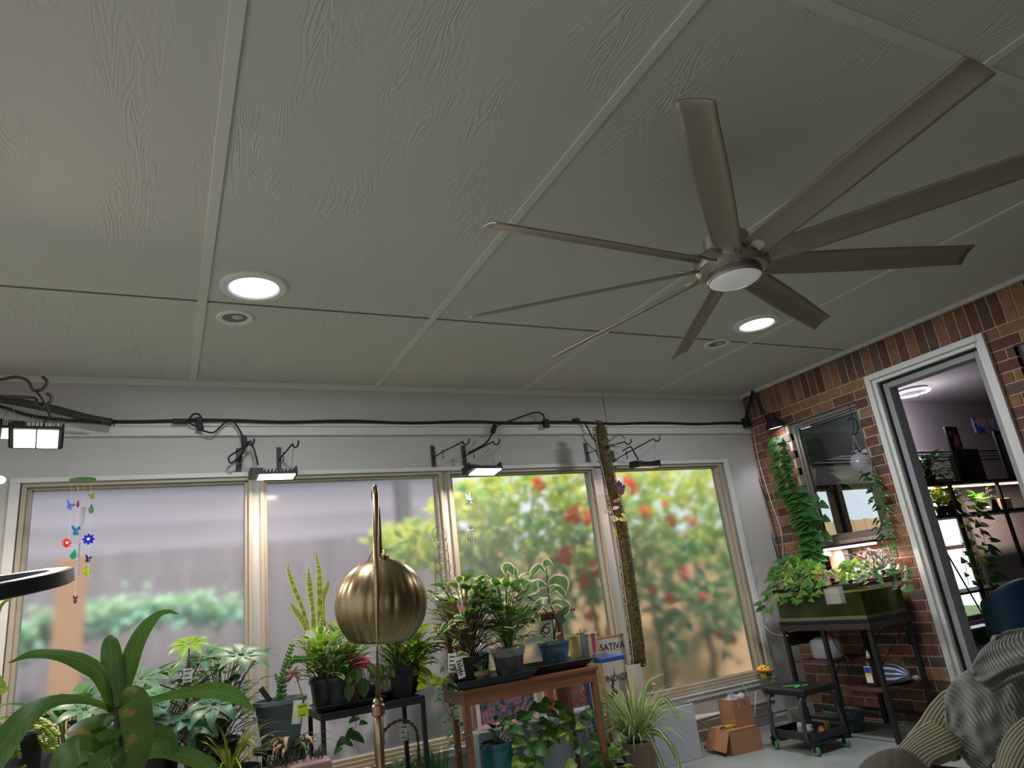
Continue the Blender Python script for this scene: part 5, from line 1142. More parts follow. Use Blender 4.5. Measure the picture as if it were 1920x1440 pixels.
# vine with tags trailing off the left side
tv = potted('trailing_ivy', spot_(846, 3.95), 'thin ivy with white tags trailing down the left side of the wooden stand'); s = pot(tv, WORLD[tv.name], .035, .07, M_bpot)
vine(tv, [s, at(846, 1235, y=3.9), at(832, 1262, y=3.86), at(835, 1290, y=3.84), at(828, 1310, y=3.84), at(842, 1340, y=3.84), at(852, 1370, y=3.84), at(846, 1400, y=3.84)], 22, .055, [L_md, L_dk], seed=14, spread=.05, wd=.6)
vine(tv, [s, at(862, 1190, y=3.9), at(850, 1160, y=3.9), at(832, 1180, y=3.9)], 8, .06, [L_va], seed=15)
ptag(tv, at(848, 1243, y=3.85), .05, .10, .1, .1, lines=4); ptag(tv, at(863, 1252, y=3.84), .05, .11, .3, -.15, lines=6); ptag(tv, at(856, 1335, y=3.83), .035, .07, .2, -.1, m=mat('clear_tag', (150, 156, 140), .2), lines=2)
# ------------------------------------------------------------------ behind and under the stand: pictures, poster board, pots
def artmat(name, pal, sc, dist=2.0, stretch=(1, 1, 1)):
    m = bpy.data.materials.new(name); m.use_nodes = True; N = m.node_tree.nodes; L = m.node_tree.links; b = N['Principled BSDF']; b.inputs['Roughness'].default_value = .35
    tc = N.new('ShaderNodeTexCoord'); mp = N.new('ShaderNodeMapping'); mp.inputs['Scale'].default_value = stretch; L.new(tc.outputs['Object'], mp.inputs[0])
    n = N.new('ShaderNodeTexNoise'); n.inputs['Scale'].default_value = sc; n.inputs['Detail'].default_value = 3; n.inputs['Distortion'].default_value = dist; L.new(mp.outputs[0], n.inputs[0])
    r = N.new('ShaderNodeValToRGB'); e = r.color_ramp.elements; e[0].position = .3; e[0].color = lin(pal[0])+(1,); e[1].position = .7; e[1].color = lin(pal[-1])+(1,)
    for i, c_ in enumerate(pal[1:-1]): q_ = e.new(.3+.4*(i+1)/(len(pal)-1)); q_.color = lin(c_)+(1,)
    L.new(n.outputs[0], r.inputs[0]); L.new(r.outputs[0], b.inputs['Base Color']); return m
def picture(pa, pb_, y, fw, fm, am, lab, lean=.12, zb=None, cat='picture', gr=None):
    """framed picture: pa upper left, pb lower right in photo pixels"""
    A_ = at(*pa, y=y); B_ = at(*pb_, y=y); w = B_.x-A_.x; h = A_.z-B_.z; z0_ = B_.z if zb is None else zb; h = A_.z-z0_
    t = thing('picture_frame', (A_.x+w/2, y, z0_), lab, cat, gr); M = Matrix.Translation((A_.x+w/2, y, z0_)) @ Matrix.Rotation(-lean, 4, 'X')
    mb = MB()
    for a, b in (((-w/2, 0), (-w/2+fw, h)), ((w/2-fw, 0), (w/2, h)), ((-w/2+fw, 0), (w/2-fw, fw)), ((-w/2+fw, h-fw), (w/2-fw, h))): mb.box((a[0], -.009, a[1]), (b[0], .009, b[1]), None, M)
    mb.build('frame', fm, t, bevel=.002); mb = MB(); mb.box((-w/2+fw, -.003, fw), (w/2-fw, .006, h-fw), None, M); mb.build('artwork', am, t); return t
M_wf = mat('pale_pink_frame', (224, 206, 196), .5)
picture((888, 1268), (1012, 1352), 4.53, .022, M_wf, artmat('garden_painting', [(46, 58, 70), (70, 92, 100), (130, 128, 140), (206, 84, 116), (196, 190, 200)], 16), 'painting of colourful flower beds leaning behind the stand', lean=.04, zb=at(1000, 1348, y=4.53).z)
picture((1012, 1250), (1045, 1335), 4.5, .006, M_wf, artmat('pink_painting', [(226, 170, 186), (214, 90, 100), (236, 200, 206)], 16), 'narrow pink picture behind the middle post of the stand', lean=.04, zb=at(1040, 1330, y=4.5).z)
picture((1055, 1240), (1104, 1325), 4.45, .006, mat('blue_frame', (48, 84, 130), .5), artmat('pink_tree_painting', [(216, 170, 180), (110, 110, 90), (206, 66, 80), (226, 190, 196)], 14), 'pink tree picture with blue edge behind the right leg of the stand', lean=.04, zb=at(1100, 1322, y=4.45).z)
# support ledge for the pictures: low white storage box
zb_ = at(1000, 1348, y=4.53).z
m_ = MB(); m_.box((at(885, 1350, y=4.5).x, 4.42, 0), (at(1120, 1330, y=4.5).x, 4.60, zb_-.004)); m_.build('storage_box', mat('pale_blue_crate', (150, 158, 164), .5), label='pale low storage box carrying the pictures behind the stand', cat='box', bevel=.006)
# board with the words
yb_ = 4.5; A_ = at(1124, 1198, y=yb_); B_ = at(1188, 1335, y=yb_); t = thing('word_board', ((A_.x+B_.x)/2, yb_, 0), 'off-white board lettered SATIVA and INDICA in a thin wooden frame', 'sign')
zb0 = .02; w_ = B_.x-A_.x+.03; xc = (A_.x+B_.x)/2; hgt = A_.z
m_ = MB(); m_.box((xc-w_/2, yb_, zb0), (xc+w_/2, yb_+.012, hgt)); m_.build('board', mat('board_white', (206, 198, 190), .6), t)
m_ = MB(); m_.box((xc-w_/2-.012, yb_-.004, zb0), (xc-w_/2, yb_+.014, hgt+.012)); m_.box((xc-w_/2, yb_-.004, hgt), (xc+w_/2, yb_+.014, hgt+.012)); m_.build('frame_strip', mat('orange_wood_strip', (196, 130, 72), .5), t)
def words(txt, p, size, m, parent, name='lettering', rot=(math.pi/2, 0, 0), ext=.001):
    cu = bpy.data.curves.new('txt', 'FONT'); cu.body = txt; cu.size = size; cu.extrude = ext; cu.align_x = 'CENTER'; cu.align_y = 'CENTER'
    tmp = bpy.data.objects.new('txt', cu); S.collection.objects.link(tmp); dg = bpy.context.evaluated_depsgraph_get(); me = bpy.data.meshes.new_from_object(tmp.evaluated_get(dg)); bpy.data.objects.remove(tmp)
    me.materials.clear(); me.materials.append(m); o = bpy.data.objects.new(name, me); S.collection.objects.link(o); o.parent = parent; o.location = Vector(p)-WORLD[parent.name]; o.rotation_euler = rot; return o
M_ink = mat('black_ink', (34, 32, 34), .7)
words('SATIVA', (xc+.002, yb_-.002, at(1148, 1212, y=yb_).z), .066, M_ink, t); words('INDICA', (xc+.002, yb_-.002, at(1154, 1271, y=yb_).z), .060, M_ink, t)
words('HYBRID', (xc+.002, yb_-.002, at(1158, 1240, y=yb_).z), .018, mat('faint_ink', (150, 144, 140), .7), t) if False else None
# teal pot, pale bucket with pothos, in the space under the stand
def floorplant(name, px, y, r, ztop_px, m, lab, r0=None, **k):
    b = at(px, ztop_px, y=y); c = Vector((b.x, y, 0)); t = potted(name, c, lab); s = pot(t, c, r, b.z, m, r0=r0 or r*.75); return t, s
t, s = floorplant('potted_plant', 932, 4.02, .10, 1390, mat('teal_ceramic', (30, 92, 104), .35, coat=.3), 'sparse plant in a teal pot under the wooden stand')
bush(t, s, 14, .09, .01, .14, .09, .03, 'lance', [L_dk, L_md], seed=3, droop=1.0); ptag(t, s+Vector((.04, -.05, .03)), .032, .11, .2, -.9, lines=4)
c_ = s.copy()
t, s = floorplant('pothos', 1042, 4.08, .105, 1368, mat('pale_grey_bucket', (150, 158, 162), .45), 'pothos with big heart leaves in a pale bucket under the wooden stand')
for i, (pts, n) in enumerate((([s, at(1020, 1330, y=4.0), at(1000, 1325, y=3.95), at(985, 1350, y=3.92), at(975, 1400, y=3.9)], 7), ([s, at(1000, 1345, y=3.98), at(965, 1345, y=3.92), at(950, 1370, y=3.9)], 6), ([s, at(1060, 1340, y=4.0), at(1090, 1345, y=3.95), at(1100, 1390, y=3.92), at(1105, 1435, y=3.9)], 8),
        ([s, at(1040, 1320, y=4.05), at(1028, 1310, y=4.05)], 3), ([s, at(1010, 1375, y=3.95), at(1000, 1410, y=3.9), at(990, 1440, y=3.88)], 6), ([s, at(1070, 1360, y=4.0), at(1080, 1400, y=3.93), at(1075, 1440, y=3.9)], 5), ([s, at(985, 1385, y=3.92), at(975, 1430, y=3.9)], 5), ([s, at(1100, 1330, y=4.0), at(1115, 1325, y=4.0)], 4), ([s, at(1050, 1355, y=4.0), at(1060, 1390, y=3.92), at(1050, 1430, y=3.9)], 1))):
    vine(t, pts, n, .105, [L_po, L_md], seed=20+i, spread=.03)
# spider plant in a tan pot
t, s = floorplant('spider_plant', 1195, 4.12, .105, 1388, mat('tan_ceramic', (150, 124, 104), .6), 'big cream-striped spider plant in a tan pot right of the stand', r0=.08)
rosette(t, s, 170, .50, .013, L_sp, seed=9, droop=1.75, spread=1.25, rise=1.2); rosette(t, s, 60, .40, .012, L_sp, seed=19, droop=.7, spread=.8, rise=1.2)
A = MB()
for pp in ([(1198, 1380, 6), (1210, 1290, 7), (1232, 1268, 6), (1245, 1264, 2)], [(1200, 1380, 7), (1240, 1310, 8), (1270, 1340, 6), (1285, 1352, 2)], [(1190, 1380, 7), (1150, 1320, 8), (1135, 1300, 5), (1128, 1290, 1)], [(1200, 1385, 8), (1225, 1372, 8), (1262, 1400, 7), (1275, 1450, 4)], [(1205, 1385, 8), (1240, 1375, 8), (1268, 1420, 7), (1280, 1460, 3)], [(1200, 1385, 8), (1220, 1390, 8), (1240, 1430, 8), (1250, 1470, 4)]): ribbon(A, pp, 4.05, 3.95)
A.build('foliage', L_sp, t, smooth=True)
t, s = floorplant('pothos', 1150, 3.86, .07, 1436, M_bpot, 'round-leaved pothos on the floor at the bottom edge beside the tan pot', r0=.06); bush(t, s, 16, .12, .01, .10, .085, .075, 'heart', [L_po, L_md], seed=71, droop=.8)
vine(t, [s, at(1160, 1400, y=3.85), at(1150, 1375, y=3.85)], 4, .08, [L_po], seed=4)
# moss pole plant in a white cylinder pot
ym = 4.42; b = at(1200, 1425, y=ym); t = potted('moss_pole_plant', (b.x, ym, 0), 'tall leaning moss pole in a white cylinder pot beside the last pane')
zt_ = at(1195, 1243, y=ym).z; m_ = MB(); m_.lathe([(.0001, 0), (.047, 0), (.057, zt_), (.054, zt_), (.050, zt_-.03), (.0001, zt_-.03)], (at(1196, 1300, y=ym).x, ym, 0), 28); m_.build('cylinder_pot', mat('white_cylinder_ceramic', (206, 196, 184), .5), t, smooth=True, autosmooth=.6)
def mossmat():
    m = mat('sphagnum_moss', (84, 74, 42), .95, var=.5, scale=45, bump=1.0, bscale=60); return m
M_moss = mossmat(); PP = bez([at(1198, 1250, y=ym), at(1192, 1190, y=ym), at(1180, 1100, y=ym-.02), at(1166, 1000, y=ym-.05), at(1148, 920, y=ym-.08), at(1132, 850, y=ym-.1), at(1124, 800, y=ym-.1)], 8)
m_ = MB(); m_.tube(PP, [.049-.00012*i for i in range(len(PP))], 14); m_.build('moss_pole', M_moss, t, smooth=True)
m_ = MB(); rs = random.Random(2)
for i in range(1400):
    p = PP[rs.randrange(len(PP)-1)]; a = rs.random()*6.28; n_ = Vector((math.cos(a), math.sin(a), 0)); m_.leaf(lerp(p, PP[min(len(PP)-1, PP.index(p)+1)], rs.random())+n_*.045, n_+rnd(.8), rnd(), .018, .010, 'lance', .3, .2, n=2)
m_.build('moss_tufts', leafmat('moss_tuft', (96, 88, 50), transl=.2), t, kind='stuff')
m_ = MB()
for dx in (-.053, .055): m_.tube([p+Vector((dx, -.012, 0)) for p in PP], .0035, 5)
m_.build('plastic_edge', mat('clear_strip', (196, 190, 184), .3, alpha=.8), t, smooth=True)
m_ = MB(); p = at(1118, 925, y=ym-.1); m_.tube(bez([at(1112, 935, y=D-.02), at(1125, 928, y=ym-.14), at(1138, 925, y=ym-.14), at(1134, 914, y=ym-.14)], 5), .003, 5); m_.build('white_tie', mat('white_tie_tape', (214, 210, 204), .5), t)
A, B, C_, E_ = MB(), MB(), MB(), MB()
for (px, py, L, a) in ((1140, 835, .11, .1), (1150, 838, .12, -.1), (1148, 846, .09, -.5), (1128, 830, .06, 2.8)): A.leaf(at(px, py, y=ym-.16), (math.cos(a), -.3, math.sin(a)), (0, -.4, 1), L, L*.55, 'heart', .6, .2)
for (px, py, a) in ((1142, 940, 1.8), (1150, 942, .5), (1148, 955, .3), (1140, 956, 3.6), (1150, 965, 4.6)): B.leaf(at(px, py, y=ym-.13), (math.cos(a), -.3, math.sin(a)), (0, -1, .5), .065, .032, 'ovate', .5, .25)
for (px, py, a) in ((1158, 970, 3.6), (1165, 962, -1.0), (1150, 992, -1.5), (1160, 975, .0)): C_.leaf(at(px, py, y=ym-.13), (math.cos(a), -.3, math.sin(a)), (0, -1, .5), .07, .036, 'lance', .3, .25)
A.build('foliage', leafmat('olive_lime_leaf', (140, 150, 52), transl=.4), t, smooth=True); B.build('pink_leaves', leafmat('pink_cream_leaf', (222, 178, 160), transl=.4), t, smooth=True); C_.build('yellow_leaves', leafmat('yellow_leaf', (206, 200, 90), transl=.4), t, smooth=True)
for k in range(12): E_.tube(bez([PP[-1]+rnd(.012), PP[-1]+Vector((random.uniform(-.03, .03), 0, .04)), PP[-1]+Vector((random.uniform(-.05, .05), 0, random.uniform(.02, .06)))], 3), .0035, 5)
E_.tube(bez([PP[-6], at(1138, 830, y=4.3), at(1160, 815, y=4.28), at(1172, 822, y=4.3)], 4), .004, 5); E_.tube(bez([PP[-8], at(1150, 880, y=4.3), at(1165, 884, y=4.3), at(1174, 880, y=4.3)], 4), .003, 5)
E_.build('aerial_roots', mat('olive_root', (78, 76, 48), .8), t, smooth=True)

# small hanging bits round the stand
p = at(1151, 1252, y=4.36); t = thing('beaded_hanger', p, 'small green and brown hanging ornament in front of the lettered board', 'ornament')
m_ = MB(); m_.tube([p, at(1152, 1262, y=4.36), at(1148, 1290, y=4.36)], [.003, .006, .009], 7); m_.build('stem', M_stem, t, smooth=True)
m_ = MB(); m_.sphere(at(1152, 1298, y=4.36), .024, 10, 8, (1, .8, 1.1)); m_.sphere(at(1146, 1307, y=4.36), .018, 10, 8); m_.build('carved_bead', mat('brown_green_bead', (120, 92, 60), .5, col2=(60, 66, 40), scale=50), t, smooth=True)
m_ = MB(); m_.tube([p, Vector((p.x, p.y, SZ+.03)), Vector((p.x-.02, 4.12, SZ+.029))], .0012, 4); m_.build('string', M_wire, t)
p = at(1020, 1176, y=4.3); m_ = MB(); q = [at(a_, b_, y=4.3) for a_, b_ in ((1032, 1168), (1022, 1172), (1017, 1182), (1026, 1188), (1030, 1180), (1022, 1176), (1014, 1186), (1022, 1194), (1012, 1192))]
m_.tube([Vector((q[0].x, 4.3, UZ-.018)), q[0]], .0015, 4); m_.tube(bez(q, 5), .0045, 6); m_.build('curly_hook', M_blk, smooth=True, label='black curly metal hook hanging under the upper shelf of the wooden stand', cat='hook')
m_ = MB(); m_.tube(bez([at(1100, 1268, y=4.3), at(1108, 1320, y=4.28), at(1122, 1380, y=4.26), at(1165, 1415, y=4.25), Vector((at(1190, 1440, y=4.25).x, 4.25, .02))], 5), .012, 8); m_.build('blue_tube', mat('blue_enamel_tube', (44, 84, 140), .4), smooth=True, label='blue metal tube leaning behind the right leg of the wooden stand', cat='tube')
# ------------------------------------------------------------------ things on the floor by the last pane
M_card = mat('cardboard', (172, 124, 92), .8, var=.08, scale=6); M_cardi = mat('cardboard_inside', (140, 100, 74), .9)
# grey-white panel leaning, thick foam-like edge
t = thing('foam_sheet', at(1250, 1435, z=0), 'pale grey flat panel standing on the floor behind the spider plant', 'panel')
A_ = at(1287, 1318, y=4.4); m_ = MB(); m_.box((A_.x-.38, 4.34, 0), (A_.x+.012, 4.44, A_.z-.0)); m_.build('panel', mat('pale_grey_panel', (196, 198, 206), .5), t, bevel=.004)
m_ = MB(); m_.box((A_.x-.37, 4.352, A_.z), (A_.x+.0, 4.43, A_.z+.006)); m_.build('top_edge', mat('dark_panel_edge', (96, 106, 114), .6), t)
def carton(x0, x1, ya, yb, z0, z1, lab, flaps=(), open_=True, rz=0.0):
    c = Vector(((x0+x1)/2, (ya+yb)/2, z0)); t = thing('cardboard_box', c, lab, 'box'); R = Matrix.Translation(c) @ Matrix.Rotation(rz, 4, 'Z'); w, d, h = (x1-x0)/2, (yb-ya)/2, z1-z0; th = .005
    mb = MB()
    for a, b in (((-w, -d, 0), (w, d, th)), ((-w, -d, th), (w, -d+th, h)), ((-w, d-th, th), (w, d, h)), ((-w, -d+th, th), (-w+th, d-th, h)), ((w-th, -d+th, th), (w, d-th, h))): mb.box(a, b, None, R)
    if not open_: mb.box((-w, -d, h-th), (w, d, h), None, R)
    mb.build('carton', M_card, t)
    for f in flaps:
        fb = MB(); ang, side, ln = f
        if side == 'L': Mf = R @ Matrix.Translation((-w, 0, h)) @ Matrix.Rotation(ang, 4, 'Y'); fb.box((-ln, -d, -.004), (0, d, 0), None, Mf)
        elif side == 'F': Mf = R @ Matrix.Translation((0, -d, h)) @ Matrix.Rotation(ang, 4, 'X'); fb.box((-w, -ln, -.004), (w, 0, 0), None, Mf)
        elif side == 'R': Mf = R @ Matrix.Translation((w, 0, h)) @ Matrix.Rotation(ang, 4, 'Y'); fb.box((0, -d, -.004), (ln, d, 0), None, Mf)
        fb.build('flap', M_card, t)
    return t
g = at(1318, 1412, z=0); carton(g.x-.20, g.x+.0, g.y-.0, g.y+.12, 0, .215, 'small plain cardboard box just right of the pale panel', open_=False, rz=.1)
g = at(1415, 1410, z=0)
carton(g.x-.15, g.x+.11, g.y+.02, g.y+.27, 0, .155, 'lower cardboard box with a torn flap folded out to the left', flaps=((-1.15, 'L', .14),), open_=False, rz=-.12)
carton(g.x-.04, g.x+.13, g.y+.08, g.y+.24, .157, .335, 'open cardboard box full of clear plastic, standing on the lower box', rz=-.05)
m_ = MB(); rs = random.Random(5); cx, cy = g.x+.045, g.y+.16
for k in range(26): m_.leaf((cx+rs.uniform(-.06, .06), cy+rs.uniform(-.05, .05), .30), (rs.uniform(-.7, .7), rs.uniform(-.7, .3), rs.uniform(.3, 1)), rnd(), rs.uniform(.05, .09), .05, 'round', rs.uniform(0, 2), .3, n=4)
m_.build('crumpled_plastic', mat('clear_crumpled_plastic', (206, 210, 214), .15, alpha=.6), label='crumpled clear plastic filling the open cardboard box', cat='plastic', kind='stuff')
for k, (px, py, qx, qy) in enumerate(((1394, 1285, 1412, 1318), (1417, 1297, 1415, 1340))):
    m_ = MB(); m_.tube([at(px, py, y=g.y+.12), at(qx, qy+3, y=g.y+.12)], .003, 6); m_.build('white_straw', mat('white_plastic_stick', (226, 226, 226), .4), label=('long slanted white stick poking out of the open box', 'short upright white stick in the open box')[k], cat='stick')
p = Vector((g.x-.08, g.y+.12, .158)); t = thing('hand_pliers', p, 'yellow and green handled pliers lying on the lower cardboard box', 'pliers')
m_ = MB(); m_.tube(bez([p+Vector((-.04, .0, .010)), p+Vector((0, -.015, .012)), p+Vector((.06, -.022, .010))], 4), .007, 6); m_.tube(bez([p+Vector((-.04, .005, .012)), p+Vector((0, .015, .012)), p+Vector((.06, .014, .010))], 4), .007, 6); m_.build('handles', mat('yellow_green_grip', (176, 176, 40), .4), t, smooth=True)
m_ = MB(); m_.cbox(p+Vector((-.06, .002, .011)), (.05, .016, .010), rz=.1); m_.build('jaws', M_dkp, t, bevel=.002)
# pipes along the wall
zp = at(1340, 1340, y=D-.06).z
m_ = MB(); m_.tube([Vector((at(1293, 1345, y=D-.06).x, D-.06, zp)), Vector((XR-.5, D-.06, zp))], .033, 18); m_.build('white_pipe', mat('white_pvc', (214, 204, 196), .4), label='thick white pipe running along the wall low under the last pane', cat='pipe', smooth=True)
m_ = MB(); m_.tube([Vector((at(1300, 1400, y=D-.05).x, D-.05, .10)), Vector((XR-.35, D-.05, .10))], .012, 8); m_.build('thin_pipe', mat('white_pvc', (214, 204, 196), .4), label='thin white pipe near the floor below the thick one', cat='pipe', smooth=True)
m_ = MB(); m_.tube([at(1322, 1402, y=D-.12), at(1358, 1390, y=D-.1)], .01, 6); m_.build('black_rod', M_blk, label='short black rod on the floor by the wall', cat='rod')
# little glass ornament at the frame foot and the mushroom on the sill
p = at(1226, 1284, y=D-.03); m_ = MB(); m_.sphere(p, .016); m_.sphere(p+Vector((0, 0, -.018)), .012); m_.build('crystal_knob', mat('pinkish_crystal', (190, 160, 160), .1), smooth=True, label='tiny pinkish knob at the lower left corner of the last pane', cat='ornament')
p = at(1434, 1258, y=D-.075); t = thing('mushroom_toy', p-Vector((0, 0, .085)), 'plush mushroom with spotted yellow cap and green face at the window corner', 'toy')
m_ = MB(); m_.sphere(p-Vector((-.002, 0, .030)), .047, 16, 12, (1, .9, .85)); m_.build('face', mat('lime_plush', (164, 182, 56), .8, bump=.3), t, smooth=True)
M = Matrix.Translation(p) @ Matrix.Rotation(.12, 4, 'Y'); m_ = MB(); m_.lathe([(.03, -.004), (.062, -.010), (.068, .0), (.066, .008)], M=M, seg=28); m_.build('cap_rim', mat('orange_plush', (232, 92, 40), .8), t, smooth=True)
m_ = MB(); m_.lathe([(.066, .008), (.060, .022), (.045, .036), (.02, .046), (.0001, .048)], M=M, seg=28); o = m_.build('cap', mat('yellow_plush', (236, 206, 70), .8), t, smooth=True)
for k, (a, r_, z_) in enumerate(((-1.6, .058, .022), (-2.2, .050, .030), (-1.0, .050, .030), (-1.6, .036, .040), (-2.7, .058, .02), (-.5, .058, .02), (-1.9, .018, .046))):
    m_ = MB(); m_.sphere(M @ Vector((r_*math.cos(a), r_*math.sin(a), z_)), .008, 8, 6, (1.2, 1, .6)); m_.build('cap_spot', mat('dark_spot', (70, 70, 30), .8), o, smooth=True)
for dx in (-.018, .016): m_ = MB(); m_.sphere(p+Vector((dx, -.040, -.028)), .010, 8, 6); m_.build('eye', mat('black_felt', (30, 32, 24), .8), t, smooth=True)
# ------------------------------------------------------------------ rolling mechanic's stool
fx0, fx1, fy0, fy1 = 3.90, 4.19, 3.72, 4.08
t = thing('rolling_stool', ((fx0+fx1)/2, (fy0+fy1)/2, 0), 'black padded rolling work stool with grey tube frame, tray and green wheels', 'stool')
zs_ = at(1510, 1293, y=fy0).z; M_gm = mat('grey_tube_frame', (70, 74, 78), .4, metal=.3)
m_ = MB(); m_.box((fx0-.01, fy0-.01, zs_-.042), (fx1+.02, fy1+.0, zs_)); m_.build('seat', mat('black_vinyl_seat', (30, 31, 33), .4), t, bevel=.010)
m_ = MB(); cx = (fx0+fx1)/2; cy = (fy0+fy1)/2
for poly in ([(-.07, -.06), (-.02, -.06), (.05, .0), (.0, .0)], [(.0, .0), (.05, .0), (-.02, .06), (-.07, .06)], [(-.0, -.06), (.07, -.06), (.08, -.04), (.02, -.04)]): m_.prism(poly, Matrix.Translation((cx-.02, cy, zs_+.0008)), .0012)
m_.build('green_emblem', mat('lime_print', (70, 180, 84), .5), t)
for y in (fy0+.03, fy1-.04):
    m_ = MB(); m_.tube(bez([(fx0+.04, y, zs_-.05), (fx0+.0, y, zs_-.06), (fx0-.02, y, zs_-.11), (fx0-.028, y, .12), (fx0+.0, y, .075), (fx0+.06, y, .065), (fx1-.05, y, .065), (fx1+.02, y, .075), (fx1+.05, y, .12), (fx1+.02, y, zs_-.10), (fx1, y, zs_-.06), (fx1-.04, y, zs_-.05)], 5), .014, 10)
    m_.build('tube_leg', M_gm, t, smooth=True)
m_ = MB(); zt_ = .085
m_.box((fx0-.01, fy0-.01, zt_), (fx1+.03, fy1+.01, zt_+.008))
for a, b in (((fx0-.01, fy0-.01), (fx1+.03, fy0)), ((fx0-.01, fy1), (fx1+.03, fy1+.01)), ((fx0-.01, fy0), (fx0, fy1)), ((fx1+.02, fy0), (fx1+.03, fy1))): m_.box((a[0], a[1], zt_+.008), (b[0], b[1], zt_+.05))
m_.build('tool_tray', mat('dark_grey_tray', (46, 48, 50), .5), t, bevel=.003)
for x in (fx0+.0, fx1+.0):
    for y in (fy0, fy1):
        m_ = MB(); M = Matrix.Translation((x, y, .030)) @ Matrix.Rotation(math.pi/2, 4, 'Y') @ Matrix.Rotation(0, 4, 'X'); m_.lathe([(.012, -.013), (.024, -.014), (.030, -.008), (.030, .008), (.024, .014), (.012, .013)], M=M, seg=20, cap0=True, cap1=True); w_ = m_.build('wheel', mat('green_wheel', (84, 150, 92), .4), t, smooth=True, autosmooth=.7)
        m_ = MB(); m_.tube([Vector((x-.018, y, .03)), Vector((x+.018, y, .03))], .008, 10); m_.build('hub', M_dkp, w_); m_ = MB(); m_.cbox((x, y, .0735), (.04, .03, .022)); m_.cbox((x-.018, y, .05), (.003, .022, .05)); m_.build('caster_fork', M_blk, t)
zt2_ = zt_+.009
for k, (dx, dy, kind, c_, lab) in enumerate(((.06, .06, 'jar', (214, 214, 220), 'white jar with purple band in the stool tray'), (.15, .04, 'ball', (214, 130, 130), 'pink rolled item in the stool tray'), (.20, .08, 'ball2', (222, 120, 70), 'orange item in the stool tray'), (.24, .06, 'card', (216, 208, 50), 'yellow card standing in the stool tray'), (.10, .16, 'jar2', (170, 170, 176), 'grey lidded pot at the back of the stool tray'))):
    q = Vector((fx0+dx, fy0+dy+.02, zt2_)); m_ = MB(); mt = mat('tray_item_%s' % kind, c_, .5)
    if kind.startswith('jar'):
        tt = thing('jar', q, lab, 'jar'); m_.lathe([(.0001, 0), (.028, 0), (.030, .008), (.030, .055), (.024, .062)], q, 20); m_.build('body', mt, tt, smooth=True, autosmooth=.6); m_ = MB(); m_.lathe([(.026, .060), (.026, .078), (.0001, .079)], q, 20); m_.build('lid', mat('white_lid', (230, 230, 230), .4), tt, smooth=True, autosmooth=.6)
        if kind == 'jar': m_ = MB(); m_.lathe([(.0306, .015), (.0306, .045)], q, 20); m_.build('label_band', mat('purple_band', (90, 84, 160), .5), tt, smooth=True)
    elif kind == 'card': m_.cbox(q+Vector((0, 0, .035)), (.055, .003, .07), rz=.2); m_.build('yellow_card', mt, label=lab, cat='card')
    else: m_.sphere(q+Vector((0, 0, .022)), .022, sc=(1.3, 1, 1)); m_.build('small_roll', mt, smooth=True, label=lab, cat='roll')
# ------------------------------------------------------------------ aquarium on its black stand
ax0, ax1, ay0, ay1 = 4.40, 4.86, 3.47, 4.27
za = at(1625, 1168, x=ax0).z; ztk = za+.27
M_stand = mat('black_square_tube', (32, 32, 34), .45)
t = thing('aquarium_stand', ((ax0+ax1)/2, (ay0+ay1)/2, 0), 'black square-tube metal stand under the aquarium against the brick wall', 'stand')
for x in (ax0, ax1-.03):
    for y in (ay0, 3.87, ay1-.03): MB().box((x, y, 0), (x+.03, y+.03, za-.045)).build('leg', M_stand, t, bevel=.002)
m_ = MB(); m_.box((ax0-.01, ay0-.01, za-.045), (ax1+.01, ay1+.01, za-.002)); m_.build('top_frame', mat('dark_brown_top', (52, 44, 42), .5), t, bevel=.003)
MB().box((ax0+.03, 3.90, .49), (ax1-.03, ay1-.03, .505)).build('upper_shelf', mat('dark_red_shelf', (82, 52, 46), .6), t); MB().box((ax0+.03, ay0+.03, .315), (ax1-.03, 3.87, .33)).build('lower_shelf', mat('dark_red_shelf', (82, 52, 46), .6), t)
for x in (ax0+.008, ax1-.022):
    m_ = MB(); m_.box((x, ay0+.03, .10), (x+.014, ay1-.03, .12)); m_.build('cross_bar', M_stand, t)
m_ = MB(); m_.box((ax0+.035, ay1-.022, za-.16), (ax1-.035, ay1-.01, za-.06)); m_.build('back_plate', M_stand, t)
m_ = MB(); m_.tube([(ax1-.04, ay0+.03, za-.06), (ax1-.04, 3.87, .34)], .006, 6); m_.build('brace', M_stand, t)
t = thing('aquarium', ((ax0+ax1)/2, (ay0+ay1)/2, za), 'glass aquarium with murky green water and pale sand on the black stand', 'aquarium')
def tankglass():
    m = bpy.data.materials.new('tank_glass'); m.use_nodes = True; N = m.node_tree.nodes; L = m.node_tree.links; N.remove(N['Principled BSDF']); out = N['Material Output']
    a = N.new('ShaderNodeBsdfTransparent'); a.inputs[0].default_value = (.86, .92, .86, 1); g_ = N.new('ShaderNodeBsdfGlossy'); g_.inputs['Roughness'].default_value = .03; f = N.new('ShaderNodeFresnel'); f.inputs[0].default_value = 1.3
    mx = N.new('ShaderNodeMixShader'); L.new(f.outputs[0], mx.inputs[0]); L.new(a.outputs[0], mx.inputs[1]); L.new(g_.outputs[0], mx.inputs[2]); L.new(mx.outputs[0], out.inputs[0]); return m
M_tg = tankglass()
m_ = MB(); g_ = .006
q_ = [(ax0, ay0), (ax1, ay0), (ax1, ay1), (ax0, ay1)]
for k in range(4): a, b = q_[k], q_[(k+1) % 4]; m_.add([(a[0], a[1], za+.02), (b[0], b[1], za+.02), (b[0], b[1], ztk-.015), (a[0], a[1], ztk-.015)], [(0, 1, 2, 3)])
m_.build('glass_walls', M_tg, t)
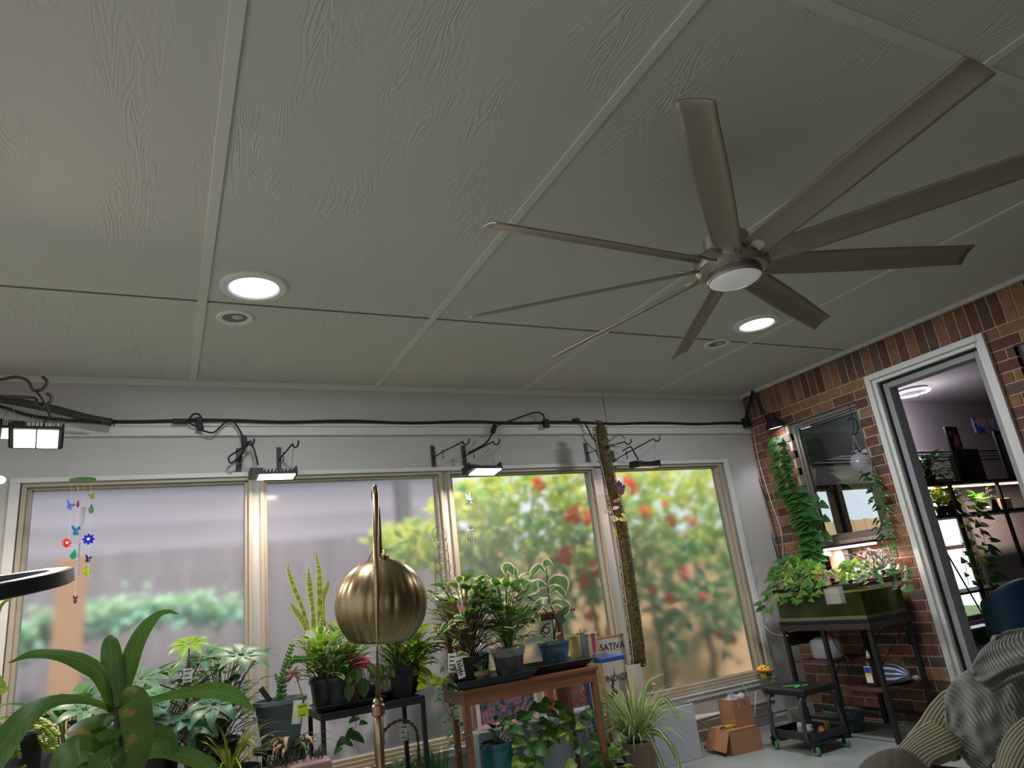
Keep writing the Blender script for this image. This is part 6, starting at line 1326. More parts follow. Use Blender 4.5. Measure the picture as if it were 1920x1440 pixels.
for z0_, z1_, nm in ((za, za+.026, 'bottom_rim'), (ztk-.028, ztk, 'top_rim')):
    m_ = MB(); w_ = .012
    for a, b in (((ax0-.006, ay0-.006), (ax0+w_, ay1+.006)), ((ax1-w_, ay0-.006), (ax1+.006, ay1+.006)), ((ax0+w_, ay0-.006), (ax1-w_, ay0+w_)), ((ax0+w_, ay1-w_), (ax1-w_, ay1+.006))): m_.box((a[0], a[1], z0_), (b[0], b[1], z1_))
    m_.build(nm, mat('black_tank_rim', (26, 26, 28), .4), t, bevel=.002)
MB().box((ax0+.009, ay0+.009, za+.050), (ax1-.009, ay1-.009, ztk-.06)).build('water', mat('murky_green_water', (98, 106, 58), .2, transl=.55, var=.5, scale=7, stretch=(1, 1, .5)), t)
MB().box((ax0+.008, ay0+.008, za+.021), (ax1-.008, ay1-.008, za+.050)).build('sand', mat('pale_sand', (158, 150, 116), .9, var=.2, scale=60), t)
# clear breeder box on the front glass
hb_ = Vector((ax0-.058, 3.60, ztk-.13)); m_ = MB(); hm = mat('clear_acrylic_box', (206, 208, 200), .12, alpha=.22)
for a, b in (((0, 0, 0), (.05, .13, .004)), ((0, 0, .004), (.003, .13, .11)), ((.047, 0, .004), (.05, .13, .12)), ((.003, 0, .004), (.047, .003, .11)), ((.003, .127, .004), (.047, .13, .11))): m_.box(hb_+Vector(a), hb_+Vector(b))
m_.build('breeder_box', hm, label='clear plastic box hanging on the front rim of the aquarium', cat='box')
# light bar over the tank
zl = at(1597, 1026, x=4.72).z; t = thing('tank_light', (4.72, 3.86, zl), 'long white glowing light bar above the aquarium plants', 'light')
pA = at(1546, 1030, x=4.72); pB = at(1640, 1017, x=4.72); zl = (pA.z+pB.z)/2
m_ = MB(); m_.box((4.69, pB.y, zl+.004), (4.76, pA.y, zl+.022)); m_.build('housing', M_blk, t, bevel=.003); m_ = MB(); m_.box((4.688, pB.y+.01, zl-.014), (4.758, pA.y-.01, zl+.003)); m_.build('glowing_tube', mat('tank_glow', (255, 226, 220), .5, emit=3.2, ecol=(255, 224, 216)), t, bevel=.005)
for y in (pB.y+.03, pA.y-.03):
    m_ = MB(); m_.tube([(4.77, y, zl+.012), (XR-.006, y, zl+.012)], .006, 6); m_.build('bracket', M_blk, t)
lamp_in(t, 'tube_light', 'AREA', Vector((4.723, (pA.y+pB.y)/2, zl-.02)), 9, (1, .86, .80), .05, size_y=.5)
# things behind the tank, on the sill side
def spine(px, py0, py1, w, c_, lab, name='book', x=4.80):
    a = at(px, py0, x=x); b = at(px, py1, x=x); zb_ = ztk+.001; m_ = MB(); m_.box((x, a.y-w/2, zb_), (x+.05, a.y+w/2, max(zb_+.05, a.z))); return m_.build(name, mat('item_'+name+str(px), c_, .6), label=lab, cat=name.replace('_', ' '), bevel=.002)
MB().box((4.79, ay0+.02, ztk-.0), (4.872, ay1-.02, ztk+.0)) if False else None
m_ = MB(); m_.box((4.77, ay0+.0, ztk+.0005), (4.862, ay1-.0, ztk+.008)); m_.build('aquarium_cover', M_blk, label='narrow black lid strip along the back of the aquarium', cat='lid')
ztk2 = ztk; ztk = ztk+.0085
spine(1537, 1062, 1092, .035, (36, 70, 160), 'upright blue box behind the aquarium on its left'); spine(1563, 1028, 1092, .13, (182, 138, 112), 'tan cardboard panel standing behind the aquarium', 'card_panel'); spine(1585, 1030, 1092, .035, (28, 28, 30), 'tall black bottle behind the aquarium', 'bottle_box'); spine(1602, 1055, 1092, .022, (150, 170, 190), 'thin pale bottle behind the aquarium', 'pale_bottle')
ztk = ztk2
# pothos climbing round the brick window and over the tank
t = potted('climbing_pothos', (4.80, 4.15, ztk+.0085), 'large pothos climbing the left side of the brick-wall window above the aquarium'); s = pot(t, (4.81, 4.19, ztk+.0085), .045, .08, mat('white_net_pot', (190, 186, 180), .5))
xw = 4.80; G2 = leafmat('deep_pothos_leaf', (50, 96, 46), rough=.3, transl=.2)
vine(t, [s, at(1520, 1040, x=xw), at(1508, 985, x=xw), at(1492, 930, x=xw), at(1472, 890, x=xw), at(1466, 855, x=xw), at(1460, 820, x=4.82)], 74, .115, [G2, L_md], seed=81, wall=True, spread=.05)
vine(t, [s, at(1530, 1030, x=xw), at(1522, 985, x=xw), at(1510, 945, x=xw), at(1495, 915, x=xw)], 54, .12, [G2, L_md], seed=82, wall=True, spread=.08)
vine(t, [s, at(1535, 1020, x=4.82), at(1540, 980, x=4.82), at(1530, 940, x=4.82), at(1522, 925, x=4.82)], 12, .10, [G2], seed=83, wall=True, spread=.06)
vine(t, [s, at(1500, 1065, x=4.72), at(1475, 1075, x=4.6), at(1460, 1090, x=4.5), at(1450, 1110, x=4.4), at(1438, 1132, x=4.4), at(1432, 1142, x=4.4)], 26, .075, [L_po, L_md], seed=84, wall=True, spread=.07)
for i, pp in enumerate(([s, at(1500, 1055, x=4.6), at(1480, 1065, x=4.45), at(1465, 1095, x=4.38)], [s, at(1520, 1070, x=4.6), at(1505, 1085, x=4.4), at(1498, 1110, x=4.37), at(1480, 1122, x=4.37)], [s, at(1525, 1060, x=4.6), at(1530, 1075, x=4.42), at(1525, 1105, x=4.37), at(1508, 1122, x=4.37)], [s, at(1490, 1040, x=4.6), at(1470, 1060, x=4.5), at(1462, 1080, x=4.45)], [s, at(1515, 1050, x=4.7), at(1500, 1095, x=4.38)])):
    vine(t, pp, 30, .070, [L_po, L_md], seed=90+i, wall=True, spread=.09)
t = potted('tank_plant', (4.81, 3.78, ztk+.0085), 'mixed leafy cuttings growing out of the middle of the aquarium'); s = pot(t, (4.81, 3.80, ztk+.0085), .035, .05, M_bpot)
for i, (pp, mm) in enumerate((([s, at(1560, 1070, x=4.6), at(1545, 1075, x=4.5)], [L_va, L_red]), ([s, at(1575, 1065, x=4.6), at(1570, 1085, x=4.5)], [L_po, L_dry]), ([s, at(1600, 1055, x=4.6), at(1595, 1075, x=4.5), at(1600, 1090, x=4.45)], [L_rub, L_po]), ([s, at(1610, 1060, x=4.6), at(1620, 1050, x=4.6)], [L_va, L_li]), ([s, at(1625, 1070, x=4.6), at(1640, 1080, x=4.5)], [L_md, L_va]))): vine(t, pp, 18, .075, mm, seed=101+i, wall=True, spread=.07)
t = potted('hanging_vine', (4.84, 3.52, ztk+.0085), 'dark twiggy vine up the right side of the brick-wall window'); s = pot(t, (4.815, 3.53, ztk+.0085), .04, .06, M_bpot)
vine(t, [s, at(1668, 1040, x=4.86), at(1660, 990, x=4.88), at(1650, 940, x=4.89), at(1640, 905, x=4.9), at(1628, 880, x=4.9)], 70, .07, [G2, L_dk], seed=111, wall=True, spread=.06, wd=.5)
vine(t, [s, at(1660, 1060, x=4.7), at(1690, 1075, x=4.7), at(1685, 1100, x=4.6)], 22, .07, [L_md, L_dk], seed=112, wall=True, spread=.08)
m_ = MB(); rs = random.Random(6)
for k in range(60):
    a = s+Vector((rs.uniform(-.2, .06), rs.uniform(-.12, .14), rs.uniform(-.02, .16))); m_.tube(bez([s, lerp(s, a, .6)+rnd(.03), a, a+rnd(.06)], 3), .0025, 5)
m_.build('twigs', mat('grey_brown_twig', (116, 108, 100), .7), t, smooth=True)
p = at(1637, 1043, x=4.66); t = thing('purple_claw', p, 'lilac ribbed ornament among the vines right of the light bar', 'ornament')
m_ = MB()
for k in range(5): m_.tube(bez([p+Vector((0, .03-.015*k, .03-.012*k)), p+Vector((-.02, .01-.015*k, .04-.012*k)), p+Vector((-.03, -.03-.012*k, .028-.014*k)), p+Vector((-.02, -.05-.01*k, .0-.012*k))], 4), [.004]*4+[.007]*5+[.003]*4, 7)
m_.build('ribbed_body', mat('lilac_plastic', (150, 110, 158), .4), t, smooth=True)
m_ = MB(); m_.tube([p, Vector((4.76, 3.60, ztk+.0))], .004, 5); m_.build('stalk', M_stem, t)
# glass globe on a cord by the window
pc = at(1612, 866, x=4.80); t = thing('glass_globe', pc, 'round crackled glass globe hanging at the right of the brick-wall window', 'ornament')
m_ = MB(); m_.sphere(pc, .070, 28, 18); m_.build('globe', mat('crackled_glass', (186, 186, 196), .06, bump=1.0, bscale=50, alpha=.42, spec=1.0), t, smooth=True)
m_ = MB(); m_.lathe([(.03, .070), (.034, .078), (.034, .088), (.028, .092)], pc, 18); m_.build('neck', mat('pewter_neck', (120, 120, 122), .3, metal=.8), t, smooth=True)
hk = at(1600, 816, x=4.87); m_ = MB()
m_.tube([pc+Vector((0, .03, .09)), hk], .0022, 4); m_.tube([pc+Vector((0, -.03, .09)), hk], .0022, 4); m_.build('cord', mat('pale_cord', (176, 172, 166), .6), t)
m_ = MB(); top_ = at(1590, 757, x=XR-.006); m_.tube(bez([top_, at(1596, 775, x=4.93), at(1600, 795, x=4.91), hk], 4), .003, 5); m_.tube(bez([at(1590, 790, x=4.92), at(1594, 784, x=4.92), at(1606, 790, x=4.92), at(1608, 808, x=4.92), hk], 5), .005, 6); m_.build('hanging_hook', M_cab, t, smooth=True)
# bead chain beside the window
m_ = MB(); P = bez([at(1478, 800, x=4.93), at(1490, 850, x=4.9), at(1510, 930, x=4.9), at(1528, 1000, x=4.9)], 14)
for p in P: m_.sphere(p, .004, 6, 4)
m_.tube(P, .0012, 4); m_.build('bead_chain', mat('steel_bead', (150, 150, 150), .3, metal=.7), smooth=True, label='thin metal bead chain hanging across the left of the brick-wall window', cat='chain')
# things on the stand shelves
p = Vector((4.60, 4.06, .5055)); t = thing('water_jug', p, 'white translucent water container with red cap on the upper stand shelf', 'jug')
m_ = MB(); m_.lathe([(.0001, 0), (.085, 0), (.098, .012), (.10, .10), (.094, .13), (.06, .15), (.03, .155)], p, 28, scale=(.9, 1.25)); m_.build('body', mat('milky_plastic', (206, 210, 218), .35, transl=.3), t, smooth=True, autosmooth=.9)
m_ = MB(); m_.lathe([(.036, .150), (.036, .178), (.0001, .180)], p+Vector((0, -.05, 0)), 20); m_.build('cap', mat('red_cap', (206, 52, 44), .4), t, smooth=True, autosmooth=.6)
p = Vector((4.55, 3.66, .3305)); t = thing('spray_bottle', p, 'dark brown bottle with blue and white label and white nozzle on the lower stand shelf', 'bottle')
m_ = MB(); m_.lathe([(.0001, 0), (.045, 0), (.048, .01), (.048, .15), (.035, .175), (.014, .19), (.014, .20)], p, 24); m_.build('body', mat('brown_bottle', (50, 38, 30), .25), t, smooth=True, autosmooth=.8)
m_ = MB(); m_.lathe([(.015, .19), (.012, .215), (.006, .235), (.0001, .24)], p, 14); m_.build('nozzle', mat('white_nozzle', (220, 220, 220), .4), t, smooth=True)
m_ = MB(); m_.box(p+Vector((-.052, -.03, .03)), p+Vector((-.049, .022, .14))); lb = m_.build('label', mat('label_white', (222, 222, 226), .5), t); m_ = MB(); m_.box(p+Vector((-.0535, -.028, .095)), p+Vector((-.052, .02, .135))); m_.build('label_band', mat('label_blue', (40, 70, 160), .5), lb); m_ = MB(); m_.box(p+Vector((-.0535, -.028, .075)), p+Vector((-.052, .02, .093))); m_.build('label_stripe', mat('label_yellow', (226, 200, 60), .5), lb)
def towelmat():
    m = bpy.data.materials.new('striped_blue_towel'); m.use_nodes = True; N = m.node_tree.nodes; L = m.node_tree.links; b = N['Principled BSDF']; b.inputs['Roughness'].default_value = .9
    uv = N.new('ShaderNodeUVMap'); w_ = N.new('ShaderNodeTexWave'); w_.inputs['Scale'].default_value = 3.2; w_.inputs['Distortion'].default_value = 1.5; L.new(uv.outputs[0], w_.inputs[0])
    r = N.new('ShaderNodeValToRGB'); e = r.color_ramp.elements; r.color_ramp.interpolation = 'CONSTANT'; e[0].position = 0; e[0].color = lin((54, 78, 120))+(1,); e[1].position = .72; e[1].color = lin((206, 212, 222))+(1,); q_ = e.new(.35); q_.color = lin((84, 112, 156))+(1,)
    L.new(w_.outputs['Fac'], r.inputs[0]); L.new(r.outputs[0], b.inputs['Base Color']); return m
p = Vector((4.56, 3.66, .3305))
m_ = MB(); c_ = Vector((4.62, 3.535, .39)) 
def tw(u, v):
    a = 2*math.pi*u; b_ = math.pi*v; r_ = .075*(1+.22*math.sin(a*3+v*5)+.12*math.sin(a*7)); return c_+Vector((r_*1.1*math.cos(a)*math.sin(b_), .045*math.cos(b_)*1.2+r_*.15*math.sin(a*2), r_*math.sin(a)*math.sin(b_)*.85))
def tw(u, v):
    a = 2*math.pi*u; b_ = math.pi*v; r_ = 1+.14*math.sin(a*3+v*5)+.07*math.sin(a*7+v*9)
    return Vector((4.66, 3.60, .395))+Vector((.10*r_*math.cos(a)*math.sin(b_), .13*math.cos(b_), .062*r_*math.sin(a)*math.sin(b_)))
M_tw = towelmat(); m_.grid(tw, 40, 20); t = m_.build('striped_towel', M_tw, smooth=True, label='crumpled blue and white striped towel on the lower stand shelf', cat='towel')
m_ = MB(); m_.cbox((4.52, 3.60, .28), (.004, .03, .05)); m_.build('care_label', M_tag, t) if False else None
m_ = MB(); m_.tube([(4.70, 3.50, .355), (4.82, 3.50, .355)], .022, 16) if False else m_.tube([(4.80, 3.51, .3525), (4.80, 3.66, .3525)], .021, 16); m_.build('white_roll', mat('white_paper_roll', (214, 212, 208), .7), smooth=True, label='white paper roll behind the striped towel', cat='roll')
p = Vector((4.6, 3.95, 0)); t = thing('oval_planter', (4.60, 4.05, 0), 'dark teal patterned bowl planter on the floor inside the stand', 'planter')
m_ = MB(); m_.lathe([(.0001, 0), (.11, 0), (.13, .03), (.135, .13), (.14, .14), (.13, .145), (.12, .12)], (4.60, 4.05, 0), 32, scale=(.9, 1.1)); m_.build('bowl', mat('teal_pattern_glaze', (48, 78, 80), .3, col2=(84, 110, 108), scale=25), t, smooth=True, autosmooth=.8)
MB().lathe([(.0001, .125), (.118, .125)], (4.60, 4.05, 0), 24, scale=(.9, 1.1)).build('soil', M_soil, t)
rs = random.Random(12)
for k, (pa, pb_, pc_, lab) in enumerate((((4.5, 3.9, za-.05), (4.46, 3.75, .5), (4.5, 3.72, .335), 'black cord dangling from the middle of the aquarium stand'), ((4.62, 4.0, .49), (4.5, 3.96, .38), (4.52, 3.93, .16), 'black cord loop hanging below the upper stand shelf'), ((4.75, 3.6, za-.05), (4.8, 3.8, .62), (4.86, 3.95, .51), 'grey cord crossing behind the stand legs'))):
    m_ = MB(); m_.tube(bez([pa, lerp(pa, pb_, .5)+rnd(.03), pb_, lerp(pb_, pc_, .5)+rnd(.03), pc_], 6), .004, 6); m_.build('power_lead', M_cab, smooth=True, label=lab, cat='cord')
p = at(1652, 1195, x=4.86); t = thing('power_adapter', at(1710, 1195, x=XR-.03), 'black power adapter on the brick wall right of the aquarium', 'adapter'); q = WORLD[t.name]
m_ = MB(); m_.cbox(q, (.05, .05, .10)); m_.build('body', M_blk, t, bevel=.006); m_ = MB(); m_.tube(bez([q-Vector((0, 0, .05)), at(1722, 1228, x=XR-.012), at(1708, 1240, x=XR-.012), at(1725, 1250, x=XR-.012), at(1735, 1290, x=XR-.012), at(1740, 1340, x=XR-.012)], 5), .003, 5); m_.build('cord', M_cab, t, smooth=True)
m_ = MB(); m_.tube(bez([at(1437, 1165, x=4.62), at(1440, 1160, x=4.62), at(1435, 1175, x=4.6), at(1450, 1188, x=4.5), at(1478, 1192, x=4.39)], 6), .003, 5); m_.build('air_hose', mat('white_cord', (200, 200, 200), .5), smooth=True, label='thin white hose looping left of the aquarium', cat='hose')
# ------------------------------------------------------------------ couch with throw and cushions (bottom right)
def knit(name, col, sc=60, rib=.9, col2=None, rough=.95, ang=0.0):
    m = bpy.data.materials.new(name); m.use_nodes = True; N = m.node_tree.nodes; L = m.node_tree.links; b = N['Principled BSDF']; b.inputs['Roughness'].default_value = rough; b.inputs['Sheen Weight'].default_value = .3
    uv = N.new('ShaderNodeUVMap'); mp = N.new('ShaderNodeMapping'); mp.inputs['Rotation'].default_value = (0, 0, ang); L.new(uv.outputs[0], mp.inputs[0])
    w_ = N.new('ShaderNodeTexWave'); w_.inputs['Scale'].default_value = sc; w_.inputs['Distortion'].default_value = 1.2; w_.inputs['Detail'].default_value = 1; L.new(mp.outputs[0], w_.inputs[0])
    n = N.new('ShaderNodeTexNoise'); n.inputs['Scale'].default_value = 220; L.new(uv.outputs[0], n.inputs[0])
    a = N.new('ShaderNodeMath'); a.operation = 'MULTIPLY_ADD'; a.inputs[1].default_value = .35; L.new(n.outputs[0], a.inputs[0]); L.new(w_.outputs['Fac'], a.inputs[2])
    bp = N.new('ShaderNodeBump'); bp.inputs['Strength'].default_value = rib; bp.inputs['Distance'].default_value = .022; L.new(a.outputs[0], bp.inputs['Height']); L.new(bp.outputs[0], b.inputs['Normal'])
    mx = N.new('ShaderNodeMixRGB'); mx.inputs[1].default_value = tuple(x*.86 for x in lin(col))+(1,); mx.inputs[2].default_value = lin(col)+(1,); L.new(w_.outputs['Fac'], mx.inputs[0]); L.new(mx.outputs[0], b.inputs['Base Color']); return m
def patch(rows, nu, nv, fold=None):
    """smooth sheet through rows of (px, py, y)"""
    R_ = [[at(px, py, y=y) for px, py, y in r] for r in rows]; C_ = [bez(r, nv) for r in R_]; n = len(C_[0]); cols = [bez([C_[i][j] for i in range(len(C_))], nu) for j in range(n)]; m_ = len(cols[0])
    def fn(u, v):
        i = min(m_-1, int(round(u*(m_-1)))); j = min(n-1, int(round(v*(n-1)))); p = cols[j][i].copy()
        if fold: p += (Vector((0, 0, CAM_Z))-p).normalized()*fold(u, v)
        return p
    mb = MB(); mb.grid(fn, m_-1, n-1); return mb
cs = thing('couch', (3.35, 1.75, 0), 'olive corduroy couch mostly outside the lower right corner', 'couch')
def rbox(name, a, b, m, par):
    mb = MB(); mb.box(a, b); return mb.build(name, m, par, bevel=.05)
M_cord = knit('olive_corduroy', (142, 140, 88), 3.4, 1.0); M_cordb = knit('khaki_corduroy', (132, 118, 84), 2.0, 1.0, ang=1.2); M_throw = knit('grey_green_knit_throw', (134, 140, 122), 8, .9, ang=1.35)
rbox('seat_base', (2.5, .9, .02), (4.0, 1.95, .30), M_cord, cs); 
# back cushion, arm and roll seen from the camera
b1 = patch([[(1655, 1440, 2.0), (1668, 1418, 2.05), (1690, 1392, 2.15), (1715, 1368, 2.2), (1745, 1350, 2.2)], [(1690, 1440, 1.95), (1700, 1420, 2.0), (1720, 1402, 2.05), (1750, 1385, 2.1), (1780, 1370, 2.1)], [(1740, 1450, 1.9), (1750, 1430, 1.95), (1765, 1420, 1.97), (1790, 1410, 2.0), (1810, 1400, 2.05)]], 8, 8)
o = b1.build('arm_cushion', M_cord, cs, smooth=True); sm = o.modifiers.new('s', 'SOLIDIFY'); sm.thickness = .03; sm.offset = -1
b1 = patch([[(1700, 1378, 2.2), (1722, 1352, 2.25), (1742, 1322, 2.3), (1765, 1298, 2.35), (1790, 1285, 2.35)], [(1745, 1400, 2.12), (1760, 1375, 2.15), (1775, 1345, 2.2), (1795, 1320, 2.25), (1815, 1300, 2.3)], [(1800, 1425, 2.1), (1815, 1400, 2.12), (1825, 1370, 2.15), (1835, 1350, 2.2), (1850, 1330, 2.25)]], 8, 8)
o = b1.build('back_cushion', M_cord, cs, smooth=True); sm = o.modifiers.new('s', 'SOLIDIFY'); sm.thickness = .03; sm.offset = -1
F1 = lambda u, v: .016*math.sin(v*14+u*5)+.010*math.sin(v*31+u*9)+.006*math.sin(u*25)
tb = thing('knitted_throw', at(1830, 1400, y=2.1), 'grey-green ribbed knit throw heaped over the couch back', 'blanket')
b1 = patch([[(1772, 1345, 2.2), (1772, 1300, 2.27), (1800, 1264, 2.3), (1838, 1246, 2.3), (1880, 1226, 2.3), (1945, 1205, 2.3)], [(1780, 1385, 2.12), (1798, 1340, 2.16), (1832, 1312, 2.18), (1870, 1292, 2.18), (1910, 1276, 2.18), (1960, 1260, 2.2)], [(1800, 1412, 2.05), (1822, 1385, 2.06), (1850, 1366, 2.06), (1885, 1350, 2.06), (1925, 1330, 2.06), (1970, 1310, 2.1)], [(1838, 1450, 1.98), (1862, 1430, 1.98), (1885, 1410, 1.98), (1915, 1395, 1.98), (1950, 1380, 1.98), (1990, 1360, 2.0)]], 12, 12, F1)
o = b1.build('draped_sheet', M_throw, tb, smooth=True); sm = o.modifiers.new('s', 'SOLIDIFY'); sm.thickness = .014; sm.offset = -1
F2 = lambda u, v: .014*math.sin(u*16+v*4)+.008*math.sin(u*33)
b1 = patch([[(1868, 1206, 2.28), (1880, 1186, 2.3), (1910, 1178, 2.3), (1960, 1172, 2.3)], [(1826, 1240, 2.18), (1842, 1218, 2.2), (1885, 1206, 2.2), (1960, 1196, 2.2)], [(1826, 1266, 2.10), (1845, 1262, 2.08), (1890, 1240, 2.06), (1965, 1222, 2.06)], [(1848, 1290, 2.08), (1860, 1292, 2.04), (1900, 1270, 2.0), (1970, 1250, 2.0)]], 12, 12, F2)
o = b1.build('folded_top', M_throw, tb, smooth=True); sm = o.modifiers.new('s', 'SOLIDIFY'); sm.thickness = .016; sm.offset = -1
rs = random.Random(3)
for k in range(11):
    a = at(1868+k*3.2, 1408-k*7.5, y=1.96); m_ = MB(); m_.tube(bez([a, a+Vector((.004, -.004, -.02)), a+Vector((-.010+rs.uniform(-.008, .008), -.01, -.05)), a+Vector((-.015, -.01, -.075))], 4), [.0035]*9+[.002]*4, 6); m_.build('tassel', M_throw, tb, smooth=True)
b1 = patch([[(1862, 1450, 1.72), (1872, 1405, 1.78), (1890, 1370, 1.82), (1925, 1340, 1.85), (1975, 1315, 1.85)], [(1890, 1460, 1.62), (1905, 1420, 1.66), (1925, 1390, 1.7), (1955, 1365, 1.72), (1990, 1345, 1.74)], [(1930, 1480, 1.55), (1945, 1450, 1.58), (1965, 1420, 1.6), (1985, 1400, 1.62), (2010, 1380, 1.62)]], 8, 8)
o = b1.build('front_cushion', M_cord, cs, smooth=True); sm = o.modifiers.new('s', 'SOLIDIFY'); sm.thickness = .03; sm.offset = -1
b1 = patch([[(1600, 1450, 1.62), (1625, 1422, 1.68), (1665, 1404, 1.7), (1705, 1408, 1.7), (1745, 1442, 1.68)], [(1590, 1480, 1.5), (1625, 1462, 1.52), (1665, 1450, 1.55), (1705, 1455, 1.56), (1740, 1480, 1.56)]], 10, 10, lambda u, v: .006*abs(math.sin(v*22)))
o = b1.build('khaki_bolster', M_cordb, cs, smooth=True); sm = o.modifiers.new('s', 'SOLIDIFY'); sm.thickness = .05; sm.offset = -1
c_ = at(1785, 1455, y=1.83); t = thing('black_pan', c_-Vector((0, 0, .02)), 'shallow black round dish lying on the couch at the bottom edge', 'dish')
m_ = MB(); M = Matrix.Translation(c_) @ Matrix.Rotation(.18, 4, 'Y'); m_.lathe([(.0001, -.012), (.10, -.012), (.125, .002), (.135, .016), (.132, .018), (.12, .004), (.098, -.007), (.0001, -.007)], M=M, seg=44); m_.build('dish', mat('black_enamel', (14, 14, 16), .2), t, smooth=True, autosmooth=.7)
# ------------------------------------------------------------------ beyond the doorway
ysh = 4.0
def sp(px, py): return at(px, py, y=ysh)
t = thing('shelving_unit', (6.3, ysh+.15, 0), 'tall black open shelving unit full of plants beyond the doorway', 'shelf')
zA = sp(1780, 903).z; zB = sp(1780, 964).z; zC = sp(1800, 1112).z
xA = sp(1706, 900).x; xB = 9.5
for k, z in enumerate((zA, zB)): MB().box((xA, ysh, z-.03), (xB, ysh+.32, z)).build('shelf_board', mat('dark_shelf', (40, 36, 38), .5), t)
MB().box((xA+.0, ysh, zC-.02), (xB, ysh+.32, zC)).build('shelf_board', mat('dark_shelf', (40, 36, 38), .5), t)
for px in (1772, 1862, 1914): x = sp(px, 900).x; MB().box((x, ysh-.025, 0), (x+.035, ysh-.001, zA+.0)).build('post', M_blk, t)
for px in (1712,): x = sp(px, 900).x; MB().box((x, ysh+.29, 0), (x+.02, ysh+.318, zA)).build('post', M_blk, t) if False else None
MB().box((xA, ysh-.012, 0), (xA+.012, ysh-.001, zA-.03)).build('thin_post', M_blk, t)
m_ = MB(); m_.tube([(xA+.02, ysh-.03, zB), sp(1835, 1150)-Vector((0, .03, 0))], .007, 5); m_.build('cross_brace', M_blk, t)
MB().box((xA+.05, ysh+.10, zA-.042), (xB-.1, ysh+.14, zA-.031)).build('under_light', mat('warm_strip', (255, 230, 200), .5, emit=6, ecol=(255, 214, 170)), t)
lamp_in(t, 'strip_light', 'AREA', Vector(((xA+xB)/2, ysh+.12, zA-.05)), 14, (1, .80, .62), 1.4, size_y=.06)
def picbox(pa, pb_, y, m, lab, name='framed_print', d=.02, fm=None, art=None, fw=.02, zb=None, gr='pictures on top of the shelving unit'):
    A_ = at(*pa, y=y); B_ = at(*pb_, y=y); zb = B_.z if zb is None else zb; t = thing(name, ((A_.x+B_.x)/2, y, zb), lab, 'picture', gr); MB().box((A_.x, y, zb), (B_.x, y+d, A_.z)).build('frame', m, t, bevel=.002)
    if art: MB().box((A_.x+fw, y-.002, zb+fw), (B_.x-fw, y, A_.z-fw)).build('artwork', art, t)
    return t
M_pf = mat('black_picture_frame', (22, 20, 24), .4)
picbox((1771, 800), (1826, 900), ysh+.05, M_pf, 'black-framed print of a rose bouquet standing on the shelving unit', art=artmat('rose_print', [(20, 18, 22), (24, 20, 26), (60, 40, 50), (196, 110, 110), (150, 90, 130)], 9, 1.0), fw=.03, zb=zA)
picbox((1862, 808), (1912, 900), ysh+.02, M_pf, 'black-framed dim blue print right on top of the shelving unit', art=artmat('dim_blue_print', [(50, 62, 84), (92, 100, 116), (70, 64, 72)], 5), fw=.04, zb=zA)
picbox((1806, 842), (1852, 900), ysh+.0, mat('dark_box', (26, 24, 28), .5), 'black box standing between the two black-framed prints', 'black_box', d=.05, zb=zA)
picbox((1786, 852), (1806, 900), ysh-.0, mat('mottled_green_box', (66, 72, 58), .8, col2=(44, 48, 42), scale=30), 'mottled dark green box on the left of the shelving unit', 'green_box', d=.05, zb=zA)
picbox((1822, 783), (1882, 811), D-.06, mat('canvas_edge', (180, 180, 190), .6), 'bright blue and orange painting on the wall beyond the doorway', art=artmat('blue_orange_painting', [(226, 122, 60), (228, 200, 190), (40, 110, 220), (30, 90, 210)], 6, 1.5), fw=.0, gr=None)
picbox((1683, 785), (1698, 835), D-.05, mat('canvas_edge', (180, 180, 190), .6), 'narrow teal painting at the left edge inside the doorway', art=artmat('teal_painting', [(30, 70, 90), (60, 140, 176), (40, 110, 150)], 9), fw=.0, gr=None)
def shelfplant(px, z, lab, mats, n, R, H1, L, shape='heart', r=.05, y=None, m=None, seed=1, **k):
    y = y or ysh+.16; x = at(px, 900, y=y).x; c = Vector((x, y, z)); t = potted('shelf_plant', c, lab); s = pot(t, c, r, .09, m or M_bpot); bush(t, s, n, R, .0, H1, L, L*.75, shape, mats, seed=seed, r=.002, **k); return t, s
shelfplant(1745, zA, 'dark leafy plant on top of the shelving unit at its left end', [G2, L_dk], 60, .15, .22, .10, seed=3)
shelfplant(1800, zA, 'grey-green bushy plant between boxes on top of the shelving unit', [L_dk, leafmat('dusty_leaf', (70, 80, 62), transl=.2)], 60, .16, .2, .08, seed=4, y=ysh+.22)
shelfplant(1747, zB, 'yellow-leaved plant under the warm strip light, left on the second shelf', [leafmat('golden_leaf', (176, 190, 50)), L_po], 44, .14, .2, .10, seed=5)
shelfplant(1766, zB, 'golden-leaved small plant beside the black post on the second shelf', [leafmat('golden_leaf', (176, 190, 50))], 34, .10, .16, .09, seed=6, y=ysh+.1)
t, s = shelfplant(1822, zB, 'long trailing vine hanging from the second shelf through the doorway view', [L_md, L_po], 24, .12, .14, .11, seed=7)
vine(t, [s, sp(1822, 955)-Vector((0, .05, 0)), sp(1835, 1010)-Vector((0, .05, 0)), sp(1842, 1060)-Vector((0, .05, 0)), sp(1850, 1120)-Vector((0, .05, 0))], 34, .12, [L_md, G2], seed=8, spread=.06)
vine(t, [s, sp(1805, 958)-Vector((0, .05, 0)), sp(1812, 1010)-Vector((0, .05, 0)), sp(1815, 1050)-Vector((0, .05, 0)), sp(1822, 1085)-Vector((0, .05, 0))], 16, .10, [L_po, leafmat('golden_leaf', (176, 190, 50))], seed=9, spread=.07)
vine(t, [s, sp(1790, 962)-Vector((0, .05, 0)), sp(1795, 1030)-Vector((0, .05, 0)), sp(1800, 1060)-Vector((0, .05, 0)), sp(1806, 1098)-Vector((0, .05, 0))], 10, .09, [L_po], seed=10, spread=.05)
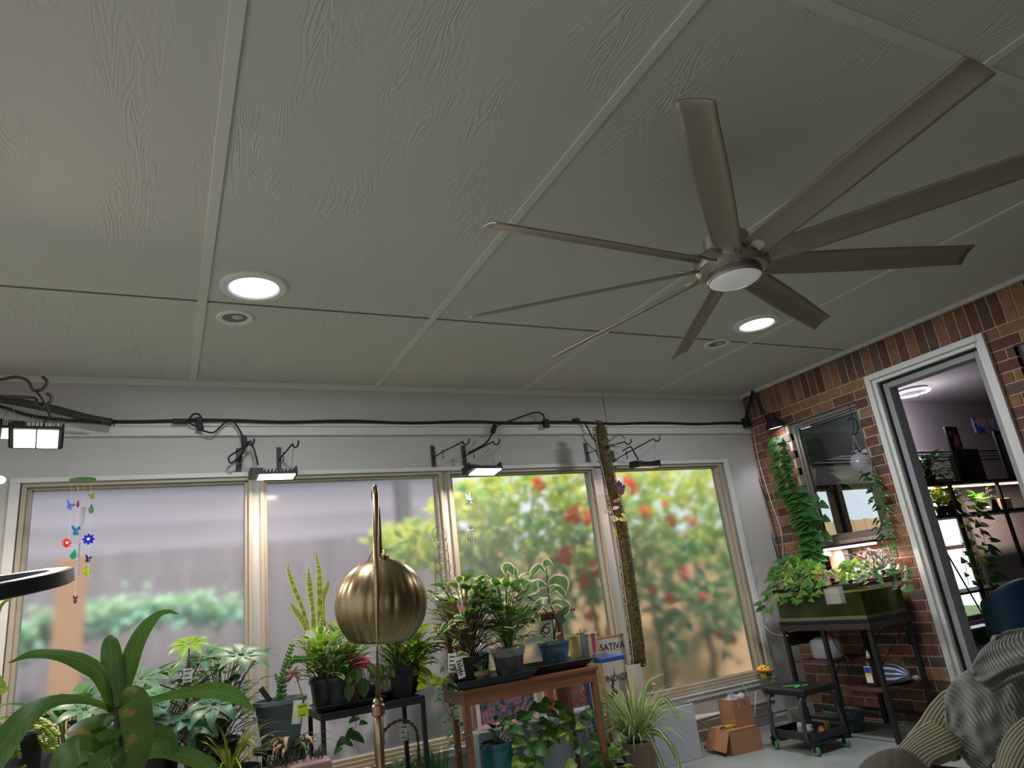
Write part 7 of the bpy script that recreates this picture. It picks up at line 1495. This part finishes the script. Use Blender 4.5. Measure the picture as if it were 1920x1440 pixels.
t, s = shelfplant(1905, zA, 'tall slender stem with pale buds at the right end of the shelving unit', [L_md], 12, .06, .1, .08, seed=11)
m_ = MB(); m_.tube(bez([s, sp(1900, 850), sp(1890, 800), sp(1893, 770), sp(1888, 740)], 5), .006, 6); m_.tube(bez([sp(1892, 790), sp(1885, 782), sp(1872, 778)], 4), .004, 5); m_.build('stem', M_stem, t, smooth=True)
m_ = MB()
for px, py in ((1872, 778), (1895, 792), (1900, 800), (1896, 775), (1908, 830)): m_.leaf(sp(px, py), rnd()+Vector((0, -.5, .5)), (0, -1, 0), .07, .035, 'lance', .5, .2)
m_.build('buds', leafmat('pale_bud', (214, 222, 160), transl=.4), t, smooth=True)
# ornaments on the second shelf
def orn(px, lab, name, build_): c = Vector((at(px, 960, y=ysh+.06).x, ysh+.06, zB)); t = thing(name, c, lab, 'ornament'); build_(t, c)
def b_idol(t, c):
    m_ = MB(); m_.lathe([(.0001, 0), (.05, 0), (.035, .05), (.05, .08), (.03, .13), (.022, .15)], c, 16); m_.build('body', mat('dark_bronze', (60, 42, 36), .4, metal=.4), t, smooth=True); m_ = MB(); m_.sphere(c+Vector((0, 0, .17)), .03); m_.build('head', mat('dark_bronze', (60, 42, 36), .4), t, smooth=True)
orn(1796, 'brown seated figurine beside the first post on the second shelf', 'figurine', b_idol)
def b_knot(t, c):
    m_ = MB()
    for k in range(3): m_.tube([c+Vector((.035*math.cos(a)*math.cos(k*1.05), .035*math.cos(a)*math.sin(k*1.05), .20+.035*math.sin(a))) for a in [j*math.pi/10 for j in range(20)]], .006, 6, closed=True)
    m_.build('knot', mat('dark_bronze', (60, 42, 36), .4), t, smooth=True); m_ = MB(); m_.tube([c, c+Vector((0, 0, .165))], [.04, .010], 8); m_.build('foot', mat('dark_bronze', (60, 42, 36), .4), t, smooth=True)
orn(1870, 'dark openwork knot on a conical foot on the second shelf', 'knot_sculpture', b_knot)
def b_box(t, c):
    m_ = MB(); m_.cbox(c+Vector((0, 0, .055)), (.16, .05, .11)); m_.build('body', mat('pink_marbled_box', (206, 150, 124), .6, col2=(236, 206, 180), scale=30), t, bevel=.01)
orn(1890, 'pinkish marbled block on the second shelf', 'marbled_block', b_box)
p = at(1768, 1077, y=3.6); t = thing('jellyfish_ornament', p, 'deep blue bead jellyfish ornament hanging in the doorway view', 'ornament')
m_ = MB(); m_.lathe([(.045, -.02), (.05, .0), (.035, .022), (.0001, .03)], p, 18, flute=8, fl=.2); m_.build('bell', mat('cobalt_bead', (36, 44, 150), .2), t, smooth=True)
for k in range(6):
    a = k*1.05; m_ = MB()
    for j in range(9): m_.sphere(p+Vector((.03*math.cos(a)+.006*math.sin(j), .03*math.sin(a), -.03-.018*j)), .008, 6, 5)
    m_.build('bead_strand', mat('clear_bead', (150, 160, 190), .1), t, smooth=True)
m_ = MB(); m_.tube([p+Vector((0, 0, .03)), Vector((p.x, p.y, 2.80))], .0015, 4); m_.build('thread', M_wire, t)
# teal velvet chair and black cabinet
cx, cyy = 5.75, 3.25
t = thing('velvet_chair', (cx, cyy, 0), 'dark teal velvet armchair just inside the doorway', 'chair'); M_velv = mat('teal_velvet', (22, 62, 80), .6, var=.2, scale=3)
q = at(1868, 1092, y=3.2); zc_ = q.z
def bk(u, v):
    a = math.pi*(v-.5)*1.05; w_ = .36; x = q.x+.30+w_*math.sin(a)*(1-.12*u); y_ = 3.30-.22*math.cos(a)*1.0+.05; z = .28+(zc_-.28)*u-.12*(1-math.cos(a))*u*u
    return Vector((x, y_, z))
m_ = MB(); m_.grid(bk, 12, 20); o = m_.build('back_shell', M_velv, t, smooth=True); sm = o.modifiers.new('s', 'SOLIDIFY'); sm.thickness = .09; sm.offset = 1; bv = o.modifiers.new('b', 'BEVEL'); bv.width = .035; bv.segments = 3; bv.limit_method = 'ANGLE'
m_ = MB(); m_.box((q.x+.0, 3.12, .25), (q.x+.60, 3.75, .42)); m_.build('seat', M_velv, t, bevel=.04)
for dx in (.06, .54):
    for y in (3.18, 3.68): m_ = MB(); m_.tube([(q.x+dx, y, .25), (q.x+dx, y, 0)], [.02, .012], 8); m_.build('leg', M_blk, t)
A_ = at(1776, 1192, y=3.9); t = thing('black_cabinet', (A_.x+.3, 3.98, 0), 'black cabinet with a small round knob beyond the doorway, left of the chair', 'cabinet')
m_ = MB(); m_.box((A_.x-.02, 3.86, 0), (A_.x+.62, 3.97, A_.z)); m_.build('body', mat('black_lacquer', (18, 17, 19), .35), t, bevel=.004); m_ = MB(); m_.box((A_.x-.04, 3.84, A_.z), (A_.x+.64, 3.98, A_.z+.02)); m_.build('cabinet_top', mat('grey_gloss_top', (120, 120, 126), .2), t, bevel=.003)
dd = MB().box((A_.x+.02, 3.85, .05), (A_.x+.3, 3.86, A_.z-.04)).build('door', mat('black_lacquer', (18, 17, 19), .35), t); k_ = at(1812, 1210, y=3.84); m_ = MB(); m_.sphere(Vector((A_.x+.24, 3.84, k_.z)), .013); m_.build('knob', mat('silver_knob', (190, 190, 190), .2, metal=1), dd, smooth=True)
